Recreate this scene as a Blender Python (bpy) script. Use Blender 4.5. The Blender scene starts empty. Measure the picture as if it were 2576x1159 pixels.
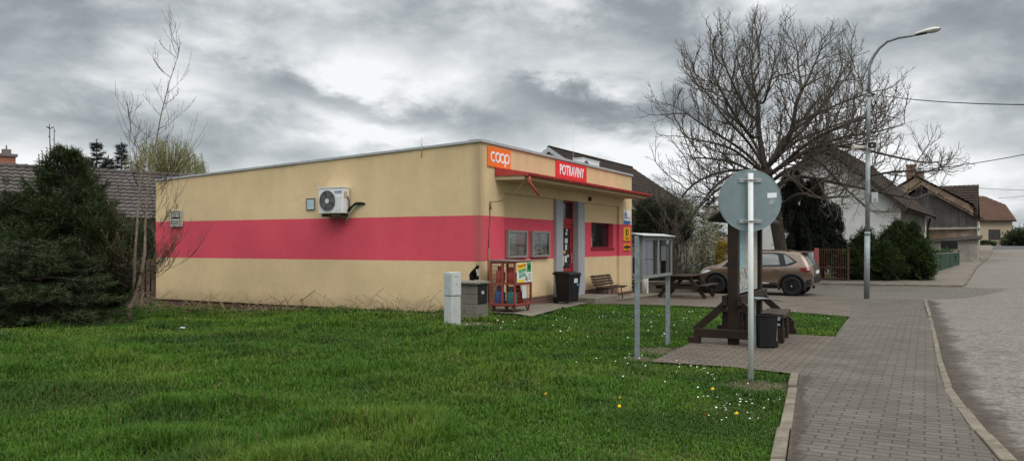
import bpy, bmesh, math, random
import numpy as np
from mathutils import Vector, Matrix, kdtree
random.seed(7); RNG = np.random.default_rng(7)
R = math.radians
sc = bpy.context.scene
COL = sc.collection
F, CX, HY, EYE = 1958.0, 1288.0, 613.0, 1.6      # survey of the photograph: focal length, principal column, horizon row, eye height
UX, UY = 0.47, 0.8826                            # direction of the shop front (and of the street)
TH = math.atan2(UY, UX)
OX, OY = -0.75, 18.3                             # street corner of the shop

def ss(x):
    x = min(1.0, max(0.0, x)); return x * x * (3 - 2 * x)
def gz(x, y):
    """height of the ground"""
    v = x * UX + y * UY
    z = 0.0
    if v > 17: z = -0.025 * (min(v, 25) - 17)
    if v > 33: z += 0.024 * (min(v, 100) - 33)
    return z - 0.28 * ss((-x - 0.5) / 9) * ss((y - 13) / 8)
def roadoff(x, y):
    v = x * UX + y * UY
    return -0.10 + 0.07 * ss((v - 17) / 7)
def P(px, py, d):
    """the point seen at a survey pixel, d metres away"""
    return Vector(((px - CX) / F * d, d, EYE - (py - HY) / F * d))
def G(px, py, off=0.0):
    d = EYE * F / (py - HY)
    for _ in range(30):
        x = (px - CX) / F * d
        d = 0.5 * d + 0.5 * (EYE - gz(x, d) - off) * F / (py - HY)
    x = (px - CX) / F * d
    return Vector((x, d, gz(x, d) + off))
def ground(x, y, off=0.0): return Vector((x, y, gz(x, y) + off))
def front_x(px, y=0.0):
    k = (px - CX) / F; bx = OX - UY * y; by = OY + UX * y
    return (k * by - bx) / (UX - k * UY)
def side_y(px, x=0.0):
    k = (px - CX) / F; bx = OX + UX * x; by = OY + UY * x
    return (bx - k * by) / (UY + k * UX)
def shop_world(x, y, z=0.0): return Vector((OX + UX * x - UY * y, OY + UY * x + UX * y, z))
def z_at(py, d): return EYE - (py - HY) / F * d
def side_z(px, py, x=0.0):
    y = side_y(px, x); return z_at(py, OY + UY * x + UX * y)
def front_z(px, py, y=0.0):
    x = front_x(px, y); return z_at(py, OY + UY * x + UX * y)

# ------------------------------------------------------------------ materials
def nd(nt, typ, **kw):
    n = nt.nodes.new(typ)
    for k, v in kw.items(): setattr(n, k, v)
    return n
def lk(nt, a, b): nt.links.new(a, b)
def base_mat(name):
    m = bpy.data.materials.new(name); m.use_nodes = True
    nt = m.node_tree; b = nt.nodes['Principled BSDF']
    return m, nt, b
def vary(nt, vec, color_socket_or_rgb, amount, scale, detail=5.0):
    """multiplies a colour by a soft noise"""
    n = nd(nt, 'ShaderNodeTexNoise'); n.inputs['Scale'].default_value = scale; n.inputs['Detail'].default_value = detail
    n.inputs['Roughness'].default_value = 0.65
    lk(nt, vec, n.inputs['Vector'])
    mr = nd(nt, 'ShaderNodeMapRange'); mr.inputs['From Min'].default_value = 0.28; mr.inputs['From Max'].default_value = 0.72
    mr.inputs['To Min'].default_value = 1 - amount; mr.inputs['To Max'].default_value = 1 + amount * 0.8
    lk(nt, n.outputs['Fac'], mr.inputs['Value'])
    mx = nd(nt, 'ShaderNodeMix', data_type='RGBA', blend_type='MULTIPLY'); mx.inputs['Factor'].default_value = 1
    if isinstance(color_socket_or_rgb, tuple): mx.inputs['A'].default_value = (*color_socket_or_rgb, 1)
    else: lk(nt, color_socket_or_rgb, mx.inputs['A'])
    lk(nt, mr.outputs['Result'], mx.inputs['B'])
    return mx.outputs['Result']
def bumped(nt, b, vec, scale, strength, dist=0.01):
    n = nd(nt, 'ShaderNodeTexNoise'); n.inputs['Scale'].default_value = scale; n.inputs['Detail'].default_value = 4
    lk(nt, vec, n.inputs['Vector'])
    bp = nd(nt, 'ShaderNodeBump'); bp.inputs['Strength'].default_value = strength; bp.inputs['Distance'].default_value = dist
    lk(nt, n.outputs['Fac'], bp.inputs['Height']); lk(nt, bp.outputs['Normal'], b.inputs['Normal'])
_MC = {}
def M(name, col=None, rough=0.7, var=0.15, scale=4.0, bump=0.0, bscale=40.0, metal=0.0, spec=0.18, dirt=None, dscale=2.0, dmin=0.5):
    """plain weathered surface; dirt = colour of patches of grime / rust"""
    if name in _MC: return _MC[name]
    m, nt, b = base_mat(name)
    tc = nd(nt, 'ShaderNodeTexCoord'); v = tc.outputs['Object']
    c = vary(nt, v, tuple(col), var, scale)
    c = vary(nt, v, c, var * 0.5, scale * 9, 3)
    if dirt:
        n = nd(nt, 'ShaderNodeTexNoise'); n.inputs['Scale'].default_value = dscale; n.inputs['Detail'].default_value = 8; n.inputs['Roughness'].default_value = .7
        lk(nt, v, n.inputs['Vector'])
        mr = nd(nt, 'ShaderNodeMapRange'); mr.inputs['From Min'].default_value = dmin; mr.inputs['From Max'].default_value = dmin + .14
        lk(nt, n.outputs['Fac'], mr.inputs['Value'])
        mx = nd(nt, 'ShaderNodeMix', data_type='RGBA'); lk(nt, mr.outputs['Result'], mx.inputs['Factor'])
        lk(nt, c, mx.inputs['A']); mx.inputs['B'].default_value = (*dirt, 1); c = mx.outputs['Result']
    lk(nt, c, b.inputs['Base Color'])
    b.inputs['Roughness'].default_value = rough; b.inputs['Metallic'].default_value = metal
    b.inputs['Specular IOR Level'].default_value = spec
    if bump: bumped(nt, b, v, bscale, bump)
    _MC[name] = m; return m
def M_leaf(name, rough=0.6, transl=0.25):
    """leaves and blades: the colour is stored on the mesh"""
    m, nt, b = base_mat(name)
    a = nd(nt, 'ShaderNodeAttribute', attribute_name='Col')
    lk(nt, a.outputs['Color'], b.inputs['Base Color']); b.inputs['Roughness'].default_value = rough
    b.inputs['Specular IOR Level'].default_value = 0.2
    t = nd(nt, 'ShaderNodeBsdfTranslucent'); lk(nt, a.outputs['Color'], t.inputs['Color'])
    mx = nd(nt, 'ShaderNodeMixShader'); mx.inputs[0].default_value = transl
    lk(nt, b.outputs[0], mx.inputs[1]); lk(nt, t.outputs[0], mx.inputs[2])
    lk(nt, mx.outputs[0], nt.nodes['Material Output'].inputs['Surface'])
    return m
def M_glass(name, tint=(.9, .95, .95), opacity=0.12):
    """a window pane: see-through with a reflection"""
    m, nt, b = base_mat(name)
    t = nd(nt, 'ShaderNodeBsdfTransparent'); t.inputs['Color'].default_value = (*tint, 1)
    g = nd(nt, 'ShaderNodeBsdfGlossy'); g.inputs['Roughness'].default_value = 0.03
    fr = nd(nt, 'ShaderNodeFresnel'); fr.inputs['IOR'].default_value = 1.5
    ad = nd(nt, 'ShaderNodeMath', operation='ADD'); ad.inputs[1].default_value = opacity
    lk(nt, fr.outputs[0], ad.inputs[0])
    mx = nd(nt, 'ShaderNodeMixShader'); lk(nt, ad.outputs[0], mx.inputs[0]); lk(nt, t.outputs[0], mx.inputs[1]); lk(nt, g.outputs[0], mx.inputs[2])
    lk(nt, mx.outputs[0], nt.nodes['Material Output'].inputs['Surface'])
    return m
def M_brick(name, c1, c2, mortar, bw, bh, ms=0.012, ang=None, offset=0.5, bump=0.4, var=0.2, wob=0.0, plane='wall', rough=.85, patch=None, pscale=.6, pmin=.55):
    m, nt, b = base_mat(name)
    tc = nd(nt, 'ShaderNodeTexCoord'); v = tc.outputs['Object']
    if plane == 'wall':
        s = nd(nt, 'ShaderNodeSeparateXYZ'); lk(nt, v, s.inputs[0])
        ad = nd(nt, 'ShaderNodeMath', operation='ADD'); lk(nt, s.outputs[0], ad.inputs[0]); lk(nt, s.outputs[1], ad.inputs[1])
        cb = nd(nt, 'ShaderNodeCombineXYZ'); lk(nt, ad.outputs[0], cb.inputs[0]); lk(nt, s.outputs[2], cb.inputs[1]); vv = cb.outputs[0]
    else:
        mp = nd(nt, 'ShaderNodeMapping'); mp.inputs['Rotation'].default_value = (0, 0, ang or 0); lk(nt, v, mp.inputs[0]); vv = mp.outputs[0]
    if wob:
        n = nd(nt, 'ShaderNodeTexNoise'); n.inputs['Scale'].default_value = 7; lk(nt, vv, n.inputs['Vector'])
        vm = nd(nt, 'ShaderNodeVectorMath', operation='SCALE'); lk(nt, n.outputs['Color'], vm.inputs[0]); vm.inputs['Scale'].default_value = wob
        va = nd(nt, 'ShaderNodeVectorMath', operation='ADD'); lk(nt, vv, va.inputs[0]); lk(nt, vm.outputs[0], va.inputs[1]); vv = va.outputs[0]
    br = nd(nt, 'ShaderNodeTexBrick'); br.offset = offset; br.inputs['Scale'].default_value = 1
    br.inputs['Brick Width'].default_value = bw; br.inputs['Row Height'].default_value = bh
    br.inputs['Mortar Size'].default_value = ms; br.inputs['Mortar Smooth'].default_value = 0.3; br.inputs['Bias'].default_value = -0.2
    br.inputs['Color1'].default_value = (*c1, 1); br.inputs['Color2'].default_value = (*c2, 1); br.inputs['Mortar'].default_value = (*mortar, 1)
    lk(nt, vv, br.inputs['Vector'])
    c = vary(nt, v, br.outputs['Color'], var, 1.3, 6)
    c = vary(nt, v, c, var * .7, 30, 3)
    if patch:
        n = nd(nt, 'ShaderNodeTexNoise'); n.inputs['Scale'].default_value = pscale; n.inputs['Detail'].default_value = 7; lk(nt, v, n.inputs['Vector'])
        mr = nd(nt, 'ShaderNodeMapRange'); mr.inputs['From Min'].default_value = pmin; mr.inputs['From Max'].default_value = pmin + .08; lk(nt, n.outputs['Fac'], mr.inputs['Value'])
        mx = nd(nt, 'ShaderNodeMix', data_type='RGBA'); lk(nt, mr.outputs['Result'], mx.inputs['Factor']); lk(nt, c, mx.inputs['A']); mx.inputs['B'].default_value = (*patch, 1); c = mx.outputs['Result']
    lk(nt, c, b.inputs['Base Color']); b.inputs['Roughness'].default_value = rough; b.inputs['Specular IOR Level'].default_value = .25
    if bump:
        bp = nd(nt, 'ShaderNodeBump'); bp.inputs['Strength'].default_value = bump; bp.inputs['Distance'].default_value = 0.01; bp.invert = True
        lk(nt, br.outputs['Fac'], bp.inputs['Height']); lk(nt, bp.outputs['Normal'], b.inputs['Normal'])
    return m

# ------------------------------------------------------------------ mesh building
class MB:
    def __init__(s): s.v = []; s.f = []; s.sm = []
    def add(s, vs, fs, smooth=False):
        o = len(s.v); s.v += [tuple(v) for v in vs]
        for f in fs: s.f.append([i + o for i in f]); s.sm.append(smooth)
        return s
    def hexa(s, p):   # 8 points, bottom ring then top ring
        return s.add(p, [(3, 2, 1, 0), (4, 5, 6, 7), (0, 1, 5, 4), (1, 2, 6, 5), (2, 3, 7, 6), (3, 0, 4, 7)])
    def box(s, x0, x1, y0, y1, z0, z1):
        return s.hexa([(x0, y0, z0), (x1, y0, z0), (x1, y1, z0), (x0, y1, z0), (x0, y0, z1), (x1, y0, z1), (x1, y1, z1), (x0, y1, z1)])
    def bar(s, a, b, w, h, up=(0, 0, 1)):
        a, b = Vector(a), Vector(b); d = (b - a).normalized(); up = Vector(up)
        if abs(d.dot(up)) > .98: up = Vector((0, 1, 0))
        x = d.cross(up).normalized(); u = x.cross(d).normalized()
        q = [(-1, -1), (1, -1), (1, 1), (-1, 1)]
        r = lambda c: [c + x * (i * w / 2) + u * (j * h / 2) for i, j in q]
        A, Bq = r(a), r(b)
        return s.add(A + Bq, [(0, 1, 2, 3), (7, 6, 5, 4), (4, 5, 1, 0), (5, 6, 2, 1), (6, 7, 3, 2), (7, 4, 0, 3)])
    def tube(s, pts, rad, n=8, cap=True, smooth=True):
        pts = [Vector(p) for p in pts]; k = len(pts)
        rad = [rad] * k if not hasattr(rad, '__len__') else list(rad)
        vs = []; ref = None
        for i, p in enumerate(pts):
            d = (pts[min(i + 1, k - 1)] - pts[max(i - 1, 0)])
            d = d.normalized() if d.length > 1e-9 else Vector((0, 0, 1))
            if ref is None: ref = Vector((1, 0, 0)) if abs(d.x) < .8 else Vector((0, 1, 0))
            x = (ref - d * ref.dot(d)); x = x.normalized() if x.length > 1e-6 else d.orthogonal().normalized()
            y = d.cross(x); ref = x
            for j in range(n):
                a = 2 * math.pi * j / n; vs.append(p + (x * math.cos(a) + y * math.sin(a)) * rad[i])
        fs = [(i * n + j, i * n + (j + 1) % n, (i + 1) * n + (j + 1) % n, (i + 1) * n + j) for i in range(k - 1) for j in range(n)]
        s.add(vs, fs, smooth)
        if cap:
            o = len(s.v) - len(vs)
            s.f.append([o + j for j in range(n)][::-1]); s.sm.append(False)
            s.f.append([o + (k - 1) * n + j for j in range(n)]); s.sm.append(False)
        return s
    def lathe(s, prof, c=(0, 0, 0), n=20, axis='z', smooth=True):
        c = Vector(c); vs = []
        for r, h in prof:
            for j in range(n):
                a = 2 * math.pi * j / n; p, q = r * math.cos(a), r * math.sin(a)
                vs.append(c + (Vector((p, q, h)) if axis == 'z' else Vector((p, h, q)) if axis == 'y' else Vector((h, p, q))))
        k = len(prof)
        fs = [(i * n + j, i * n + (j + 1) % n, (i + 1) * n + (j + 1) % n, (i + 1) * n + j) for i in range(k - 1) for j in range(n)]
        s.add(vs, fs, smooth)
        o = len(s.v) - len(vs)
        s.f.append([o + j for j in range(n)][::-1]); s.sm.append(False)
        s.f.append([o + (k - 1) * n + j for j in range(n)]); s.sm.append(False)
        return s
    def prism(s, poly, d):  # polygon (3-D points) pushed along the vector d
        n = len(poly); d = Vector(d); a = [Vector(p) for p in poly]
        return s.add(a + [p + d for p in a], [tuple(range(n))[::-1], tuple(range(n, 2 * n))] + [(i, (i + 1) % n, n + (i + 1) % n, n + i) for i in range(n)])
    def quad(s, a, b, c, d, smooth=False): return s.add([a, b, c, d], [(0, 1, 2, 3)], smooth)
    def build(s, name, mat, parent=None, bevel=0.0, normals=True, sharp=None):
        me = bpy.data.meshes.new(name); me.from_pydata(s.v, [], s.f); me.validate()
        if len(me.polygons) == len(s.sm): me.polygons.foreach_set('use_smooth', s.sm)
        if normals:
            bm = bmesh.new(); bm.from_mesh(me); bmesh.ops.recalc_face_normals(bm, faces=bm.faces); bm.to_mesh(me); bm.free()
        if sharp: me.set_sharp_from_angle(angle=R(sharp))
        return link(name, me, mat, parent, bevel)
def link(name, me, mat, parent=None, bevel=0.0):
    if not isinstance(mat, (list, tuple)): mat = [mat]
    for m in mat: me.materials.append(m)
    o = bpy.data.objects.new(name, me); COL.objects.link(o)
    if parent is not None: o.parent = parent
    if bevel:
        b = o.modifiers.new('edge', 'BEVEL'); b.width = bevel; b.segments = 2; b.limit_method = 'ANGLE'; b.angle_limit = R(40); b.harden_normals = False
    return o
def tag(o, label=None, cat=None, group=None, kind=None):
    if label: o['label'] = label
    if cat: o['category'] = cat
    if group: o['group'] = group
    if kind: o['kind'] = kind
    return o
def thing(name, label, cat, loc=(0, 0, 0), rotz=0.0, group=None):
    o = bpy.data.objects.new(name, None); COL.objects.link(o); o.empty_display_size = .2
    o.location = loc; o.rotation_euler = (0, 0, rotz)
    return tag(o, label, cat, group)
def struct(o): o['kind'] = 'structure'; return o
def copy_tree(o, parent=None):
    c = o.copy(); COL.objects.link(c)
    if parent is not None: c.parent = parent
    for ch in [k for k in COL.objects if k.parent == o]: copy_tree(ch, c)
    return c
def np_mesh(name, verts, sizes, idx, mat, parent=None, col=None, smooth=False):
    """fast mesh from arrays; sizes = corners per face"""
    me = bpy.data.meshes.new(name)
    me.vertices.add(len(verts)); me.vertices.foreach_set('co', np.ascontiguousarray(verts, dtype=np.float32).ravel())
    me.loops.add(len(idx)); me.loops.foreach_set('vertex_index', np.ascontiguousarray(idx, dtype=np.int32))
    starts = np.concatenate([[0], np.cumsum(sizes)[:-1]]).astype(np.int32)
    me.polygons.add(len(sizes)); me.polygons.foreach_set('loop_start', starts); me.polygons.foreach_set('loop_total', np.asarray(sizes, dtype=np.int32))
    if smooth: me.polygons.foreach_set('use_smooth', np.ones(len(sizes), dtype=bool))
    me.update(calc_edges=True)
    if col is not None:
        a = me.attributes.new('Col', 'FLOAT_COLOR', 'POINT')
        rgba = np.ones((len(verts), 4), dtype=np.float32); rgba[:, :3] = col; a.data.foreach_set('color', rgba.ravel())
    return link(name, me, mat, parent)
def unit(a): return a / np.maximum(np.linalg.norm(a, axis=1, keepdims=True), 1e-9)
def cards(name, pos, dr, ln, wd, col, mat, parent=None, diamond=False):
    """many small leaves / needles, one face each"""
    n = len(pos); dr = unit(dr); side = unit(np.cross(dr, RNG.normal(size=(n, 3))))
    ln = np.broadcast_to(ln, (n,))[:, None]; wd = np.broadcast_to(wd, (n,))[:, None]
    if diamond:
        v = np.stack([pos, pos + dr * ln * .5 + side * wd * .5, pos + dr * ln, pos + dr * ln * .5 - side * wd * .5], 1).reshape(-1, 3); k = 4
    else:
        v = np.stack([pos - side * wd * .5, pos + side * wd * .5, pos + dr * ln], 1).reshape(-1, 3); k = 3
    return np_mesh(name, v, np.full(n, k), np.arange(n * k), mat, parent, np.repeat(col, k, 0))
def text_mesh(s, size, extrude=0.0, bold=0.0, sx=1.0, align='CENTER', space=1.0):
    cu = bpy.data.curves.new('lettering', 'FONT'); cu.body = s; cu.size = size; cu.extrude = extrude; cu.offset = bold
    cu.align_x = align; cu.align_y = 'CENTER'; cu.space_character = space; cu.resolution_u = 3
    o = bpy.data.objects.new('lettering', cu); COL.objects.link(o)
    bpy.context.view_layer.update()
    me = bpy.data.meshes.new_from_object(o.evaluated_get(bpy.context.evaluated_depsgraph_get()))
    bpy.data.objects.remove(o); bpy.data.curves.remove(cu)
    me.transform(Matrix.Diagonal((sx, 1, 1, 1)))
    me.materials.clear()
    return me
def lettering(s, size, mat, parent, loc, rot=(math.pi / 2, 0, 0), bold=0.0, sx=1.0, name='lettering', extrude=0.0015, align='CENTER', space=1.0):
    o = link(name, text_mesh(s, size, extrude, bold, sx, align, space), mat, parent)
    o.location = loc; o.rotation_euler = rot
    return o
def tiles(mb, r0, r1, e0, e1, rows, tw, wave=0.03, step=0.035, seg=4, thick=0.05):
    """a tiled roof slope: r0-r1 the ridge, e0-e1 the eave; every course overlaps the next"""
    r0, r1, e0, e1 = map(Vector, (r0, r1, e0, e1))
    L = (r1 - r0).length; n = max(1, int(L / tw)) * seg
    nrm = (r1 - r0).cross(e0 - r0).normalized()
    if nrm.z < 0: nrm = -nrm
    for i in range(rows):
        t0, t1 = i / rows, (i + 1.12) / rows if i < rows - 1 else 1.0
        vs = []
        for t, h in ((t0, 0.0), (t1, step), (t1, step - thick * .5)):
            for j in range(n + 1):
                u = j / n; p = r0.lerp(r1, u).lerp(e0.lerp(e1, u), t)
                w = wave * (0.5 + 0.5 * math.cos(2 * math.pi * j / seg)) if seg > 1 else 0
                vs.append(p + nrm * (h + w) + nrm * (random.uniform(-.004, .004) if t == t1 else 0))
        k = n + 1
        mb.add(vs, [(a * k + j, a * k + j + 1, (a + 1) * k + j + 1, (a + 1) * k + j) for a in range(2) for j in range(n)])
    return mb
# ------------------------------------------------------------------ camera, render settings
cam = bpy.data.cameras.new('camera'); co = bpy.data.objects.new('camera', cam); COL.objects.link(co)
cam.sensor_width = 36.0; cam.sensor_fit = 'HORIZONTAL'; cam.lens = 36.0 * F / 2576.0; cam.shift_y = (HY - 579.5) / 2576.0
cam.clip_start = 0.05; cam.clip_end = 4000
co.location = (0, 0, EYE); co.rotation_euler = (R(90), 0, 0); sc.camera = co
sc.view_settings.view_transform = 'Standard'; sc.view_settings.look = 'None'; sc.view_settings.exposure = 0; sc.view_settings.gamma = 1
sc.render.engine = 'CYCLES'
sc.cycles.max_bounces = 6; sc.cycles.diffuse_bounces = 3; sc.cycles.transparent_max_bounces = 12; sc.cycles.glossy_bounces = 3

# ------------------------------------------------------------------ sky and light
SUN_EL, SUN_AZ = R(52), R(150)     # azimuth clockwise from +Y: light from behind the viewer's right shoulder
def make_world():
    w = bpy.data.worlds.new('World'); sc.world = w; w.use_nodes = True; nt = w.node_tree
    bg = nt.nodes['Background']; bg.inputs['Strength'].default_value = 0.1
    sky = nd(nt, 'ShaderNodeTexSky', sky_type='NISHITA'); sky.sun_disc = False; sky.sun_elevation = SUN_EL; sky.sun_rotation = SUN_AZ
    tc = nd(nt, 'ShaderNodeTexCoord'); sp = nd(nt, 'ShaderNodeSeparateXYZ'); lk(nt, tc.outputs['Generated'], sp.inputs[0])
    def math_(op, a, b=None, c=None):
        n = nd(nt, 'ShaderNodeMath', operation=op)
        for i, q in enumerate((a, b, c)):
            if q is None: continue
            if isinstance(q, (int, float)): n.inputs[i].default_value = q
            else: lk(nt, q, n.inputs[i])
        return n.outputs[0]
    X, Y, Z = sp.outputs
    cb = nd(nt, 'ShaderNodeCombineXYZ'); lk(nt, X, cb.inputs[0]); lk(nt, Y, cb.inputs[1]); lk(nt, math_('MULTIPLY', math_('POWER', math_('MAXIMUM', Z, 0.0), .85), 2.0), cb.inputs[2])
    pos = cb.outputs[0]
    def noise(scale, detail, rough, dist=0.0, off=(0, 0, 0), stretch=(1, 1, 1), rot=0.0):
        mp = nd(nt, 'ShaderNodeMapping'); mp.inputs['Location'].default_value = off; mp.inputs['Scale'].default_value = stretch; mp.inputs['Rotation'].default_value = (0, 0, rot)
        lk(nt, pos, mp.inputs[0])
        n = nd(nt, 'ShaderNodeTexNoise'); n.inputs['Scale'].default_value = scale; n.inputs['Detail'].default_value = detail
        n.inputs['Roughness'].default_value = rough; n.inputs['Distortion'].default_value = dist; lk(nt, mp.outputs[0], n.inputs['Vector'])
        return n.outputs['Fac']
    big = noise(4.2, 9, 0.55, 0.25, (3.1, 1.7, 0))
    mid = noise(10.5, 10, 0.58, 0.2, (9.3, 4.1, 0))
    val = math_('ADD', math_('MULTIPLY', math_('SUBTRACT', big, .5), 1.8), math_('MULTIPLY', math_('SUBTRACT', mid, .5), .95))
    # broad banks of cloud and openings, by compass direction and height
    yy = math_('MAXIMUM', Y, 0.15)
    a = math_('DIVIDE', X, yy); e = math_('DIVIDE', Z, yy)
    wob = math_('MULTIPLY', math_('SUBTRACT', mid, .5), 0.10); e2 = math_('ADD', e, wob); a2 = math_('ADD', a, math_('MULTIPLY', math_('SUBTRACT', big, .5), .25))
    def bank(px, py, sx, sy, amp, shear=0.0):
        nonlocal val
        da = math_('SUBTRACT', a2, (px - CX) / F); de = math_('SUBTRACT', e2, (HY - py) / F)
        de = math_('ADD', de, math_('MULTIPLY', da, shear))
        q = math_('ADD', math_('POWER', math_('ABSOLUTE', math_('DIVIDE', da, sx / F)), 2.0), math_('POWER', math_('ABSOLUTE', math_('DIVIDE', de, sy / F)), 2.0))
        val = math_('ADD', val, math_('MULTIPLY', math_('EXPONENT', math_('MULTIPLY', q, -1.0)), amp))
    for b in CLOUD_BANKS: bank(*b)
    val = math_('ADD', val, 0.68)
    rp = nd(nt, 'ShaderNodeValToRGB'); cr = rp.color_ramp
    cr.elements[0].position = 0.0; cr.elements[0].color = (.25, .28, .30, 1)
    cr.elements[1].position = 1.0; cr.elements[1].color = (.97, .985, 1.0, 1)
    for p_, c_ in ((.3, (.33, .365, .385)), (.5, (.46, .495, .515)), (.72, (.66, .69, .705))):
        el = cr.elements.new(p_); el.color = (*c_, 1)
    lk(nt, val, rp.inputs['Fac'])
    # an overcast sky is brighter overhead
    up = nd(nt, 'ShaderNodeMapRange', interpolation_type='SMOOTHSTEP'); up.inputs['From Min'].default_value = .34; up.inputs['From Max'].default_value = .8
    up.inputs['To Min'].default_value = 10.0; up.inputs['To Max'].default_value = ZENITH; lk(nt, Z, up.inputs['Value'])
    sc_ = nd(nt, 'ShaderNodeVectorMath', operation='SCALE'); lk(nt, rp.outputs['Color'], sc_.inputs[0]); lk(nt, up.outputs['Result'], sc_.inputs['Scale'])
    wm = nd(nt, 'ShaderNodeMapRange'); wm.inputs['From Min'].default_value = .34; wm.inputs['From Max'].default_value = .7; lk(nt, Z, wm.inputs['Value'])
    wc = nd(nt, 'ShaderNodeMix', data_type='RGBA', blend_type='MULTIPLY'); lk(nt, wm.outputs['Result'], wc.inputs['Factor']); lk(nt, sc_.outputs[0], wc.inputs['A']); wc.inputs['B'].default_value = (1.01, .98, .945, 1)
    mx = nd(nt, 'ShaderNodeMix', data_type='RGBA'); mx.inputs['Factor'].default_value = .94
    lk(nt, sky.outputs['Color'], mx.inputs['A']); lk(nt, wc.outputs['Result'], mx.inputs['B'])
    lk(nt, mx.outputs['Result'], bg.inputs['Color'])
CLOUD_BANKS = [  # survey pixel of the middle, half widths, lighter (+) or darker (-), lean
    (60, 60, 330, 170, -.30, 0), (880, 175, 230, 60, .26, .1), (1180, 230, 260, 50, .18, .18), (1000, 330, 330, 45, .30, .22), (720, 230, 200, 45, -.22, .3),
    (900, 255, 260, 32, -.34, .3), (250, 320, 260, 45, -.26, .05), (330, 190, 200, 40, .18, 0), (1720, 90, 420, 75, -.30, .05), (1540, 275, 260, 45, -.85, .12),
    (1420, 205, 130, 30, .15, .1), (2420, 70, 300, 130, -.30, 0), (2500, 300, 260, 70, -.22, 0), (1650, 400, 420, 55, .55, 0), (2330, 450, 360, 90, .50, 0), (130, 395, 260, 40, .22, 0),
    (600, 440, 200, 50, .15, 0), (1300, 70, 320, 60, -.12, 0), (2330, 180, 160, 50, .12, 0)]
ZENITH = 33.0
make_world()
sun = bpy.data.lights.new('sun', 'SUN'); sun.energy = 1.5; sun.angle = R(32); sun.color = (1, .965, .9)
so = bpy.data.objects.new('sun', sun); COL.objects.link(so); so.location = (6, -8, 15)
_d = Vector((math.sin(SUN_AZ) * math.cos(SUN_EL), math.cos(SUN_AZ) * math.cos(SUN_EL), math.sin(SUN_EL)))
so.rotation_euler = _d.to_track_quat('Z', 'Y').to_euler()

# ------------------------------------------------------------------ ground sheets
def sheet(name, mat, poly, off, res=None, offf=None):
    """a sheet on the terrain inside a polygon of (x, y)"""
    bm = bmesh.new(); bm.faces.new([bm.verts.new((x, y, 0)) for x, y in poly])
    for ax in (0, 1):
        lo, hi = min(p[ax] for p in poly), max(p[ax] for p in poly); st = res or 1.0
        k = math.ceil(lo / st) * st
        while k < hi:
            no = (1, 0, 0) if ax == 0 else (0, 1, 0); cp = (k, 0, 0) if ax == 0 else (0, k, 0)
            bmesh.ops.bisect_plane(bm, geom=bm.verts[:] + bm.edges[:] + bm.faces[:], plane_co=cp, plane_no=no); k += st
    for v in bm.verts: v.co.z = gz(v.co.x, v.co.y) + (offf(v.co.x, v.co.y) if offf else off)
    bmesh.ops.recalc_face_normals(bm, faces=bm.faces)
    if sum(f.normal.z for f in bm.faces) < 0: bmesh.ops.reverse_faces(bm, faces=bm.faces)
    me = bpy.data.meshes.new(name); bm.to_mesh(me); bm.free()
    return struct(link(name, me, mat))
def xy(v): return (v.x, v.y)

m_soil = M('lawn_soil', (.028, .050, .010), .95, .5, 1.2, .6, 25, dirt=(.05, .042, .02), dscale=.8, dmin=.6)
m_far = M('far_field', (.09, .10, .045), .95, .4, .05)
g = MB(); S = 3000
ys = [-40] + list(range(0, 131, 3)) + [200, 500, S]; xs = [-S, -300, -60] + list(range(-30, 91, 3)) + [120, 300, S]
vs = [(x, y, gz(x, y) - .24) for y in ys for x in xs]; k = len(xs)
g.add(vs, [(j * k + i, j * k + i + 1, (j + 1) * k + i + 1, (j + 1) * k + i) for j in range(len(ys) - 1) for i in range(k - 1)])
struct(g.build('ground', m_far))

# edges read from the photograph
K_LEFT_IN = [(1977, 1180), (1985, 1120), (1996, 1040), (2010, 940)]
K_LEFT_OUT = [(1938, 1180), (1948, 1120), (1968, 1040), (1990, 940)]
K_RIGHT_IN = [(2530, 1180), (2430, 1062), (2377, 980), (2360, 925), (2349, 868), (2336, 800), (2323, 753)]
K_RIGHT_OUT = [(2574, 1180), (2474, 1075), (2396, 972), (2373, 918), (2361, 864), (2345, 800), (2331, 753)]
KL_in = [G(*p) for p in K_LEFT_IN]; KL_out = [G(*p) for p in K_LEFT_OUT]
KR_in = [G(*p) for p in K_RIGHT_IN]; KR_out = [G(*p) for p in K_RIGHT_OUT]
def back(a, b, k): return a + (a - b).normalized() * k       # carry an edge on behind the viewer
KL_in = [ground(*xy(back(KL_in[0], KL_in[1], 6)))] + KL_in; KL_out = [ground(*xy(back(KL_out[0], KL_out[1], 6)))] + KL_out
KR_in = [ground(*xy(back(KR_in[0], KR_in[1], 6)))] + KR_in; KR_out = [ground(*xy(back(KR_out[0], KR_out[1], 6)))] + KR_out
W_EDGE = [G(*p) for p in [(1475, 764), (1546, 764.5), (1700, 768), (1812, 773), (1981, 783), (2139, 796)]]   # lawn edge of the paved strip before the shop
A_EDGE = [G(*p) for p in [(1608, 733), (1812, 738.5), (1990, 746), (2137, 751), (2323, 753)]]                 # where paving meets asphalt
SIDE_L = [G(*p) for p in [(2010, 940), (2101, 846), (2139, 796)]]
PAD = [G(*p) for p in [(1637, 908.5), (1746, 857.5), (1790, 840), (1981, 839), (2101, 846), (2010, 940), (1830, 921)]]
# far side of the side street
FK = [G(*p) for p in [(2020, 714), (2200, 717), (2416, 720)]]
STREET = Vector((.545, .839, 0))
far_kerb = [FK[2]]
for px, d in ((2449, 44), (2478, 55), (2491, 66), (2496, 77), (2492, 88)):
    far_kerb.append(ground((px - CX) / F * d, d))

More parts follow.
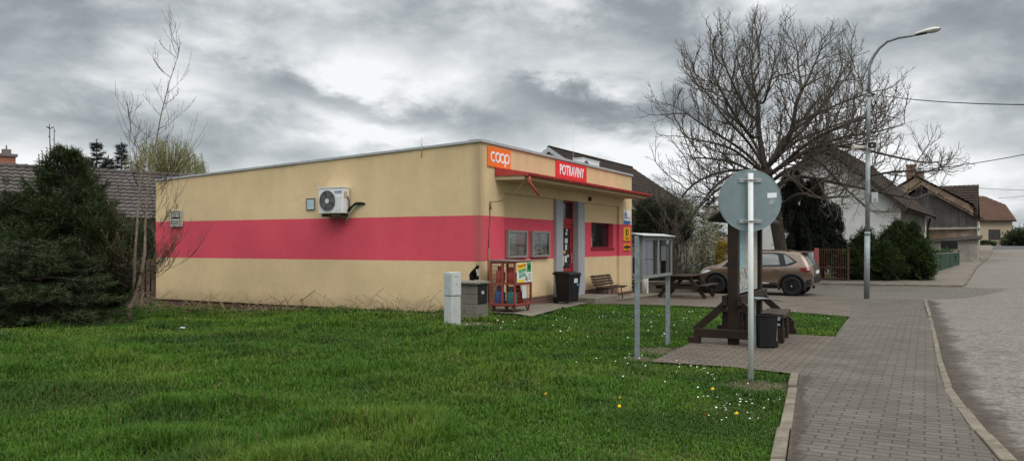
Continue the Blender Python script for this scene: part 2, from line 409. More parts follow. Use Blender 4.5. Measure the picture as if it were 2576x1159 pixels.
def M_asphalt(name, dark, light, fine=34, contrast=.10, worn=(.2, .19, .18)):
    """coarse worn asphalt: stones of different grey, pale worn lanes, darker damp patches"""
    m, nt, b = base_mat(name); tc = nd(nt, 'ShaderNodeTexCoord'); v = tc.outputs['Object']
    n = nd(nt, 'ShaderNodeTexNoise'); n.inputs['Scale'].default_value = fine; n.inputs['Detail'].default_value = 6; n.inputs['Roughness'].default_value = .88; lk(nt, v, n.inputs['Vector'])
    mr = nd(nt, 'ShaderNodeMapRange'); mr.inputs['From Min'].default_value = .5 - contrast; mr.inputs['From Max'].default_value = .5 + contrast; lk(nt, n.outputs['Fac'], mr.inputs['Value'])
    mx = nd(nt, 'ShaderNodeMix', data_type='RGBA'); lk(nt, mr.outputs['Result'], mx.inputs['Factor']); mx.inputs['A'].default_value = (*dark, 1); mx.inputs['B'].default_value = (*light, 1)
    c = vary(nt, v, mx.outputs['Result'], .18, 5, 6); c = vary(nt, v, c, .12, .55, 7)
    mp = nd(nt, 'ShaderNodeMapping'); mp.inputs['Rotation'].default_value = (0, 0, -TH); mp.inputs['Scale'].default_value = (.12, 1, 1); lk(nt, v, mp.inputs[0])
    c = vary(nt, mp.outputs[0], c, .08, .9, 3)
    lk(nt, c, b.inputs['Base Color']); b.inputs['Roughness'].default_value = .92; b.inputs['Specular IOR Level'].default_value = .2
    bumped(nt, b, v, 45, .7, .012); return m
m_asph = M_asphalt('asphalt_old', (.080, .070, .061), (.222, .200, .178), 14)
m_asph2 = M_asphalt('asphalt_side', (.072, .066, .058), (.150, .137, .120), 9)
m_pave = M_brick('paving_grey', (.088, .078, .065), (.118, .105, .088), (.050, .043, .035), .228, .114, .009, ang=math.pi / 2 - TH, wob=.028, plane='floor', bump=.6, var=.26, patch=(.060, .060, .040), pscale=2.2, pmin=.66)
m_pave2 = M_brick('paving_pad', (.108, .089, .070), (.135, .112, .088), (.048, .041, .033), .228, .114, .012, ang=math.pi / 2 - TH, wob=.028, plane='floor', bump=.6, var=.26, patch=(.07, .065, .042), pscale=2.2, pmin=.64)
m_conc = M('old_concrete', (.17, .15, .12), .9, .25, 2, .4, 30, dirt=(.13, .12, .10), dscale=2.5, dmin=.56)
m_kerb = M('kerb_concrete', (.165, .143, .112), .9, .35, 3, .5, 40, dirt=(.11, .095, .072), dscale=4, dmin=.5)

# the lawn bed lies under everything paved on this side of the street
sheet('lawn_bed', m_soil, [(-60, -6)] + [xy(p) for p in KL_out[:1]] + [xy(p) for p in KL_out[1:]] + [xy(KL_in[-1]), xy(SIDE_L[1]), xy(SIDE_L[2]), (8.5, 20), (6, 24), (3, 40), (-60, 40)], -.035, 1.2)
sheet('pavement', m_pave, [xy(p) for p in KL_in] + [xy(p) for p in SIDE_L[1:]] + [xy(p) for p in A_EDGE[3:]] + [xy(p) for p in KR_in[::-1][1:]], .004, 1.5)
sheet('paved_pad', m_pave2, [xy(p) for p in PAD], .000, 1.5)
sheet('paved_strip', m_pave2, [xy(p) for p in W_EDGE] + [xy(p) for p in A_EDGE[::-1][1:]] + [xy(shop_world(9.6, -.9))], .002, 1.5)
CONC = [shop_world(-.15, .2), shop_world(-.15, -1.0), G(1337, 797), G(1400, 780), G(1475, 764), shop_world(9.6, -.9), shop_world(11.2, -.9), shop_world(11.2, .2)]
sheet('concrete_path', m_conc, [xy(p) for p in CONC], .02, 1.5)
# asphalt: main road and side street
RO = [xy(p) for p in KR_out]
road = RO + [xy(A_EDGE[-1] + Vector((.2, 0, 0)))] + [xy(FK[2])] + [xy(p) for p in far_kerb[1:]] + [(60, 108), (110, 108), (90, 60), (40, 4), (12, -5)]
sheet('road', m_asph, road, 0, 2.0, roadoff)
pts = [xy(A_EDGE[0] + Vector((-8, 3.5, 0)))] + [xy(p) for p in A_EDGE] + [xy(KR_out[-1]), xy(KR_out[-1] + Vector((1.9, 1.2, 0))), xy(FK[2] + Vector((1.2, -1.2, 0))), xy(FK[2]), xy(FK[1]), xy(FK[0]), xy(FK[0] + Vector((-14, 2.5, 0)))]
sheet('side_street', m_asph2, pts, 0, 1.5, lambda x, y: roadoff(x, y) + .006)
fp = [xy(FK[0] + Vector((-14, 2.5, 0))), xy(FK[0]), xy(FK[1]), xy(FK[2])] + [xy(p) for p in far_kerb[1:]] + [xy(far_kerb[-1] + Vector((-4, 2, 0)))] + [xy(p + Vector((-2.0, 1.2, 0))) for p in far_kerb[:0:-1]] + [xy(FK[2] + Vector((-1, 4, 0))), xy(FK[0] + Vector((-14, 7, 0)))]
m_pave3 = M_brick('paving_far', (.14, .12, .098), (.17, .148, .12), (.085, .073, .06), .228, .114, .007, ang=math.pi / 2 - TH, plane='floor', bump=.3, var=.16)
sheet('far_pavement', m_pave3, fp, .05, 1.5)
sheet('crossing_road', M('asphalt_dark', (.075, .078, .082), .9, .2, .6), [(34, 76), (120, 62), (130, 86), (47, 90)], 0, 6, lambda x, y: roadoff(x, y) + .02)
sheet('garden_ground', m_soil, [xy(FK[0] + Vector((-30, 6, 0))), xy(FK[0] + Vector((-14, 7.05, 0))), xy(FK[2] + Vector((-1.05, 4.05, 0))), (26, 50), (30, 62), (20, 62), (-30, 60)], .0, 4)

def kerb(name, ins, outs, h, drop, stone=1.0):
    mb = MB()
    L = [0]
    for a, b in zip(ins[:-1], ins[1:]): L.append(L[-1] + (b - a).length)
    def at(arr, s):
        for i in range(len(L) - 1):
            if s <= L[i + 1] or i == len(L) - 2: return arr[i].lerp(arr[i + 1], (s - L[i]) / (L[i + 1] - L[i]))
    n = int(L[-1] / stone)
    for i in range(n):
        s0, s1 = L[-1] * i / n + .014, L[-1] * (i + 1) / n - .014
        a, b, c, d = at(ins, s0), at(ins, s1), at(outs, s1), at(outs, s0)
        j = random.uniform(-.012, .012); t = random.uniform(-.008, .008)
        sh = (d - a).normalized() * random.uniform(-.012, .012)
        q = [p + sh for p in (a, b, c, d)]
        mb.hexa([p + Vector((0, 0, -drop)) for p in q] + [p + Vector((0, 0, h + j + (t if k in (1, 2) else -t))) for k, p in enumerate(q)])
    return struct(mb.build(name, m_kerb, None, .012))
kerb('lawn_kerb', KL_in, KL_out, .035, .12)
kerb('road_kerb', KR_in, KR_out, .012, .2)
fo = [p + Vector((.1, -.12, 0)) for p in [FK[0] + Vector((-14, 2.5, 0)), FK[0], FK[1], FK[2]] + far_kerb[1:]]
kerb('far_kerb', [FK[0] + Vector((-14, 2.5, 0)), FK[0], FK[1], FK[2]] + far_kerb[1:], fo, .055, .15)

# earth washed along the kerb, bare patches in the lawn
def ragged(name, mat, line, w0, w1, off, side=1, offf=None):
    rnd = random.Random(len(name)); a, b_ = [], []
    for p, q in zip(line[:-1], line[1:]):
        d = (q - p); k = max(2, int(d.length / .12)); nrm = Vector((d.y, -d.x, 0)).normalized() * side
        for i in range(k): c = p.lerp(q, i / k); a.append(c); s_ = c.x * 1.3 + c.y; b_.append(c + nrm * (w0 + (w1 - w0) * (.5 + .25 * math.sin(s_ * 1.9) + .16 * math.sin(s_ * 5.1 + 1) + .09 * math.sin(s_ * 13)) + rnd.uniform(-.012, .012)))
    vs = [(p.x, p.y, gz(p.x, p.y) + (offf(p.x, p.y) if offf else 0) + off) for p in a + b_]; n = len(a)
    o = struct(MB().add(vs, [(i, i + 1, n + i + 1, n + i) for i in range(n - 1)]).build(name, mat)); at = o.data.attributes.new('fade', 'FLOAT', 'POINT'); at.data.foreach_set('value', [1.0] * n + [0.0] * n); return o
m_dirt = M('washed_earth', (.080, .067, .053), .95, .5, 4, .6, 30, dirt=(.12, .105, .088), dscale=6, dmin=.5)
m_dirt, nt, b = base_mat('washed_earth'); tc = nd(nt, 'ShaderNodeTexCoord'); c = vary(nt, tc.outputs['Object'], (.058, .044, .032), .45, 5, 6); lk(nt, c, b.inputs['Base Color']); b.inputs['Roughness'].default_value = .95
fa_ = nd(nt, 'ShaderNodeAttribute', attribute_name='fade'); nz_ = nd(nt, 'ShaderNodeTexNoise'); nz_.inputs['Scale'].default_value = 9; nz_.inputs['Detail'].default_value = 7; nz_.inputs['Roughness'].default_value = .75; lk(nt, tc.outputs['Object'], nz_.inputs['Vector'])
ad_ = nd(nt, 'ShaderNodeMath', operation='MULTIPLY_ADD'); lk(nt, fa_.outputs['Fac'], ad_.inputs[0]); ad_.inputs[1].default_value = 1.1; lk(nt, nz_.outputs['Fac'], ad_.inputs[2])
mr_ = nd(nt, 'ShaderNodeMapRange'); mr_.inputs['From Min'].default_value = .62; mr_.inputs['From Max'].default_value = 1.55; lk(nt, ad_.outputs[0], mr_.inputs['Value'])
tr_ = nd(nt, 'ShaderNodeBsdfTransparent'); ms_ = nd(nt, 'ShaderNodeMixShader'); lk(nt, mr_.outputs['Result'], ms_.inputs[0]); lk(nt, tr_.outputs[0], ms_.inputs[1]); lk(nt, b.outputs[0], ms_.inputs[2]); lk(nt, ms_.outputs[0], nt.nodes['Material Output'].inputs['Surface'])
ragged('gutter_earth', m_dirt, KR_out[1:], .25, .55, .008, 1, roadoff)
ragged('pavement_earth', m_dirt, KL_in[1:], .08, .22, .008, 1)
BARE = [(1925, 968, .48, .22), (1690, 880, .55, .25), (1612, 898, .22, .12), (1178, 812, .8, .25), (1790, 846, .35, .1)]
for px, py, ra_, rb_ in BARE:
    c = G(px, py); n = 26; ph = random.uniform(0, 6)
    sheet('bare_soil', M('bare_earth', (.075, .062, .040), .95, .5, 5, .7, 30, dirt=(.045, .055, .02), dscale=5, dmin=.52), [(c.x + math.cos(6.283 * i / n) * ra_ * (1 + .18 * math.sin(5 * i + ph)), c.y + math.sin(6.283 * i / n) * rb_ * 2.2 * (1 + .18 * math.sin(3 * i))) for i in range(n)], -.024)
# ------------------------------------------------------------------ grass
def in_poly(x, y, poly):
    r = np.zeros(len(x), bool); n = len(poly)
    for i in range(n):
        x0, y0 = poly[i]; x1, y1 = poly[(i + 1) % n]
        c = ((y0 > y) != (y1 > y)) & (x < (x1 - x0) * (y - y0) / (y1 - y0 + 1e-12) + x0); r ^= c
    return r
LAWN = [(-30, -2), xy(KL_out[0])] + [xy(p) for p in KL_out[1:]] + [xy(p) for p in (PAD[6], PAD[0], PAD[1], PAD[2], PAD[3], PAD[4])] + [xy(SIDE_L[2])] + [xy(p) for p in W_EDGE[::-1]] + [xy(G(1400, 780)), xy(G(1337, 797)), xy(shop_world(-.15, -1.0)), xy(shop_world(-.05, .1)), xy(shop_world(-.02, 11.4)), (-30, 24)]
def vnoise(x, y, s, seed):
    """smooth value noise"""
    r = np.random.default_rng(seed); T = r.random((64, 64)); u, v = x / s + 100, y / s + 100
    i, j = np.floor(u).astype(int), np.floor(v).astype(int); fu, fv = u - i, v - j
    fu = fu * fu * (3 - 2 * fu); fv = fv * fv * (3 - 2 * fv)
    t = lambda a, b: T[a % 64, b % 64]
    return (t(i, j) * (1 - fu) + t(i + 1, j) * fu) * (1 - fv) + (t(i, j + 1) * (1 - fu) + t(i + 1, j + 1) * fu) * fv
def ssv(x): x = np.clip(x, 0, 1); return x * x * (3 - 2 * x)
def gzv(x, y):
    v = x * UX + y * UY
    z = np.where(v > 17, -0.025 * (np.minimum(v, 25) - 17), 0.0) + np.where(v > 33, .024 * (v - 33), 0)
    return z - .28 * ssv((-x - .5) / 9) * ssv((y - 13) / 8)
m_grass = M_leaf('grass_blade', .7, .25)
def make_grass(N=420000):
    d = np.exp(RNG.uniform(math.log(4.9), math.log(25.5), N * 3 // 2))
    a = RNG.uniform(-.74, .52, len(d)); x, y = a * d, d
    ok = in_poly(x, y, LAWN); x, y, d = x[ok][:N], y[ok][:N], d[ok][:N]
    thin = np.zeros(len(x), bool)
    for px, py, ra_, rb_ in BARE: c = G(px, py); q = ((x - c.x) / ra_) ** 2 + ((y - c.y) / (rb_ * 2.2)) ** 2; thin |= RNG.random(len(x)) > np.clip(q * .9 - .05, .08, 1)
    x, y, d = x[~thin], y[~thin], d[~thin]
    # gather into tufts
    tn = vnoise(x, y, .28, 1); keep = RNG.random(len(x)) < .45 + .65 * tn; x, y, d, tn = x[keep], y[keep], d[keep], tn[keep]
    n = len(x); big = vnoise(x, y, 2.2, 2); med = vnoise(x, y, .7, 3)
    mown = ssv((x * .88 - y * .1 + 1.6) / 2.2)                        # short near the pavement, long on the left
    wall = ssv((14 - np.abs((x - OX) * UY * 0 + (x - OX) * UX + (y - OY) * UY) * 9) / 14) * (x < -.5)   # rank along the wall
    h = (.055 + .05 * med + .10 * (tn * med) ** 1.2) * (1 - .42 * mown) + .07 * ssv((med - .66) / .25) * (1 - mown) + .11 * wall * med
    h = h * RNG.uniform(.5, 1.3, n) * .86; weed = RNG.random(n) < .05 + .10 * (vnoise(x, y, .9, 12) > .62)
    wd = np.clip(.0022 + .00075 * d, .004, .02) * RNG.uniform(.7, 1.3, n)
    az = RNG.uniform(0, 2 * math.pi, n) ; lean = RNG.uniform(.1, .95, n); h = np.where(weed, h * .55, h); wd = np.where(weed, wd * 3.2, wd); lean = np.where(weed, .9, lean)
    z = gzv(x, y) - .035
    dirx, diry = np.cos(az), np.sin(az); sx, sy = -diry, dirx
    b = np.stack([x, y, z], 1); up = np.array([0, 0, 1.0])
    dv = np.stack([dirx, diry, np.zeros(n)], 1); sv = np.stack([sx, sy, np.zeros(n)], 1)
    m1 = b + up * (h * .6)[:, None] + dv * (h * lean * .3)[:, None]
    t1 = b + up * (h * (1.05 - .35 * lean))[:, None] + dv * (h * lean * .95)[:, None]
    w = wd[:, None]
    V = np.stack([b - sv * w * .5, b + sv * w * .5, m1 + sv * w * .42, m1 - sv * w * .42, t1], 1).reshape(-1, 3)
    idx = (np.arange(n)[:, None] * 5 + np.array([0, 1, 2, 3, 3, 2, 4])[None]).ravel()
    c0 = np.array([.038, .098, .009]); c1 = np.array([.080, .172, .013]); c2 = np.array([.150, .205, .028]); cd = np.array([.026, .070, .011]); dry = np.array([.24, .20, .10])
    f = np.clip(.12 + .75 * big + RNG.normal(0, .22, n), 0, 1)[:, None]
    col = c0 * (1 - f) + c1 * f
    q = (ssv((vnoise(x, y, 1.1, 5) - .52) / .25) * RNG.random(n))[:, None] * .7; col = col * (1 - q) + c2 * q
    q = (ssv((vnoise(x, y, .8, 6) - .6) / .2))[:, None] * .65; col = col * (1 - q) + cd * q
    q = ((RNG.random(n) < .035 + .14 * wall + .05 * (vnoise(x, y, .5, 8) > .8)))[:, None]; col = np.where(q, dry * RNG.uniform(.5, 1, n)[:, None], col)
    col = np.where(weed[:, None], col * np.array([.8, .95, 1.5]), col) * (.95 + .15 * mown)[:, None]
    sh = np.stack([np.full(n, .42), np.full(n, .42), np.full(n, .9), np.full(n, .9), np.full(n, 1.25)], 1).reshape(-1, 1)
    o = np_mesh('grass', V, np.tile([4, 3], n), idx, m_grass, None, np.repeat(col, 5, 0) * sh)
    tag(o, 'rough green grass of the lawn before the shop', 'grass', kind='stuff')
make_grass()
# ------------------------------------------------------------------ the shop (local frame: x along the front, y into the building)
def m_shop_wall():
    m, nt, b = base_mat('shop_render')
    tc = nd(nt, 'ShaderNodeTexCoord'); v = tc.outputs['Object']; s = nd(nt, 'ShaderNodeSeparateXYZ'); lk(nt, v, s.inputs[0])
    def gt(sock, val, w):
        mr = nd(nt, 'ShaderNodeMapRange'); mr.inputs['From Min'].default_value = val - w; mr.inputs['From Max'].default_value = val + w; lk(nt, sock, mr.inputs['Value']); return mr.outputs['Result']
    def mul(a, c):
        n = nd(nt, 'ShaderNodeMath', operation='MULTIPLY'); lk(nt, a, n.inputs[0])
        if isinstance(c, (int, float)): n.inputs[1].default_value = c
        else: lk(nt, c, n.inputs[1])
        return n.outputs[0]
    def inv(a): n = nd(nt, 'ShaderNodeMath', operation='SUBTRACT'); n.inputs[0].default_value = 1; lk(nt, a, n.inputs[1]); return n.outputs[0]
    band = mul(gt(s.outputs[2], 1.185, .006), inv(gt(s.outputs[2], 2.27, .006)))
    mx = nd(nt, 'ShaderNodeMix', data_type='RGBA'); lk(nt, band, mx.inputs['Factor']); mx.inputs['A'].default_value = (.63, .48, .285, 1); mx.inputs['B'].default_value = (.61, .080, .117, 1)
    c = vary(nt, v, mx.outputs['Result'], .15, .55, 7)
    c = vary(nt, v, c, .05, 14, 3)
    # grime: streaks down from the roof edge, a dark run at the corner, dust at the foot
    def stain(c, fac, col, amt):
        q = nd(nt, 'ShaderNodeMix', data_type='RGBA'); lk(nt, mul(fac, amt), q.inputs['Factor']); lk(nt, c, q.inputs['A']); q.inputs['B'].default_value = (*col, 1); return q.outputs['Result']
    mp = nd(nt, 'ShaderNodeMapping'); mp.inputs['Scale'].default_value = (2.2, 2.2, .22); lk(nt, v, mp.inputs[0])
    n = nd(nt, 'ShaderNodeTexNoise'); n.inputs['Scale'].default_value = 1.6; n.inputs['Detail'].default_value = 6; lk(nt, mp.outputs[0], n.inputs['Vector'])
    streak = gt(n.outputs['Fac'], .56, .14)
    top = gt(s.outputs[2], 3.45, .45)
    c = stain(c, mul(streak, top), (.26, .19, .10), .24)
    c = stain(c, top, (.45, .33, .17), .25)
    yc = nd(nt, 'ShaderNodeMath', operation='MAXIMUM'); lk(nt, s.outputs[0], yc.inputs[0]); lk(nt, s.outputs[1], yc.inputs[1])   # distance from the street corner along either wall
    ln = nd(nt, 'ShaderNodeMath', operation='ADD'); lk(nt, yc.outputs[0], ln.inputs[0]); lk(nt, mul(n.outputs['Fac'], .35), ln.inputs[1])
    c = stain(c, inv(gt(ln.outputs[0], .33, .13)), (.16, .125, .075), .45)
    c = stain(c, mul(inv(gt(s.outputs[2], .35, .5)), streak), (.30, .24, .15), .22)
    vc = nd(nt, 'ShaderNodeTexVoronoi', feature='DISTANCE_TO_EDGE'); vc.inputs['Scale'].default_value = .33; vc.inputs['Randomness'].default_value = 1
    nw = nd(nt, 'ShaderNodeTexNoise'); nw.inputs['Scale'].default_value = 3; nw.inputs['Detail'].default_value = 6; lk(nt, v, nw.inputs['Vector']); vs_ = nd(nt, 'ShaderNodeVectorMath', operation='SCALE'); vs_.inputs['Scale'].default_value = .5; lk(nt, nw.outputs['Color'], vs_.inputs[0]); va_ = nd(nt, 'ShaderNodeVectorMath', operation='ADD'); lk(nt, v, va_.inputs[0]); lk(nt, vs_.outputs[0], va_.inputs[1]); lk(nt, va_.outputs[0], vc.inputs['Vector'])
    c = stain(c, mul(inv(gt(vc.outputs['Distance'], .004, .004)), gt(nw.outputs['Fac'], .54, .06)), (.20, .14, .08), .16)      # hairline cracks
    lowd = nd(nt, 'ShaderNodeMath', operation='MULTIPLY_ADD'); lk(nt, nw.outputs['Fac'], lowd.inputs[0]); lowd.inputs[1].default_value = -.5; lk(nt, s.outputs[2], lowd.inputs[2])
    c = stain(c, inv(gt(lowd.outputs[0], -.10, .16)), (.23, .18, .11), .35)                                                    # rain splash at the foot
    lk(nt, c, b.inputs['Base Color']); b.inputs['Roughness'].default_value = .92; b.inputs['Specular IOR Level'].default_value = .15
    bumped(nt, b, v, 45, .35, .006)
    return m
M_WALL = m_shop_wall()
M_PLINTH = M_brick('plinth_brick', (.14, .055, .04), (.10, .045, .035), (.17, .15, .13), .25, .075, .010)
M_CAP = M('roof_sheet_grey', (.36, .38, .40), .5, .15, 3, .1, 20, dirt=(.16, .15, .14), dscale=5, dmin=.58)
M_REDP = M('red_painted_sheet', (.42, .055, .050), .5, .2, 3, .1, 30, dirt=(.20, .05, .04), dscale=6, dmin=.58)
M_SOFF = M('canopy_render', (.50, .40, .25), .9, .12, 2)
M_TILE = M_brick('small_grey_tiles', (.34, .345, .37), (.385, .39, .415), (.22, .22, .24), .06, .028, .003, bump=.25, var=.08)
M_RED = M('red_frame_paint', (.30, .025, .032), .45, .12, 5)
M_DARK = M('dark_interior', (.012, .012, .013), .6, .3, 3)
M_PANE = None
def m_dark_glass():
    m, nt, b = base_mat('dark_shop_glass'); tc = nd(nt, 'ShaderNodeTexCoord')
    c = vary(nt, tc.outputs['Object'], (.018, .018, .018), .6, 2.5); lk(nt, c, b.inputs['Base Color'])
    b.inputs['Roughness'].default_value = .06; b.inputs['Specular IOR Level'].default_value = .5; return m
M_PANE = m_dark_glass()
M_WHITE = M('white_vinyl', (.74, .76, .78), .5, .06, 3)
M_BLACK = M('black_plastic', (.011, .011, .012), .55, .25, 6, spec=.25)
M_ALU = M('dull_aluminium', (.42, .42, .42), .4, .15, 6, metal=.5)

shop = thing('shop_building', 'low flat-roofed grocery shop, cream render with a broad raspberry band', 'shop', (OX, OY, 0), TH)
LX, LY = 10.66, 11.42
w = MB()
w.prism([(0, .0, -.06), (0, LY, -.06), (0, LY, 3.50), (0, .0, 3.99)], (.3, 0, 0))                    # side wall
w.prism([(LX, .3, -.4), (LX, LY, -.4), (LX, LY, 3.50), (LX, .3, 3.99)], (-.3, 0, 0))
w.prism([(.3, LY, -.4), (LX - .3, LY, -.4), (LX - .3, LY, 3.50), (.3, LY, 3.50)], (0, -.3, 0))
w.box(.3, LX, 0, .3, 2.87, 3.99)                                                                       # beam over the bays
w.box(.3, 1.175, 0, .3, -.06, 2.87); w.box(9.4, LX, 0, .3, -.06, 2.87)                                  # end piers
w.box(1.175, 4.28, .09, .3, .17, 2.87)
w.box(6.35, 7.1, .09, .3, .17, 2.87); w.box(9.04, 9.4, .09, .3, .17, 2.87); w.box(7.1, 9.04, .09, .3, .17, 1.46); w.box(7.1, 9.04, .09, .3, 2.28, 2.87)
w.box(4.28, 4.75, .2, .3, .0, 2.87); w.box(5.855, 6.35, .2, .3, .0, 2.87)
w.build('wall', M_WALL, shop)
p = MB(); p.box(.04, .3, .31, LY, -.9, -.06); p.box(1.175, 4.28, .075, .3, -.5, .17); p.box(6.35, 9.4, .075, .3, -.5, .17); p.box(.3, 1.175, .02, .3, -.5, -.06); p.box(9.4, LX - .01, .02, .3, -.5, -.06); p.box(.041, .3, .02, .31, -.5, -.061)
p.build('plinth', M_PLINTH, shop)
rf = MB(); rf.prism([(.3, .3, 3.70), (.3, LY - .3, 3.3), (.3, LY - .3, 3.4), (.3, .3, 3.85)], (LX - .6, 0, 0)); roof = rf.build('roof', M('roof_felt', (.12, .12, .12), .9, .2, 2), shop)
cp = MB()
n = 12
for i in range(n):
    a, b_ = i / n, (i + 1) / n; ya, yb = a * LY + .004, b_ * LY - .004; za, zb = 3.992 - a * .49, 3.992 - b_ * .49; j = random.uniform(-.006, .006)
    cp.hexa([(-.035 + j, ya, za), (.36, ya, za), (.36, yb, zb), (-.035 + j, yb, zb), (-.035 + j, ya, za + .055), (.36, ya, za + .06), (.36, yb, zb + .06), (-.035 + j, yb, zb + .055)])
for i in range(9):
    xa, xb = -.03 + (LX + .06) * i / 9 + .003, -.03 + (LX + .06) * (i + 1) / 9 - .003
    cp.box(xa, xb, -.05, .30, 3.996, 4.062)
cp.build('roof_edge', M_CAP, roof)
for (px, p0, p1, yy) in ((1061, 345, 382, 1.6), (1442, 300, 392, 4.0)):
    d = 20 if px < 1200 else 24
    k = (px - CX) / F; xx = (k * (OY + UX * yy) - (OX - UY * yy)) / (UX - k * UY); D = OY + UY * xx + UX * yy
    rd = MB(); rd.tube([(xx, yy, 3.7), (xx, yy, z_at(p0, D))], .013 if px < 1200 else .008, 6); rd.build('lightning_rod', M_ALU, roof)
# canopy over the door
cb0, cb1 = .73, 9.85
c = MB(); c.hexa([(cb0, -.80, 3.14), (cb1, -.80, 3.14), (cb1, 0, 3.15), (cb0, 0, 3.15), (cb0, -.80, 3.235), (cb1, -.80, 3.235), (cb1, 0, 3.36), (cb0, 0, 3.36)])
can = c.build('canopy', M_SOFF, shop, .006)
c = MB()
for i in range(14):
    xa, xb = cb0 - .03 + (cb1 - cb0 + .06) * i / 14, cb0 - .03 + (cb1 - cb0 + .06) * (i + 1) / 14 - .004
    c.hexa([(xa, -.86, 3.285), (xb, -.86, 3.285), (xb, -.004, 3.44), (xa, -.004, 3.44), (xa, -.86, 3.297), (xb, -.86, 3.297), (xb, -.004, 3.452), (xa, -.004, 3.452)])
    c.bar((xb, -.86, 3.305), (xb, -.01, 3.462), .018, .02)
c.hexa([(cb0 - .034, -.83, 3.235), (cb0 - .02, -.83, 3.235), (cb0 - .02, -.002, 3.25), (cb0 - .034, -.002, 3.25), (cb0 - .034, -.83, 3.30), (cb0 - .02, -.83, 3.30), (cb0 - .02, -.002, 3.452), (cb0 - .034, -.002, 3.452)])
c.hexa([(cb1 + .02, -.83, 3.235), (cb1 + .034, -.83, 3.235), (cb1 + .034, -.002, 3.25), (cb1 + .02, -.002, 3.25), (cb1 + .02, -.83, 3.30), (cb1 + .034, -.83, 3.30), (cb1 + .034, -.002, 3.452), (cb1 + .02, -.002, 3.452)])
c.build('canopy_sheet', M_REDP, can)
gt = MB(); vs = []; n = 9; xs_ = [cb0 - .05 + (cb1 - cb0 + .25) * i / 20 for i in range(21)]
for x_ in xs_:
    for j in range(n):
        a = math.pi + math.pi * j / (n - 1); vs.append((x_, -.885 + .062 * math.cos(a), 3.285 + .075 * math.sin(a)))
gt.add(vs, [(i * n + j, (i + 1) * n + j, (i + 1) * n + j + 1, i * n + j + 1) for i in range(20) for j in range(n - 1)], True)
gt.add([(xs_[0], -.885 + .062 * math.cos(math.pi + math.pi * j / 8), 3.285 + .075 * math.sin(math.pi + math.pi * j / 8)) for j in range(9)], [tuple(range(9))])
for i in range(1, 20, 2): gt.bar((xs_[i], -.952, 3.2), (xs_[i], -.952, 3.30), .022, .006)
gt.build('gutter', M_REDP, can)
dp = MB(); dp.tube([(.80, -.885, 3.22), (.80, -.885, 3.13), (.86, -.885, 3.05), (1.30, -.90, 2.79)], .036, 10); dp.build('downpipe', M('faded_red_pipe', (.52, .13, .10), .5, .2, 4), can)
lp = MB(); lp.box(6.62, 6.74, .0, -.08, 2.93, 3.05); lp.build('outdoor_lamp', M('rusty_brown', (.10, .05, .035), .7), can)
# tiled piers beside the door
for a, b_ in ((4.28, 4.75), (5.855, 6.35)):
    q = MB(); q.box(a, b_, .0, .199, -.1, 2.869); q.build('tiled_pier', M_TILE, shop)
# door
dr = MB(); Y0 = .17
def fr(mb, x0, x1, z0, z1, w_, y0, y1):
    mb.box(x0, x0 + w_, y0, y1, z0, z1); mb.box(x1 - w_, x1, y0, y1, z0, z1); mb.box(x0 + w_, x1 - w_, y0, y1, z0, z0 + w_); mb.box(x0 + w_, x1 - w_, y0, y1, z1 - w_, z1)
dr.box(4.75, 4.80, Y0, Y0 + .07, .06, 2.87); dr.box(5.79, 5.855, Y0, Y0 + .07, .06, 2.87); dr.box(4.80, 5.79, Y0, Y0 + .07, 2.17, 2.36); dr.box(4.80, 5.79, Y0, Y0 + .07, 2.82, 2.87)
fr(dr, 4.81, 5.78, .07, 2.165, .11, Y0 + .015, Y0 + .06); dr.box(4.92, 5.67, Y0 + .015, Y0 + .06, .18, .87)
door = dr.build('door', M_RED, shop, .004)
q = MB(); q.quad((4.80, Y0 + .045, 2.36), (5.79, Y0 + .045, 2.36), (5.79, Y0 + .045, 2.82), (4.80, Y0 + .045, 2.82)); q.quad((4.92, Y0 + .05, .87), (5.67, Y0 + .05, .87), (5.67, Y0 + .05, 2.055), (4.92, Y0 + .05, 2.055)); q.build('pane', M_PANE, door, normals=False)
q = MB()
for i in range(6):                                                        # wavy curtain-like grille behind the glass
    x0 = 4.97 + i * .13; q.tube([(x0 + .05 * math.sin(k * 1.3 + i), Y0 + .044, .9 + k * .057) for k in range(21)], .004, 4)
q.build('door_grille', M('pale_grille', (.16, .16, .15), .6), door)
st = MB()
for (x0, x1, z0, z1) in ((4.83, 5.13, 1.47, 1.83), (5.32, 5.52, 1.62, 1.76), (5.34, 5.47, 1.42, 1.58), (5.36, 5.48, 1.86, 1.95), (5.30, 5.46, 1.05, 1.25), (5.50, 5.60, 1.20, 1.28), (5.2, 5.25, .96, 1.25), (5.40, 5.52, 1.98, 2.04)):
    st = MB(); st.box(x0, x1, Y0 + .034, Y0 + .038, z0, z1); st.build('sticker', M('paper_notice', (.55, .57, .55), .7, .25, 14), door)
st = MB(); st.box(5.12, 5.36, Y0 + .0335, Y0 + .037, 1.31, 1.40); st.build('sticker', M('orange_sticker', (.6, .28, .08), .6), door)
h = MB(); h.bar((5.725, Y0 - .005, 1.02), (5.725, Y0 - .005, 1.32), .035, .012, (0, 1, 0)); h.tube([(5.725, Y0, 1.2), (5.725, Y0 - .05, 1.2), (5.60, Y0 - .055, 1.2)], .011, 7); h.build('handle', M_ALU, door)
bk = MB(); bk.box(4.76, 5.85, .6, .62, .1, 2.86); bk.build('hall_wall', M_DARK, door)
lm = MB()
for z_ in (2.60, 2.70): lm.box(4.81, 4.93, Y0 + .036, Y0 + .04, z_, z_ + .05)
ml, nt, b = base_mat('lit_lamp'); b.inputs['Base Color'].default_value = (.9, .75, .5, 1); b.inputs['Emission Color'].default_value = (1, .8, .5, 1); b.inputs['Emission Strength'].default_value = .8
lm.build('ceiling_lamp', ml, door)
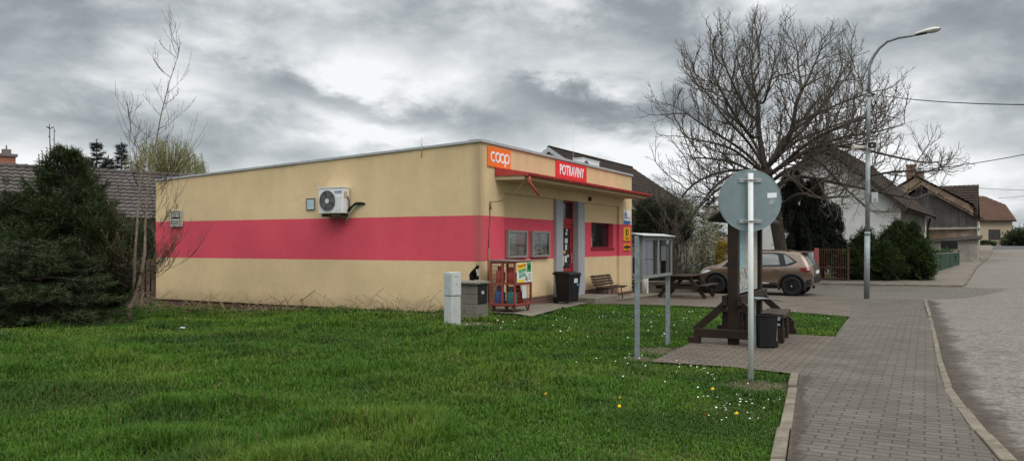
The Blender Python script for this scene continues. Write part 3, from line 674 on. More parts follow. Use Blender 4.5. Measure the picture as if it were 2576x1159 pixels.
# window
wi = MB(); fr(wi, 7.1, 9.04, 1.46, 2.28, .055, .255, .295); win = wi.build('window', M('dark_red_frame', (.13, .02, .025), .5), shop, .004)
q = MB(); q.quad((7.15, .28, 1.51), (8.99, .28, 1.51), (8.99, .28, 2.23), (7.15, .28, 2.23)); q.build('pane', M_PANE, win, normals=False)
q = MB(); q.box(7.04, 9.10, .035, .25, 1.425, 1.459); q.build('sill', M_RED, win, .004)
q = MB(); q.box(7.42, 7.62, .272, .276, 1.52, 1.80); q.build('sticker', M('notice_yellow', (.35, .33, .22), .7, .4, 18), win)
# doorstep slab
q = MB(); q.box(4.80, 6.66, -.98, -.001, -.4, .06); q.box(4.76, 5.84, 0, .165, -.3, .058); q.build('doorstep', m_conc, shop, .015)

def on_shop(name, label, cat, group=None): return thing(name, label, cat, (OX, OY, 0), TH, group)
# ------------------------------------------------------------------ signs on the front
coop = on_shop('shop_sign', 'orange square-ended sign with white rounded letters at the corner parapet', 'sign')
q = MB(); q.box(.323, 1.467, -.03, -.002, 3.455, 3.935); q.build('panel', M('orange_sign', (.80, .16, .022), .45, .06, 2), coop, .003)
q = MB()
def ring(mb, cx, cz, ro, ri, y0, y1, a0=0.0, a1=2 * math.pi, n=36):
    vs = []
    for i in range(n + 1):
        a = a0 + (a1 - a0) * i / n
        for r_ in (ri, ro):
            for y in (y0, y1): vs.append((cx + r_ * math.cos(a), y, cz + r_ * math.sin(a)))
    fs = []
    for i in range(n):
        o = i * 4; e = o + 4
        fs += [(o, e, e + 2, o + 2), (o + 2, e + 2, e + 3, o + 3), (o + 1, o + 3, e + 3, e + 1), (o, o + 1, e + 1, e)]
    mb.add(vs, fs)
zc = 3.70; ro, ri = .128, .082
ring(q, .573, zc, ro, ri, -.036, -.0305, R(48), R(312)); ring(q, .805, zc, ro, ri, -.0364, -.0303); ring(q, 1.037, zc, ro, ri, -.0368, -.0303); ring(q, 1.269, zc, ro, ri, -.0372, -.0303)
q.box(1.141, 1.188, -.0376, -.0303, zc - .215, zc)
q.build('lettering', M_WHITE, coop)
food = on_shop('shop_sign', 'red rectangular sign with white capital letters above the shop door', 'sign')
q = MB(); q.box(4.2, 6.43, -.03, -.002, 3.468, 3.962); q.build('panel', M('red_sign', (.68, .030, .035), .45, .06, 2), food, .003)
lettering('POTRAVINY', .40, M_WHITE, food, (5.315, -.032, 3.715), bold=.011, sx=.80, space=1.02)
M_INKB = M('blue_ink', (.02, .09, .28), .5); M_INK = M('dark_ink', (.03, .025, .02), .6); M_INKG = M('grey_ink', (.2, .2, .2), .6)
s = on_shop('plaque', 'white plaque with blue lower edge, uppermost of the wall plaques', 'plaque')
q = MB(); q.box(9.73, 10.43, -.035, -.002, 2.29, 2.76); q.build('panel', M_WHITE, s, .004)
q = MB(); q.box(9.734, 10.426, -.037, -.0352, 2.294, 2.40); q.build('blue_edge', M('plaque_blue', (.03, .16, .42), .5), s)
q = MB()
for k, w_ in ((0, .05), (1, .09), (2, .14)): q.box(9.93 - w_, 9.93 + w_, -.037, -.0352, 2.665 - k * .04, 2.695 - k * .04)
q.box(9.91, 9.95, -.037, -.0352, 2.69, 2.725); q.build('emblem', M_INKB, s)
lettering('ČSOB', .11, M_INKB, s, (9.95, -.036, 2.515), bold=.004, sx=1.0)
lettering('Poštovní\nspořitelna', .052, M_INKG, s, (10.27, -.036, 2.50), bold=.001)
s = on_shop('plaque', 'yellow post office plaque with a dark horn emblem', 'plaque')
q = MB(); q.box(9.74, 10.43, -.035, -.002, 1.70, 2.17); M_YEL = M('plaque_yellow', (.74, .37, .02), .45, .06, 2); q.build('panel', M_YEL, s, .012)
q = MB(); ring(q, 10.13, 2.0, .115, .07, -.037, -.0352, R(-60), R(190)); ring(q, 10.07, 1.99, .12, .075, -.0374, -.0350, R(150), R(310))
q.prism([(9.93, -.0352, 2.11), (9.99, -.0352, 2.11), (10.10, -.0352, 1.90), (10.04, -.0352, 1.90)], (0, -.0026, 0)); q.build('emblem', M_INK, s)
lettering('Česká pošta', .085, M_INK, s, (10.085, -.036, 1.79), bold=.002)
s = on_shop('plaque', 'small orange plaque with black opening hours panel, lowest of the wall plaques', 'plaque')
q = MB(); q.box(9.76, 10.44, -.03, -.002, 1.36, 1.60); q.build('panel', M('plaque_orange', (.70, .30, .02), .45, .06, 2), s, .006)
q = MB(); q.box(9.78, 10.42, -.032, -.0302, 1.445, 1.525); q.build('dark_strip', M_BLACK, s)
lettering('Poštovna', .055, M_INK, s, (10.1, -.031, 1.56), bold=.001)
for k in range(2): q = MB(); q.box(9.9, 10.3, -.0315, -.0302, 1.385 + k * .025, 1.397 + k * .025); q.build('print_line', M_INK, s)

# notice cases with leaflets
M_PAPER = None
def m_print(name, base, ink, scale, thr=.5):
    """a page of pictures and small print"""
    m, nt, b = base_mat(name); tc = nd(nt, 'ShaderNodeTexCoord')
    vo = nd(nt, 'ShaderNodeTexVoronoi', feature='F1', distance='CHEBYCHEV'); vo.inputs['Scale'].default_value = scale; lk(nt, tc.outputs['Object'], vo.inputs['Vector'])
    n = nd(nt, 'ShaderNodeTexNoise'); n.inputs['Scale'].default_value = scale * 1.7; n.inputs['Detail'].default_value = 5; lk(nt, tc.outputs['Object'], n.inputs['Vector'])
    mr = nd(nt, 'ShaderNodeMapRange'); mr.inputs['From Min'].default_value = thr - .03; mr.inputs['From Max'].default_value = thr + .03; lk(nt, n.outputs['Fac'], mr.inputs['Value'])
    hs = nd(nt, 'ShaderNodeMix', data_type='RGBA'); hs.inputs['Factor'].default_value = .82; lk(nt, vo.outputs['Color'], hs.inputs['A']); hs.inputs['B'].default_value = (*ink, 1)
    mx = nd(nt, 'ShaderNodeMix', data_type='RGBA'); lk(nt, mr.outputs['Result'], mx.inputs['Factor']); mx.inputs['A'].default_value = (*base, 1); lk(nt, hs.outputs['Result'], mx.inputs['B'])
    lk(nt, mx.outputs['Result'], b.inputs['Base Color']); b.inputs['Roughness'].default_value = .7; return m
M_LEAF = m_print('leaflet_print', (.62, .60, .56), (.13, .12, .11), 13, .53)
M_TYPE = m_print('typed_sheet', (.80, .82, .92), (.5, .51, .58), 42, .60)
M_CASEG = M_glass('case_glass', (.86, .87, .86), .10)
def notice_case(x0, x1, label, pages):
    s = on_shop('poster_case', label, 'notice case', 'glazed poster cases on the shop front')
    z0, z1 = 1.24, 1.945; yf, yb = -.01, .088
    q = MB(); fr(q, x0, x1, z0, z1, .055, yf, yb); q.build('frame', M('case_frame', (.30, .285, .26), .45, .12, 4, metal=.3), s, .008)
    q = MB(); q.box(x0 + .05, x1 - .05, .066, .086, z0 + .05, z1 - .05); q.build('back_board', M('case_board', (.26, .235, .20), .8), s)
    for (a, b_, c_, d_, m_) in pages:
        q = MB(); q.box(x0 + a, x0 + b_, .058, .0645, z0 + c_, z0 + d_); q.build('poster', m_, s)
    q = MB(); q.quad((x0 + .055, .012, z0 + .055), (x1 - .055, .012, z0 + .055), (x1 - .055, .012, z1 - .055), (x0 + .055, .012, z1 - .055)); q.build('pane', M_CASEG, s, normals=False)
notice_case(1.405, 2.476, 'glazed poster case with leaflets and an orange sheet, nearer the gas cage', [(.07, .53, .07, .63, M_LEAF), (.64, .93, .31, .62, M('orange_sheet', (.62, .17, .08), .7)), (.66, .94, .07, .28, M_LEAF)])
notice_case(2.78, 3.86, 'glazed poster case filled with two printed leaflets, beside the shop door', [(.08, .50, .09, .60, M_LEAF), (.54, 1.0, .07, .64, M_LEAF)])

# ------------------------------------------------------------------ things on the walls
M_ACW = M('ac_white', (.66, .67, .68), .4, .06, 3, dirt=(.36, .34, .31), dscale=2.2, dmin=.62)
def outdoor_unit(root, x0, x1, y0, y1, z0, z1, fan_side, badge):
    """fan_side: 'x' = fan faces -x (side wall), 'y' = faces -y"""
    q = MB(); q.box(x0, x1, y0, y1, z0, z1); q.build('casing', M_ACW, root, .018)
    q = MB(); q.box(x0 - .012, x1 + .012, y0 - .012, y1 + .012, z1 - .012, z1 + .016); q.build('lid', M('ac_lid', (.6, .6, .6), .45, .1, 4), root, .006)
    h = (z1 - z0); r = h * .40; zc = (z0 + z1) / 2 - .005
    M_FAN = M('fan_dark', (.05, .05, .055), .6, .3, 20); M_WIRE = M('fan_wire', (.30, .30, .31), .5)
    if fan_side == 'x': cy = y1 - .05 - r; put = lambda a, b_: (x0 - .006 - a * 0, cy + b_[0], zc + b_[1]); N = Vector((-1, 0, 0))
    else: cx = x0 + .05 + r; put = lambda a, b_: (cx + b_[0], y0 - .006, zc + b_[1]); N = Vector((0, -1, 0))
    C = Vector(put(0, (0, 0)))
    f = MB(); k = 40; f.add([C + N * .001] + [Vector(put(0, (r * math.cos(2 * math.pi * i / k), r * math.sin(2 * math.pi * i / k)))) + N * .001 for i in range(k)], [(0, i + 1, (i + 1) % k + 1) for i in range(k)]); fan = f.build('fan_opening', M_FAN, root)
    b_ = MB()
    for i in range(5):
        a = 2 * math.pi * i / 5 + .3
        pts = [Vector(put(0, (r * q_ * math.cos(a + t), r * q_ * math.sin(a + t)))) + N * .004 for q_, t in ((.2, 0), (.93, -.1), (.90, .62), (.25, .7))]
        b_.add(pts, [(0, 1, 2, 3)])
    b_.build('fan_blade', M('fan_blade_grey', (.10, .10, .11), .5), fan)
    g_ = MB()
    for rr in [r * (i + 1) / 9 for i in range(9)]:
        g_.tube([Vector(put(0, (rr * math.cos(2 * math.pi * i / k), rr * math.sin(2 * math.pi * i / k)))) + N * .014 for i in range(k + 1)], .0016 if rr < r * .98 else .007, 4, False)
    for i in range(8):
        a = 2 * math.pi * i / 8; g_.tube([C + N * .016, Vector(put(0, (r * math.cos(a), r * math.sin(a)))) + N * .014], .003, 4)
    g_.build('fan_grille', M_WIRE, fan)
    hb = MB(); hb.add([C + N * .021] + [Vector(put(0, (r * .24 * math.cos(2 * math.pi * i / 20), r * .24 * math.sin(2 * math.pi * i / 20)))) + N * .02 for i in range(20)], [(0, i + 1, (i + 1) % 20 + 1) for i in range(20)]); hb.build('fan_hub', M_ACW, fan)
    sl = MB()
    for i in range(9):
        z_ = z0 + .08 + i * h * .065
        if fan_side == 'x': sl.hexa([(x0 - .001, y0 + .05, z_), (x0 - .012, y0 + .05, z_), (x0 - .012, y0 + .23, z_), (x0 - .001, y0 + .23, z_), (x0 - .001, y0 + .05, z_ + .028), (x0 - .003, y0 + .05, z_ + .028), (x0 - .003, y0 + .23, z_ + .028), (x0 - .001, y0 + .23, z_ + .028)])
        else: sl.box(x1 - .24, x1 - .06, y0 - .008, y0 - .001, z_, z_ + .014)
    sl.build('louvre', M_ACW, root)
    return root
ya, yb = side_y(861.5, -.33), side_y(801, -.33)
D = OY + UY * -.33 + UX * ya
zt, zb = z_at(471, D), z_at(536, D)
ac = on_shop('air_conditioner', 'white air conditioner outdoor unit bracketed on the side wall', 'air conditioner')
outdoor_unit(ac, -.335, -.06, ya, yb, zb, zt, 'x', 'ACOND')
q = MB(); q.box(-.340, -.3355, ya + .03, ya + .235, zt - .155, zt - .075); q.build('badge', M('badge_grey', (.55, .56, .57), .5), ac)
lettering('ACOND', .062, M_INKB, ac, (-.341, ya + .1325, zt - .115), (math.pi / 2, 0, -math.pi / 2), bold=.0025)
q = MB(); q.box(-.27, -.16, ya - .012, ya - .001, zt - .26, zt - .1); q.build('valve_cover', M('beige_cover', (.45, .38, .28), .6), ac, .003)
q = MB()
for y_ in (ya + .12, yb - .12): q = MB(); q.bar((-.32, y_, zb - .035), (-.001, y_, zb - .035), .05, .05); q.build('bracket', M('rust_brown', (.07, .045, .035), .8), ac)
q = MB(); q.box(-.30, -.05, ya + .04, yb - .08, zb - .085, zb - .061); q.build('drip_tray', M('rust_brown', (.07, .045, .035)), ac)
q = MB(); ye = side_y(918); ze = side_z(918, 513)
q.tube([(-.16, ya - .02, zt - .22), (-.15, ya - .06, zt - .35), (-.12, ya - .04, zb + .06)], .014, 7)
q.tube([(-.13, ya - .02, zb + .05), (-.11, ya - .07, zb + .13), (-.06, ya - .22, ze + .02), (-.045, ye + .1, ze + .02), (.02, ye, ze)], .033, 9)
q.tube([(-.15, ya - .02, zb + .05), (-.14, ya - .05, zb + .12), (-.09, ya - .16, ze - .02), (-.05, ye + .12, ze - .005)], .02, 8)
q.build('pipe_bundle', M('black_insulation', (.012, .012, .012), .8), ac)
q = MB(); q.tube([(-.05, ye + .14, ze - .035), (-.09, ya - .16, ze - .06), (-.12, ya - .10, zb + .05), (-.15, ya + .0, zb - .15), (-.15, ya + .06, zb - .23)], .010, 7); q.build('drain_hose', M('green_hose', (.16, .34, .24), .5), ac)
y0, y1 = side_y(793.5), side_y(771.7); z0, z1 = side_z(782, 528), side_z(782, 498.5)
s = on_shop('wall_vent', 'small pale blue louvred vent in a grey frame beside the air conditioner', 'vent')
q = MB()
for a, b_, c_, d_ in ((y0, y0 + .03, z0, z1), (y1 - .03, y1, z0, z1), (y0 + .03, y1 - .03, z0, z0 + .03), (y0 + .03, y1 - .03, z1 - .03, z1)): q.box(-.03, -.001, a, b_, c_, d_)
q.build('frame', M('vent_frame', (.15, .16, .16), .6), s)
q = MB()
for i in range(5):
    a = z0 + .03 + (z1 - z0 - .06) * i / 5; b_ = a + (z1 - z0 - .06) / 5 - .004; q.hexa([(-.03, y0 + .031, a), (-.006, y0 + .031, a), (-.006, y1 - .031, a), (-.03, y1 - .031, a), (-.014, y0 + .031, b_), (-.006, y0 + .031, b_), (-.006, y1 - .031, b_), (-.014, y1 - .031, b_)])
q.build('louvre', M('pale_blue', (.42, .54, .62), .5), s)
y0, y1 = side_y(460), side_y(433); z0, z1 = side_z(446, 570), side_z(446, 530)
s = on_shop('wall_vent', 'dirty white louvred ventilation grille at the far end of the side wall', 'vent')
q = MB(); q.box(-.07, -.001, y0, y0 + .03, z0, z1); q.box(-.07, -.001, y1 - .03, y1, z0, z1); q.box(-.07, -.001, y0 + .03, y1 - .03, z1 - .03, z1); q.box(-.07, -.001, y0 + .03, y1 - .03, z0, z0 + .03); q.build('frame', M('dirty_white', (.42, .42, .38), .7, .25, 8), s)
q = MB()
for i in range(8):
    if i == 4: continue
    a = z0 + .035 + (z1 - z0 - .07) * i / 8; q.hexa([(-.068, y0 + .031, a), (-.03, y0 + .031, a + .02), (-.03, y1 - .031, a + .02), (-.068, y1 - .031, a), (-.068, y0 + .031, a + .012), (-.03, y0 + .031, a + .045), (-.03, y1 - .031, a + .045), (-.068, y1 - .031, a + .012)])
q.build('louvre', M('dirty_white', (.42, .42, .38)), s)
q = MB(); q.box(-.012, -.002, y0 + .031, y1 - .031, z0 + .03, z1 - .03); q.build('opening', M_DARK, s)
yt = side_y(760); s = on_shop('wall_tap', 'small capped outlet pipe low on the cream side wall', 'tap'); zt2 = side_z(760, 751)
q = MB(); q.tube([(0, yt, zt2), (-.09, yt, zt2), (-.10, yt, zt2 - .05)], .02, 8); q.tube([(-.05, yt - .05, zt2 + .03), (-.05, yt + .05, zt2 + .03)], .012, 6); q.build('tap_body', M('weathered_cream', (.42, .34, .22), .7), s)
s = on_shop('power_cable', 'thin tan cable looping from canopy corner down the front pier', 'cable')
q = MB()
A = Vector((.80, -.80, 3.13)); B = Vector((.44, -.03, 2.60)); pts = []
for i in range(13):
    t = i / 12; p_ = A.lerp(B, t); p_.z -= .16 * math.sin(math.pi * t); pts.append(p_)
pts += [Vector((.43, -.02, 2.45)), Vector((.45, -.02, 2.2)), Vector((.39, -.02, 1.9)), Vector((.37, -.02, 1.5))]
q.tube(pts, .011, 6); q.tube([(.44, -.03, 2.62), (.44, -.03, 2.42)], .024, 6); q.tube([(.37, -.025, 1.5), (.36, -.03, .2)], .026, 8); q.build('cable_run', M('tan_cable', (.20, .13, .07), .8), s)
s = on_shop('air_conditioner', 'white air conditioner outdoor unit standing on the flat roof', 'air conditioner')
D0 = 25.0; yy = .75; x0_, x1_ = front_x(1466, yy), front_x(1508, yy)
outdoor_unit(s, x0_, x1_, yy, yy + .35, 3.86, z_at(397.5, OY + UY * x0_ + UX * yy), 'y', '')
q = MB()
for x_ in (x0_ + .1, x1_ - .1): q = MB(); q.box(x_ - .04, x_ + .04, yy - .02, yy + .37, 3.7, 3.86); q.build('foot', M_BLACK, s)
# ------------------------------------------------------------------ gas cage and cylinders
M_CAGE = M('rust_red_paint', (.25, .055, .042), .65, .3, 5, .2, 60, dirt=(.10, .04, .03), dscale=5, dmin=.56)
M_STEEL = M('galvanised', (.25, .285, .30), .5, .3, 9, .1, 60, metal=.3, dirt=(.17, .19, .20), dscale=14, dmin=.5)
cx0, cx1, cy0, cy1 = -.03, .80, -.93, -.30
GZ = .03; cz0, cz1 = .20, 1.17
cage = on_shop('gas_cage', 'rusty red wire cage trolley of gas bottles at the shop corner', 'gas cage')
q = MB(); t = .045
for x in (cx0, cx1):
    for y in (cy0, cy1): q.box(x - t / 2, x + t / 2, y - t / 2, y + t / 2, cz0, cz1)
for z in (cz0, cz1 - .0):
    for y in (cy0, cy1): q.box(cx0 + t / 2, cx1 - t / 2, y - t / 2, y + t / 2, z - .03, z + .02)
    for x in (cx0, cx1): q.box(x - t / 2, x + t / 2, cy0 + t / 2, cy1 - t / 2, z - .03, z + .02)
ym = (cy0 + cy1) / 2
q.box(cx0 - t / 2, cx0 + t / 2, ym - .028, ym + .028, cz0 + .02, cz1 - .03)
q.box(cx0 - .02, cx0 + .02, cy0 + t / 2, ym - .028, .66, .70); q.box(cx0 - .02, cx0 + .02, ym + .028, cy1 - t / 2, .66, .70)
q.box(cx0 + t / 2, cx1 - t / 2, cy0 - .02, cy0 + .02, .64, .69); q.box(cx0 + .03, cx1 - .03, cy0 + .03, cy1 - .03, .655, .675)
q.build('frame', M_CAGE, cage, .004)
q = MB(); q.box(cx0 - .01, cx1 + .01, cy0 - .01, cy1 + .01, cz0 - .045, cz0 - .031); q.build('floor_plate', M_CAGE, cage)
q = MB(); q.hexa([(cx0 - .04, cy0 - .04, cz1 + .021), (cx1 + .03, cy0 - .04, cz1 + .021), (cx1 + .03, cy1 + .03, cz1 + .021), (cx0 - .04, cy1 + .03, cz1 + .021), (cx0 - .04, cy0 - .04, cz1 + .035), (cx1 + .03, cy0 - .04, cz1 + .035), (cx1 + .03, cy1 + .03, cz1 + .06), (cx0 - .04, cy1 + .03, cz1 + .06)]); q.build('roof', M('cage_roof', (.16, .13, .12), .7), cage)
q = MB(); wr = .0035
def wires(mb, a, b, c, n, m_):
    """wire mesh on the parallelogram a, a+b, a+c"""
    a, b, c = map(Vector, (a, b, c))
    for i in range(n + 1): mb.tube([a + b * (i / n), a + b * (i / n) + c], wr, 4, False)
    for i in range(m_ + 1): mb.tube([a + c * (i / m_), a + c * (i / m_) + b], wr, 4, False)
wires(q, (cx0, cy0, cz0), (0, cy1 - cy0, 0), (0, 0, cz1 - cz0), 9, 10); wires(q, (cx0, cy0, cz0), (cx1 - cx0, 0, 0), (0, 0, .45), 9, 5); wires(q, (cx0, cy1, cz0), (cx1 - cx0, 0, 0), (0, 0, cz1 - cz0), 9, 10); wires(q, (cx1, cy0, cz0), (0, cy1 - cy0, 0), (0, 0, cz1 - cz0), 7, 10)
q.build('wire_mesh', M_CAGE, cage)
for y in (cy0 + .05, cy1 - .05):
    q = MB(); q.lathe([(.02, -.02), (.062, -.018), (.066, 0), (.062, .018), (.02, .02)], (cx0 + .06, y, GZ + .067), 16, 'y'); q.bar((cx0 + .06, y - .03, GZ + .07), (cx0 + .06, y - .03, cz0 - .03), .03, .01); q.bar((cx0 + .06, y + .03, GZ + .07), (cx0 + .06, y + .03, cz0 - .03), .03, .01); q.build('wheel', M('caster_rust', (.10, .06, .045), .8), cage)
for y in (cy0 + .03, cy1 - .03):
    q = MB(); q.bar((cx1 - .20, y, cz0 - .03), (cx1 - .10, y, GZ), .035, .02); q.bar((cx1 - .03, y, cz0 - .03), (cx1 - .06, y, GZ), .035, .02); q.build('leg', M_CAGE, cage)
sg = MB(); sg.box(cx0 + .06, cx1 + .01, cy0 - .034, cy0 - .024, .70, 1.165); sgo = sg.build('sign_board', M('sign_white', (.62, .63, .60), .5, .05, 3), cage, .003)
yq = cy0 - .0365
q = MB(); q.prism([(cx0 + .07, cy0 - .0345, 1.155), (cx0 + .52, cy0 - .0345, 1.155), (cx0 + .52, cy0 - .0345, 1.0), (cx0 + .07, cy0 - .0345, .965)], (0, -.001, 0)); q.box(cx0 + .07, cx0 + .44, cy0 - .0355, cy0 - .0345, .705, .775); q.build('yellow_field', M('sign_yellow', (.72, .55, .06), .5), sgo)
q = MB(); q.box(cx0 + .56, cx0 + .78, cy0 - .0355, cy0 - .0345, .94, 1.155); q.build('green_field', M('sign_green', (.03, .27, .06), .5), sgo)
q = MB(); q.lathe([(.05, 0), (.05, .001)], (cx0 + .67, cy0 - .0367, 1.06), 16, 'y'); q.bar((cx0 + .63, cy0 - .0367, 1.03), (cx0 + .70, cy0 - .0367, 1.03), .001, .05); q.build('emblem', M_BLACK, sgo)
M_SR = M('sign_red_ink', (.45, .04, .02), .5); M_SG = M('sign_green_ink', (.05, .32, .17), .5)
lettering('Prodejní místo', .088, M_SR, sgo, (cx0 + .31, yq, 1.095), (math.pi / 2, R(-6), 0), bold=.002, sx=.78)
lettering('PROPAN', .115, M_SG, sgo, (cx0 + .33, yq - .001, .975), (math.pi / 2, R(-8), 0), bold=.005, sx=.85)
lettering('BUTAN', .115, M_SG, sgo, (cx0 + .33, yq - .001, .865), (math.pi / 2, R(-8), 0), bold=.005, sx=.85)
lettering('2 kg\n10 kg', .058, M_INK, sgo, (cx0 + .53, yq, .80), bold=.002)
q = MB()
for i in range(5): q.box(cx0 + .64, cx0 + .77, cy0 - .0355, cy0 - .0345, .76 + i * .03, .772 + i * .03)
q.build('small_print', M_INKG, sgo)
q = MB(); q.prism([(cx0 + .33, cy0 - .026, .62), (cx0 + .52, cy0 - .026, .62), (cx0 + .55, cy0 - .026, .33), (cx0 + .34, cy0 - .026, .33)], (0, -.004, 0)); q.build('price_sheet', m_print('price_print', (.55, .58, .62), (.3, .3, .32), 40, .56), cage)

def gas_bottle(x, y, z, h, r, col, label, group='gas bottles in the red cage'):
    w_ = shop_world(x, y, z)
    b = thing('gas_bottle', label, 'gas bottle', w_, TH, group)
    mt = M('bottle_' + label.split()[0], col, .45, .2, 5, dirt=tuple(c * .45 for c in col), dscale=6, dmin=.6)
    hb = h * .74
    q = MB(); q.lathe([(r * .80, 0), (r * .84, .03), (r * .98, .06), (r, .09), (r, hb * .5 - .01), (r * 1.015, hb * .5), (r, hb * .5 + .01), (r, hb * .80), (r * .93, hb * .88), (r * .72, hb * .95), (r * .45, hb * .985), (r * .2, hb)], (0, 0, 0), 22); q.build('body', mt, b)
    q = MB(); n = 20; rr = r * .62; vs = []
    for k in range(n + 1):
        a = 2 * math.pi * k / n
        for (ra, z_) in ((rr, hb * .95), (rr, h), (rr * .92, h), (rr * .92, hb * .95)): vs.append((ra * math.cos(a), ra * math.sin(a), z_))
    fs = []
    for k in range(n):
        if k in (2, 3, 7, 8, 12, 13, 17, 18):   # hand openings: leave only the top rim
            o, e = k * 4, k * 4 + 4; zr = h - .03
            q.add([(rr * math.cos(2 * math.pi * j / n), rr * math.sin(2 * math.pi * j / n), z_) for j in (k, k + 1) for z_ in (zr, h)], [(0, 1, 3, 2)])
            continue
        o, e = k * 4, k * 4 + 4; fs += [(o, e, e + 1, o + 1), (o + 1, e + 1, e + 2, o + 2), (o + 2, e + 2, e + 3, o + 3)]
    q.add(vs, fs); q.build('collar', mt, b)
    q = MB(); q.tube([(0, 0, hb), (0, 0, hb + .06)], .022, 8); q.tube([(-.05, 0, hb + .04), (.05, 0, hb + .04)], .015, 8); q.build('valve', M('brass', (.35, .25, .09), .4, metal=.7), b)
gas_bottle(.14, -.46, .17, .46, .125, (.03, .115, .33), 'blue gas bottle in the lower left bay of the cage')
gas_bottle(.14, -.77, .17, .44, .125, (.02, .20, .20), 'teal gas bottle in the lower right bay of the cage')
gas_bottle(.44, -.77, .17, .42, .12, (.20, .02, .018), 'crimson gas bottle behind the mesh below the yellow sign')
gas_bottle(.68, -.62, .17, .46, .125, (.06, .025, .03), 'maroon dark gas bottle behind the hanging price sheet')
gas_bottle(.14, -.47, .676, .40, .115, (.42, .10, .07), 'salmon gas bottle on the upper shelf, nearer the wall')
gas_bottle(.15, -.77, .676, .38, .125, (.36, .07, .05), 'reddish gas bottle on the upper shelf, behind the sign edge')

# ------------------------------------------------------------------ utility pillars and the cat
pw = G(1138, 817)
wp = thing('utility_pillar', 'weathered white concrete cable cabinet standing in the grass', 'cable cabinet', (pw.x, pw.y, pw.z - .05), TH + R(-14))
M_PILW = M('white_concrete', (.43, .45, .44), .85, .15, 4, .3, 50, dirt=(.22, .22, .20), dscale=3.2, dmin=.57)
q = MB(); q.box(-.13, .13, -.105, .105, 0, .62); q.build('foot_block', M_PILW, wp, .012)
q = MB(); q.box(-.135, .135, -.115, .11, .626, 1.09); bx = q.build('cabinet_body', M_PILW, wp, .012)
q = MB(); q.box(-.11, .11, -.119, -.1155, .65, 1.06); q.build('front_door', M('cabinet_door', (.47, .49, .49), .7, .08, 5), wp, .003)
q = MB(); q.box(-.139, -.1355, -.09, .09, .65, 1.06); q.build('side_panel', M('cabinet_panel', (.40, .42, .42), .75, .2, 7, dirt=(.2, .2, .19), dscale=9, dmin=.6), wp, .003)
q = MB(); q.prism([(-.03, -.1195, .84), (.03, -.1195, .84), (0, -.1195, .90)], (0, -.001, 0)); q.box(-.05, .03, -.1205, -.1195, .99, 1.02); q.build('warning_mark', M('faded_grey', (.32, .33, .33), .7), wp)
# grey block pillar with black meter door
u0 = Vector((-.755, 16.6, 0)); BX, BY = .50, .417
mp_ = thing('meter_pillar', 'grey concrete block meter pillar with a black door, cat on top', 'meter pillar', (u0.x, u0.y, 0), TH)
M_BLOCK = M('grey_block', (.16, .145, .12), .9, .25, 3, .4, 45, dirt=(.08, .075, .06), dscale=2.6, dmin=.56)
q = MB()
for i, (a, b_) in enumerate(((-.25, .075), (.08, .305), (.31, .52), (.525, .735))): q.box(0 + (i > 0) * .004, BX - (i > 0) * .004, (i > 0) * .004, BY, a, b_)
q.build('block_wall', M_BLOCK, mp_, .008)
q = MB(); vs = [(-.05, -.05, .737), (BX + .05, -.05, .737), (BX + .05, BY + .05, .737), (-.05, BY + .05, .737), (-.05, -.05, .775), (BX + .05, -.05, .775), (BX + .05, BY + .05, .775), (-.05, BY + .05, .775)]
q.add(vs, [(0, 1, 2, 3), (0, 1, 5, 4), (1, 2, 6, 5), (2, 3, 7, 6), (3, 0, 4, 7)]); q.add([vs[4], vs[5], vs[6], vs[7], (BX / 2 - .05, BY / 2, .835), (BX / 2 + .05, BY / 2, .835)], [(0, 1, 5, 4), (1, 2, 5), (2, 3, 4, 5), (3, 0, 4)])
q.build('coping_slab', M('coping', (.17, .155, .13), .9, .3, 6, .6, 30, dirt=(.09, .085, .07), dscale=7, dmin=.55), mp_, .008)
q = MB(); q.box(.05, BX - .06, -.012, .003, .315, .728); q.build('door', M('door_black', (.016, .016, .016), .55, .3, 5), mp_, .004)
q = MB(); q.box(.19, .30, -.014, -.0122, .52, .585); q.build('sticker', m_print('sticker_print', (.5, .5, .48), (.1, .06, .05), 45, .52), mp_)

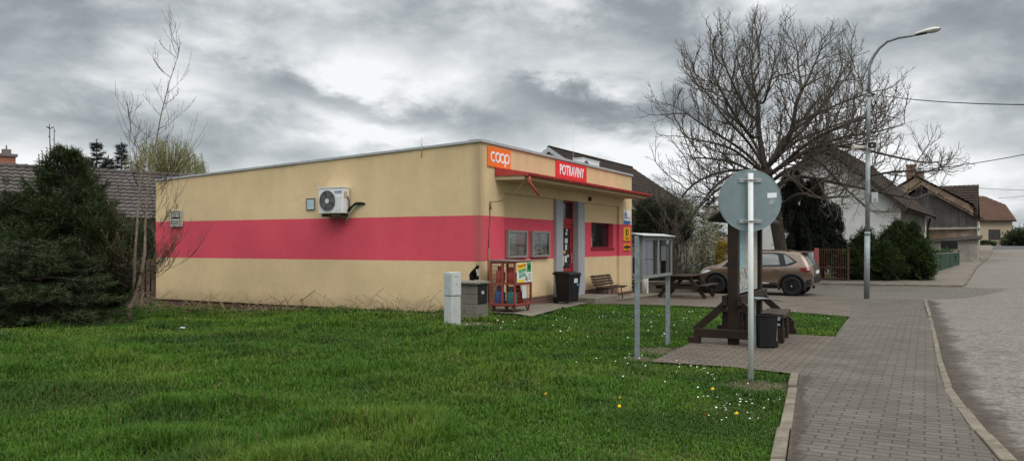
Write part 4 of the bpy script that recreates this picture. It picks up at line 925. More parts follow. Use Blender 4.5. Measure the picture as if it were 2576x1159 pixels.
def skin(name, pts, edges, mat, parent, sub=2, root=0):
    """one continuous body grown over a skeleton; pts = (x, y, z, radius)"""
    me = bpy.data.meshes.new(name); me.from_pydata([p[:3] for p in pts], edges, []); o = bpy.data.objects.new(name, me); COL.objects.link(o)
    o.modifiers.new('s', 'SKIN'); lay = me.skin_vertices[0].data
    for i, p in enumerate(pts):
        r = p[3]; lay[i].radius = (r, r) if not hasattr(r, '__len__') else r; lay[i].use_root = (i == root)
    sb = o.modifiers.new('d', 'SUBSURF'); sb.levels = sub; sb.render_levels = sub
    bpy.context.view_layer.update()
    m2 = bpy.data.meshes.new_from_object(o.evaluated_get(bpy.context.evaluated_depsgraph_get())); bpy.data.objects.remove(o)
    m2.polygons.foreach_set('use_smooth', [True] * len(m2.polygons)); m2.name = name; m2.materials.clear()
    return m2
def make_cat():
    # local: faces +x; sits on its haunches
    c_ = shop_world(0, 0, 0)
    pos = Vector((u0.x, u0.y, 0)) + Vector((UX, UY, 0)) * .20 + Vector((-UY, UX, 0)) * .16
    cat = thing('cat', 'black and white cat sitting on the meter pillar, looking towards the street', 'cat', (pos.x, pos.y, .795), R(-35))
    m, nt, b = base_mat('cat_fur'); tc = nd(nt, 'ShaderNodeTexCoord')
    n = nd(nt, 'ShaderNodeAttribute', attribute_name='Col'); c2 = vary(nt, tc.outputs['Object'], n.outputs['Color'], .25, 60); lk(nt, c2, b.inputs['Base Color']); b.inputs['Roughness'].default_value = .9; b.inputs['Specular IOR Level'].default_value = .05
    bumped(nt, b, tc.outputs['Object'], 160, .5, .004)
    pts = [(-.075, 0, .075, .082), (-.055, 0, .14, .080), (-.015, 0, .20, .066), (.03, 0, .25, .050), (.055, 0, .285, .040), (.08, 0, .315, .044), (.115, 0, .308, .030), (.132, 0, .302, .016),
           (.045, .036, .185, .030), (.062, .036, .10, .019), (.066, .036, .03, .016), (.088, .036, .012, .015),
           (.045, -.036, .185, .030), (.062, -.036, .10, .019), (.066, -.036, .03, .016), (.088, -.036, .012, .015),
           (-.04, .07, .08, .046), (.01, .080, .045, .030), (-.01, .085, .018, .018), (.04, .085, .012, .015),
           (-.04, -.07, .08, .046), (.01, -.080, .045, .030), (-.01, -.085, .018, .018), (.04, -.085, .012, .015),
           (-.14, .02, .025, .024), (-.19, .06, .016, .018), (-.20, .13, .014, .016), (-.17, .19, .013, .013)]
    ed = [(0, 1), (1, 2), (2, 3), (3, 4), (4, 5), (5, 6), (6, 7), (2, 8), (8, 9), (9, 10), (10, 11), (2, 12), (12, 13), (13, 14), (14, 15), (0, 16), (16, 17), (17, 18), (18, 19), (0, 20), (20, 21), (21, 22), (22, 23), (0, 24), (24, 25), (25, 26), (26, 27)]
    me = skin('cat_body', pts, ed, m, cat)
    a = me.attributes.new('Col', 'FLOAT_COLOR', 'POINT'); cl = []
    for v in me.vertices:
        x, y, z = v.co; white = (z < .03 and x > .05) or (x > .052 and abs(y) < .035 and .12 < z < .262) or (x > .108 and abs(y) < .02 and z < .305 and z > .27)
        cl += [.55, .53, .50, 1] if white else [.006, .0055, .005, 1]
    a.data.foreach_set('color', cl); link('body', me, m, cat)
    mk = M('cat_black', (.012, .011, .011), .8)
    for s_ in (1, -1):
        q = MB(); q.add([(.070, s_ * .012, .345), (.068, s_ * .046, .335), (.052, s_ * .03, .34), (.064, s_ * .037, .372)], [(0, 1, 3), (1, 2, 3), (2, 0, 3)]); q.build('ear', mk, cat)
        q = MB(); q.lathe([(.001, -.006), (.007, -.003), (.0075, 0), (.007, .003), (.001, .006)], (.116, s_ * .019, .325), 10, 'x'); q.build('eye', M('cat_eye', (.32, .36, .08), .15), cat)
    q = MB(); q.lathe([(.001, -.004), (.005, 0), (.001, .004)], (.147, 0, .307), 8, 'x'); q.build('nose', M('cat_nose', (.12, .05, .05), .5), cat)
make_cat()

# ------------------------------------------------------------------ wheelie bin
bp_ = G(1427, 765)
wb = thing('wheelie_bin', 'black wheelie bin with a white label beside the doorstep', 'bin', (bp_.x, bp_.y, gz(bp_.x, bp_.y) + .02), TH + R(-16))
q = MB(); q.hexa([(-.20, -.22, .05), (.20, -.22, .05), (.20, .20, .05), (-.20, .20, .05), (-.245, -.275, .80), (.245, -.275, .80), (.245, .25, .80), (-.245, .25, .80)]); q.box(-.26, .26, -.29, .26, .78, .815)
for x in (-.12, .12): q.bar((x * .8, -.222, .07), (x, -.275, .77), .03, .012, (0, -1, 0))
q.build('body', M_BLACK, wb, .014)
q = MB(); q.hexa([(-.27, -.30, .818), (.27, -.30, .818), (.27, .30, .818), (-.27, .30, .818), (-.25, -.27, .86), (.25, -.27, .86), (.25, .27, .885), (-.25, .27, .885)]); q.box(-.25, .25, .30, .345, .80, .845); q.build('lid', M_BLACK, wb, .016)
for x in (-.225, .205):
    q = MB(); q.lathe([(.02, 0), (.095, .0), (.10, .015), (.10, .045), (.095, .055), (.02, .055)], (x, .235, .10), 20, 'x'); q.build('wheel', M('bin_wheel', (.012, .012, .012), .7), wb)
q = MB(); q.prism([(-.03, -.2655, .58), (.12, -.2655, .58), (.12, -.274, .70), (-.03, -.274, .70)], (0, -.002, 0)); q.build('label_sticker', m_print('bin_label', (.55, .57, .56), (.25, .25, .25), 40, .6), wb)
q = MB(); q.prism([(.10, -.2605, .50), (.17, -.2605, .50), (.17, -.2645, .56), (.10, -.2645, .56)], (0, -.002, 0)); q.build('label_sticker', M('sticker_blue', (.10, .28, .45), .6), wb)

# ------------------------------------------------------------------ slatted bench by the shop window
M_SLAT = M('dark_stained_wood', (.040, .024, .016), .7, .35, 7, .3, 60)
M_IRON = M('dark_iron', (.03, .028, .026), .6, .3, 8)
bw = shop_world(7.35, -.18); bz = gz(bw.x, bw.y) + .02
bench = thing('park_bench', 'dark slatted bench with back, against the shop wall', 'bench', (bw.x, bw.y, bz - .04), TH)
sx0, sx1 = -.85, .85
q = MB()
for i in range(5): y = -.12 - i * .085; q.box(sx0, sx1, y - .07, y, .40 + (i == 0) * .01, .435 + (i == 0) * .01)
q.build('seat', M_SLAT, bench, .006)
q = MB()
for i in range(4):
    z0 = .47 + i * .083; y0 = -.05 + i * .033; q.hexa([(sx0, y0 - .025, z0), (sx1, y0 - .025, z0), (sx1, y0 + .005, z0), (sx0, y0 + .005, z0), (sx0, y0, z0 + .066), (sx1, y0, z0 + .066), (sx1, y0 + .03, z0 + .066), (sx0, y0 + .03, z0 + .066)])
q.build('backrest', M_SLAT, bench, .006)
for x in (sx0 + .22, sx1 - .22):
    q = MB(); q.bar((x, -.46, .0), (x, -.40, .39), .04, .02); q.bar((x, -.06, .0), (x, -.12, .39), .04, .02); q.bar((x, -.52, .385), (x, -.08, .385), .04, .025); q.bar((x, -.09, .36), (x, .08, .80), .04, .02); q.build('leg', M_IRON, bench)
# white cylinder post at the far corner
wpz = shop_world(10.85, -.42); tp = thing('bollard', 'white capped bollard pipe at the far corner of the shop', 'bollard', (wpz.x, wpz.y, gz(wpz.x, wpz.y)), TH)
q = MB(); q.tube([(0, 0, 0), (0, 0, 1.02)], .105, 20); q.box(-.07, .07, -.112, -.09, .05, .70); q.build('tube', M('bollard_white', (.60, .60, .58), .6, .12, 4), tp)
q = MB(); q.lathe([(.12, 1.02), (.122, 1.06), (.11, 1.10), (.07, 1.125), (.01, 1.13)], (0, 0, 0), 20); q.build('cap', M('bollard_cap', (.52, .51, .48), .6), tp)
wpz = shop_world(10.78, -.08); s = thing('letter_box', 'small black box on the wall behind the white bollard', 'box', (wpz.x, wpz.y, 0), TH)
q = MB(); q.box(-.1, .06, -.14, .05, .55, 1.06); q.lathe([(.09, -.08), (.09, .08)], (-.02, -.045, 1.06), 14, 'x'); q.build('case', M_BLACK, s, .01)

# ------------------------------------------------------------------ notice board on galvanised posts
n0, n1 = G(1603, 897), G(1680, 865); nl = (n1 - n0).length; na = math.atan2(n1.y - n0.y, n1.x - n0.x)
nb = thing('notice_board', 'glazed municipal notice board on two galvanised posts in the lawn', 'notice board', (n0.x, n0.y, n0.z), na)
zc0, zc1 = 1.10, 1.70
for x in (0, nl):
    q = MB(); q.box(x - .03, x + .03, -.03, .03, -.15, 1.72 if x == 0 else 1.15)
    for z in (1.25, 1.45, 1.62): q.tube([(x, -.03, z), (x, -.038, z)], .010, 6)
    q.build('post', M_STEEL, nb, .004)
q = MB(); x0, x1 = .05, nl - .01; fr(q, x0, x1, zc0, zc1, .045, -.075, -.035); q.box((x0 + x1) / 2 - .03, (x0 + x1) / 2 + .03, -.077, -.034, zc0 + .045, zc1 - .045)
q.box(x0, x1, .04, .05, zc0, zc1); q.box(x0, x0 + .012, -.035, .04, zc0, zc1); q.box(x1 - .012, x1, -.035, .04, zc0, zc1); q.box(x0 + .012, x1 - .012, -.035, .04, zc0, zc0 + .012); q.build('cabinet', M('cabinet_grey', (.20, .21, .20), .6, .2, 6), nb, .003)
q = MB(); q.hexa([(-.04, -.12, zc1 + .01), (nl + .03, -.12, zc1 + .01), (nl + .03, .08, zc1 + .045), (-.04, .08, zc1 + .045), (-.04, -.12, zc1 + .022), (nl + .03, -.12, zc1 + .022), (nl + .03, .08, zc1 + .057), (-.04, .08, zc1 + .057)]); q.build('rain_cover', M('cover_steel', (.42, .44, .44), .45, .12, 5, metal=.4), nb)
q = MB(); q.box(x0 + .012, x1 - .012, -.006, .004, zc0 + .012, zc1 - .012); q.build('pin_board', M('pin_board_dark', (.035, .036, .04), .9), nb)
for (a, b_, c_, d_, m_) in ((.04, .36, .02, .27, M_TYPE), (.38, .66, .02, .265, M_TYPE), (.04, .36, .28, .57, M_TYPE), (.38, .66, .275, .57, M_TYPE), (.83, 1.0, .27, .54, M('paper_green', (.45, .5, .42), .8)), (1.08, 1.34, .24, .47, M('paper_plain', (.78, .8, .8), .8)), (.83, 1.05, .03, .23, M_LEAF), (1.1, 1.3, .48, .56, M('paper_grey', (.36, .38, .38), .8))):
    q = MB(); k = nl / 1.54; q.box(x0 + a * k, x0 + b_ * k, -.012, -.009, zc0 + c_, zc0 + d_); q.build('notice', m_, nb)
for a, b_ in ((x0 + .045, (x0 + x1) / 2 - .03), ((x0 + x1) / 2 + .03, x1 - .045)):
    q = MB(); q.quad((a, -.055, zc0 + .045), (b_, -.055, zc0 + .045), (b_, -.055, zc1 - .045), (a, -.055, zc1 - .045)); q.build('pane', M_glass('board_glass', (.88, .9, .92), .06), nb, normals=False)

# ------------------------------------------------------------------ picnic table
M_TWOOD = M('brown_picnic_wood', (.036, .024, .017), .7, .35, 6, .3, 50, dirt=(.07, .055, .04), dscale=5, dmin=.6)
t0 = (G(1653, 749) + G(1778, 751)) * .5; t0 = ground(t0.x, t0.y)
pt = thing('picnic_table', 'dark brown wooden picnic table with attached benches on the paving', 'picnic table', t0, math.atan2(1.05, .55))
q = MB()
for i in range(5): y = -.36 + i * .145; q.box(-.30, 1.50, y, y + .138, .72, .76)
q.build('tabletop', M_TWOOD, pt, .006)
for s_ in (-1, 1):
    q = MB()
    for i in range(2): y = s_ * (.62 + i * .135); q.box(-.30, 1.50, min(y, y + s_ * .128), max(y, y + s_ * .128), .42, .46)
    q.build('seat', M_TWOOD, pt, .006)
for x in (0, 1.15):
    for s_ in (-1, 1):
        q = MB(); q.bar((x, s_ * .78, .03), (x, s_ * .22, .71), .045, .12, (0, 0, 1)); q.build('leg', M_TWOOD, pt)
    q = MB(); q.box(x - .07, x - .024, -.86, .86, .31, .42); q.build('crossbeam', M_TWOOD, pt); q = MB(); q.box(x - .07, x - .024, -.34, .34, .60, .72); q.build('crossbeam', M_TWOOD, pt)
# ------------------------------------------------------------------ information board with roof
i0 = G(1845.6, 865); ia = math.atan2(.887, .463); IL = 2.05
ib = thing('information_board', 'tall dark timber map board with gabled top on the small paved pad', 'information board', i0, ia)
M_TIM = M('dark_timber', (.026, .017, .0125), .65, .35, 5, .35, 45, dirt=(.05, .036, .027), dscale=4, dmin=.6)
for x in (0, IL):
    q = MB(); q.box(x - .08, x + .08, -.08, .08, 0, 2.02); q.build('post', M_TIM, ib, .008)
    q = MB(); q.box(x - .15, x - .082, -.66, .60, .10, .24); q.build('foot_beam', M_TIM, ib, .008)
    for s_ in (-1, 1):
        q = MB(); q.bar((x - .06, s_ * .60, .20), (x - .06, s_ * .10, .66), .08, .11); q.build('brace', M_TIM, ib)
        q = MB(); q.box(x - .16, x - .04, s_ * .60 - .09, s_ * .60 + .09, 0, .10); q.build('foot_block', M_TIM, ib)
for s_ in (-1, 1):
    q = MB(); q.box(-.16, IL + .16, s_ * .118 - .035, s_ * .118 + .035, .62, .78); q.build('rail', M_TIM, ib, .008)
q = MB(); q.box(-.16, IL + .16, -.06, .06, 1.98, 2.1); q.build('top_beam', M_TIM, ib)
for s_ in (-1, 1):
    q = MB(); q.prism([(-.22, 0, 2.20), (-.22, s_ * .36, 1.96), (-.22, s_ * .36, 2.0), (-.22, 0, 2.24)], (IL + .44, 0, 0)); q.build('roof_board', M_TIM, ib)
q = MB(); q.box(.10, IL - .1, -.02, .02, .79, 1.95); pn = q.build('map_panel', M('panel_pale', (.36, .36, .33), .6, .2, 5), ib)
q = MB(); q.box(.14, .75, -.0235, -.0205, 1.20, 1.90); q.build('text_block', m_print('map_teal', (.10, .30, .32), (.30, .42, .42), 30, .5), pn)
q = MB(); q.box(.80, 1.85, -.0235, -.0205, 1.25, 1.90); q.build('map', m_print('map_print', (.37, .37, .32), (.22, .24, .18), 8, .55), pn)
q = MB(); q.box(.14, .72, -.0235, -.0205, .83, 1.17); q.box(.76, 1.2, -.0235, -.0205, .83, 1.20); q.build('photo', m_print('photo_print', (.40, .40, .38), (.12, .13, .13), 7, .5), pn)
q = MB(); q.box(1.25, 1.85, -.0235, -.0205, .83, 1.2); q.build('text_block', m_print('text_print', (.42, .40, .30), (.2, .2, .16), 40, .5), pn)

def log_bench(loc, ang, L, label):
    b = thing('timber_bench', label, 'bench', loc, ang, 'timber benches beside the map board')
    q = MB(); q.box(0, L, .0, .19, .40, .475); q.box(0, L, .198, .39, .40, .473); q.build('seat', M('bench_plank', (.055, .042, .033), .75, .35, 6, .4, 40), b, .012)
    for x in (.16, L - .22): q = MB(); q.box(x - .1, x + .1, .02, .37, 0, .24); q.box(x - .09, x + .09, .03, .36, .243, .399); q.build('leg', M_TIM, b, .012)
b0 = Vector((4.36, 12.45, 0)); log_bench(b0, math.atan2(.887, .40), 1.15, 'heavy timber bench with block legs, behind the black litter bin')
b1 = i0 + Vector((.467, 1.11, 0)); log_bench(ground(b1.x, b1.y), ia, .75, 'heavy timber bench behind the braces of the map board')
# ------------------------------------------------------------------ litter bin
l0 = G(1925, 873); lb = thing('litter_bin', 'black litter bin with grey side hung on a stake under a sheet hood', 'litter bin', l0, R(8))
q = MB(); n = 12; vs = []
for z, k in ((.02, .86), (.50, 1.0)):
    vs += [(-.15 * k, .13 * k, z), (-.15 * k, -.12 * k, z), (0, -.16 * k, z), (.14 * k, -.13 * k, z), (.14 * k, .13 * k, z)]
q.add(vs, [(0, 1, 6, 5), (1, 2, 7, 6), (2, 3, 8, 7), (3, 4, 9, 8), (4, 0, 5, 9), (4, 3, 2, 1, 0)]); q.build('basket', M_BLACK, lb)
q = MB(); q.box(.142, .19, -.02, .02, .0, .47); q.box(.125, .20, -.09, .08, .42, .47); q.box(.125, .20, -.09, .08, .34, .37); q.build('bracket', M_STEEL, lb)
q = MB(); q.tube([(-.155, -.125, .50), (0, -.165, .505), (.145, -.135, .50), (.145, .135, .50), (-.155, .135, .50), (-.155, -.125, .50)], .012, 6); q.build('rim', M_BLACK, lb)
q = MB(); q.box(-.20, -.158, -.02, .02, 0, .745); q.build('stake', M_STEEL, lb)
q = MB(); vs = []
for j in (-.17, .17):
    for i in range(9): a = i / 8; vs.append((-.20 + a * .46, j, .755 + .012 * math.sin(a * 3.0) - .05 * a * a))
q.add(vs + [(x, y, z + .008) for x, y, z in vs], [(i, i + 1, 10 + i, 9 + i) for i in range(8)] + [(18 + i, 19 + i, 28 + i, 27 + i) for i in range(8)] + [(i, i + 1, i + 19, i + 18) for i in range(8)] + [(9 + i, 10 + i, 28 + i, 27 + i) for i in range(8)] + [(0, 9, 27, 18), (8, 17, 35, 26)]); q.build('hood', M_STEEL, lb)
# ------------------------------------------------------------------ round road sign seen from behind
s0 = G(1889, 950); rs = thing('road_sign', 'back of a round road sign on a white pole by the pavement', 'road sign', s0, R(-4))
SC = (9.3 / F); zc = z_at(504, s0.y) - s0.z
q = MB(); q.tube([(0, .0, -.2), (-.004, 0, z_at(436, s0.y) - s0.z)], .0325, 14); q.build('pole', M('chipped_white_paint', (.62, .64, .63), .5, .08, 6, dirt=(.24, .15, .095), dscale=7, dmin=.60), rs)
q = MB(); rr = 77.5 * SC; q.lathe([(.001, .052), (rr * .985, .052), (rr, .047), (rr + .004, .05), (rr + .004, .072), (rr - .006, .075), (.001, .07)], (0, 0, zc), 56, 'y', True)
disc = q.build('disc', M('sign_back', (.21, .265, .28), .42, .16, 1.4, .05, 25, metal=.35, dirt=(.17, .215, .23), dscale=2.2, dmin=.5), rs, sharp=30)
for py in (453, 556):
    z = z_at(py, s0.y) - s0.z
    q = MB(); q.box(-.135, .135, .030, .050, z - .02, z - .007); q.box(-.135, .135, .030, .050, z + .007, z + .02); q.box(-.135, .135, .040, .0505, z - .006, z + .006); q.tube([(-.10, .029, z), (-.10, .04, z)], .009, 8); q.tube([(.10, .029, z), (.10, .04, z)], .009, 8); q.build('clamp', M('clamp_steel', (.42, .44, .44), .4, .15, 9, metal=.4), rs)
    q = MB(); q.tube([(-.06, .03, z), (-.045, -.03, z), (0, -.041, z), (.045, -.03, z), (.06, .03, z)], .008, 6); q.build('clamp_strap', M('strap_dull', (.25, .23, .2), .6), rs)
q = MB(); q.prism([(.205, .0515, zc + .03), (.315, .0515, zc + .036), (.315, .0515, zc + .095), (.205, .0515, zc + .09)], (0, -.0015, 0)); q.build('sticker', M_WHITE, disc)
q = MB(); q.prism([(.225, .0515, zc - .04), (.295, .0515, zc - .035), (.295, .0515, zc + .012), (.225, .0515, zc + .008)], (0, -.0015, 0)); q.build('sticker', m_print('worn_sticker', (.38, .42, .42), (.15, .18, .2), 40, .48), disc)
# ------------------------------------------------------------------ street lamp
p0 = G(2180, 750); LD = p0.y
sl = thing('street_lamp', 'tall galvanised street lamp post arching over the road corner', 'street lamp', p0)
def rel(px, py, d): return P(px, py, d) - p0
q = MB(); q.tube([rel(2180, 752, LD), rel(2182, 585, LD)], .088, 16); q.tube([rel(2182, 586, LD), rel(2184, 365, LD)], .072, 16); q.tube([rel(2184, 366, LD), rel(2186, 240, LD)], .062, 14); q.tube([rel(2182, 592, LD), rel(2182, 583, LD)], .094, 16); q.tube([rel(2186, 243, LD), rel(2186, 238, LD)], .08, 14); q.build('post', M_STEEL, sl)
ap = [rel(2186, 240, LD), rel(2187, 170, LD), rel(2190, 158, LD - .02), rel(2197, 143, LD - .1), rel(2212, 122, LD - .25), rel(2232, 105, LD - .45), rel(2262, 95, LD - .75), rel(2290, 91, LD - 1.05), rel(2306, 87.5, LD - 1.2)]
q = MB(); q.tube(ap, [.05, .05, .05, .048, .046, .045, .044, .042, .042], 12); q.build('arm', M_STEEL, sl)
a, b_ = rel(2304, 86, LD - 1.18), rel(2365, 72, LD - 1.75); dr_ = (b_ - a)
q = MB(); vs = []; prof = [(0, .05, .035), (.12, .085, .05), (.5, .14, .075), (.8, .15, .075), (.95, .11, .05), (1.0, .05, .02)]
sd = dr_.cross(Vector((0, 0, 1))).normalized(); upv = sd.cross(dr_).normalized(); n = 12
for t, w_, h_ in prof:
    for j in range(n):
        an = 2 * math.pi * j / n; vs.append(a + dr_ * t + sd * (w_ * math.cos(an)) + upv * (h_ * max(-.45, math.sin(an))))
q.add(vs, [(i * n + j, i * n + (j + 1) % n, (i + 1) * n + (j + 1) % n, (i + 1) * n + j) for i in range(5) for j in range(n)], True); q.add([], []); lh = q.build('lamp_head', M('lamp_cream', (.62, .62, .58), .45, .08, 4), sl)
q = MB(); vs = []
for t, w_, h_ in ((.45, .10, .02), (.55, .125, .05), (.75, .13, .065), (.9, .09, .05), (.97, .03, .02)):
    for j in range(n):
        an = 2 * math.pi * j / n; vs.append(a + dr_ * t + sd * (w_ * math.cos(an)) + upv * (-.03 + h_ * (math.sin(an) if math.sin(an) < 0 else .0)))
q.add(vs, [(i * n + j, i * n + (j + 1) % n, (i + 1) * n + (j + 1) % n, (i + 1) * n + j) for i in range(4) for j in range(n)], True); q.build('lamp_glass', M('lamp_glass_grey', (.38, .38, .36), .15, .1, 5), lh)
q = MB(); q.bar(a + dr_ * .02 - upv * .035, a + dr_ * .46 - upv * .045, .09, .05, upv); q.build('lamp_base', M_BLACK, lh)
for px, py, dirx, lab in ((2164, 371, -1, 'beige horn loudspeaker on the lamp post, pointing away to the houses'), (2192, 366, 1, 'dark mouthed horn loudspeaker on the lamp post, pointing at the viewer')):
    c_ = P(px, py, LD - (.0 if dirx < 0 else .12)); s = thing('loudspeaker', lab, 'loudspeaker', c_, 0, 'horn loudspeakers on the lamp post')
    if dirx < 0:
        q = MB(); q.lathe([(.05, .16), (.055, .0), (.07, -.12), (.105, -.24), (.11, -.25)], (0, 0, 0), 16, 'x'); q.tube([(.16, 0, 0), (.26, 0, .02)], .02, 6); q.build('horn', M('horn_beige', (.42, .40, .36), .5), s)
    else:
        q = MB(); q.lathe([(.06, .16), (.07, .05), (.10, -.02)], (0, 0, 0), 16, 'y'); q.box(-.15, .15, -.05, -.02, -.11, -.095); q.box(-.15, .15, -.05, -.02, .095, .11); q.box(-.15, -.135, -.05, -.02, -.095, .095); q.box(.135, .15, -.05, -.02, -.095, .095); q.tube([(-.02, .15, 0), (-.1, .18, 0)], .02, 6); q.build('horn', M('horn_beige', (.42, .40, .36)), s)
        q = MB(); q.box(-.134, .134, -.04, -.022, -.094, .094); q.build('mouth', M_BLACK, s); q = MB(); q.lathe([(.03, -.055), (.035, -.041)], (0, 0, 0), 12, 'y'); q.build('cone_tip', M_ALU, s)
c_ = P(2198, 497, LD - .05); s = thing('junction_box', 'white junction box clamped to the lamp post', 'junction box', c_)
q = MB(); q.box(-.10, .11, -.08, .08, -.17, .17); q.build('case', M('box_white', (.36, .38, .37), .6, .08, 4), s, .01); q = MB(); q.box(-.03, .04, -.09, -.081, -.12, -.03); q.build('plate', M_INKG, s); q = MB(); q.bar((-.24, 0, .10), (-.10, 0, .10), .03, .03); q.bar((-.24, 0, -.10), (-.10, 0, -.10), .03, .03); q.build('clamp', M_STEEL, s)
# overhead cables
def wire(label, a, b, sag, r=.012):
    q = MB(); pts = []
    for i in range(25):
        t = i / 24; p_ = a.lerp(b, t); p_.z -= sag * 4 * t * (1 - t); pts.append(p_)
    q.tube(pts, r, 5); tag(q.build('overhead_cable', M('cable_black', (.02, .02, .022), .6)), label, 'cable', 'overhead cables')
wire('black cable running from the lamp post bracket across the sky', P(2196, 238, LD), P(2760, 262, 15), .12, .013)
wire('slanting cable from the old houses rising over the road', P(2240, 430, 50), P(2700, 362, 34), .25, .02)
wire('level thin cable from the dark gabled house over the road', P(2452, 472, 66), P(2680, 478, 60), .1, .018)
wire('thin cable from the orange tiled roof across to the right', P(2512, 498, 88), P(2700, 478, 75), .1, .02)
wire('short cable from the crown of the bare tree to the lamp arm', P(2040, 160, 40), P(2187, 128, LD), .15, .011)
s = thing('cable_bracket', 'dark cable bracket at mid height of the lamp post', 'bracket', P(2190, 237, LD)); q = MB(); q.bar((0, 0, 0), (.14, 0, .0), .06, .05); q.bar((.05, 0, -.07), (.14, 0, 0), .03, .03); q.build('arm_plate', M_BLACK, s)
# ------------------------------------------------------------------ parked car (local frame: x forward, y to its left)
wf, wr_ = G(1799, 738, -.03), G(1994, 744.5, -.03)
hd = (wf - wr_); ca = math.atan2(hd.y, hd.x); mid = (wf + wr_) * .5
left = Vector((-math.sin(ca), math.cos(ca), 0))
cpos = mid - left * .80; cpos.z = (wf.z + wr_.z) / 2
car = thing('parked_car', 'brown compact crossover car parked across the side street', 'car', cpos, ca)
car.scale = (hd.length / 2.68,) * 3
M_PAINT, nt, b = base_mat('car_brown'); tc = nd(nt, 'ShaderNodeTexCoord'); c = vary(nt, tc.outputs['Object'], (.15, .102, .072), .06, 2.5); lk(nt, c, b.inputs['Base Color']); b.inputs['Roughness'].default_value = .28; b.inputs['Metallic'].default_value = .35; b.inputs['Coat Weight'].default_value = .6; b.inputs['Coat Roughness'].default_value = .08
M_CLAD = M('car_cladding', (.022, .022, .023), .6, .2, 8); M_TYRE = M('tyre', (.016, .016, .016), .85, .2, 10); M_CGLASS = None
m, nt, b = base_mat('car_glass'); tc = nd(nt, 'ShaderNodeTexCoord'); c = vary(nt, tc.outputs['Object'], (.10, .115, .115), .3, 4); lk(nt, c, b.inputs['Base Color']); b.inputs['Roughness'].default_value = .05; b.inputs['Specular IOR Level'].default_value = .8; M_CGLASS = m
XF, XR, WR_ = 1.28, -1.32, .345
# stations: x, z bottom, z shoulder, z top, half width at shoulder, half width at top
ST = [(-2.02, .50, .70, .72, .62, .60), (-1.99, .42, .80, .86, .74, .66), (-1.95, .36, .92, 1.02, .80, .66), (-1.86, .32, 1.0, 1.16, .84, .66), (-1.74, .30, 1.02, 1.33, .86, .64), (-1.62, .28, 1.02, 1.47, .875, .62), (-1.50, .26, 1.015, 1.525, .885, .62), (-1.1, .24, 1.0, 1.555, .89, .63), (-.6, .23, .985, 1.575, .89, .64), (-.1, .23, .965, 1.575, .885, .64), (.30, .23, .95, 1.55, .885, .63), (.55, .23, .945, 1.48, .885, .63), (.8, .23, .945, 1.345, .885, .66), (1.02, .23, .945, 1.20, .88, .70), (1.2, .23, .94, 1.075, .87, .72), (1.45, .24, .91, 1.01, .86, .70), (1.7, .26, .86, .955, .83, .66), (1.88, .29, .78, .88, .77, .60), (1.99, .33, .68, .78, .66, .52), (2.06, .40, .58, .64, .48, .42)]
def section(s):
    x, zb, zs, zt, ws, wt = s; h = zs - zb
    return [(0, zb), (ws * .86, zb), (ws * .965, zb + .07), (ws * .975, zb + h * .30), (ws * .955, zb + h * .48), (ws, zb + h * .74), (ws * .995, zb + h * .88), (ws * .97, zs), (wt + (ws * .97 - wt) * .5, zs + (zt - zs) * .5), (wt + .02, zt - (zt - zs) * .13), (wt * .88, zt - (zt - zs) * .015), (wt * .45, zt + .012), (0, zt + .016)]
bm = bmesh.new(); rows = []
for s in ST:
    sec = section(s); ring_ = [(s[0], y, z) for y, z in sec] + [(s[0], -y, z) for y, z in sec[-2:0:-1]]
    rows.append([bm.verts.new(p_) for p_ in ring_])
for i in range(len(rows) - 1):
    k = len(rows[0])
    for j in range(k): bm.faces.new((rows[i][j], rows[i + 1][j], rows[i + 1][(j + 1) % k], rows[i][(j + 1) % k]))
bm.faces.new(rows[0]); bm.faces.new(rows[-1][::-1]); bmesh.ops.recalc_face_normals(bm, faces=bm.faces)
me = bpy.data.meshes.new('shell'); bm.to_mesh(me); bm.free()
so_ = bpy.data.objects.new('shell', me); COL.objects.link(so_); sb = so_.modifiers.new('s', 'SUBSURF'); sb.levels = 2; sb.render_levels = 2
cut = MB()
for x in (XF, XR): cut.tube([(x, -1.2, .33), (x, -.50, .33)], .405, 32, True, False); cut.tube([(x, .50, .33), (x, 1.2, .33)], .405, 32, True, False)
cu = cut.build('cut', M_CLAD); bo = so_.modifiers.new('b', 'BOOLEAN'); bo.object = cu; bo.operation = 'DIFFERENCE'; bo.solver = 'EXACT'
bpy.context.view_layer.update()
m2 = bpy.data.meshes.new_from_object(so_.evaluated_get(bpy.context.evaluated_depsgraph_get())); bpy.data.objects.remove(so_); bpy.data.objects.remove(cu)
m2.materials.clear(); m2.polygons.foreach_set('use_smooth', [True] * len(m2.polygons)); m2.polygons.foreach_set('material_index', [0] * len(m2.polygons)); m2.set_sharp_from_angle(angle=R(38))
body = link('body', m2, M_PAINT, car)
from mathutils.bvhtree import BVHTree
bvh = BVHTree.FromPolygons([v.co for v in m2.vertices], [p_.vertices for p_ in m2.polygons])
def on_side(x, z, sgn, off):
    h = bvh.ray_cast(Vector((x, sgn * 2.0, z)), Vector((0, -sgn, 0)))
    return Vector((x, h[0].y + sgn * off, z)) if h[0] else Vector((x, sgn * .85, z))
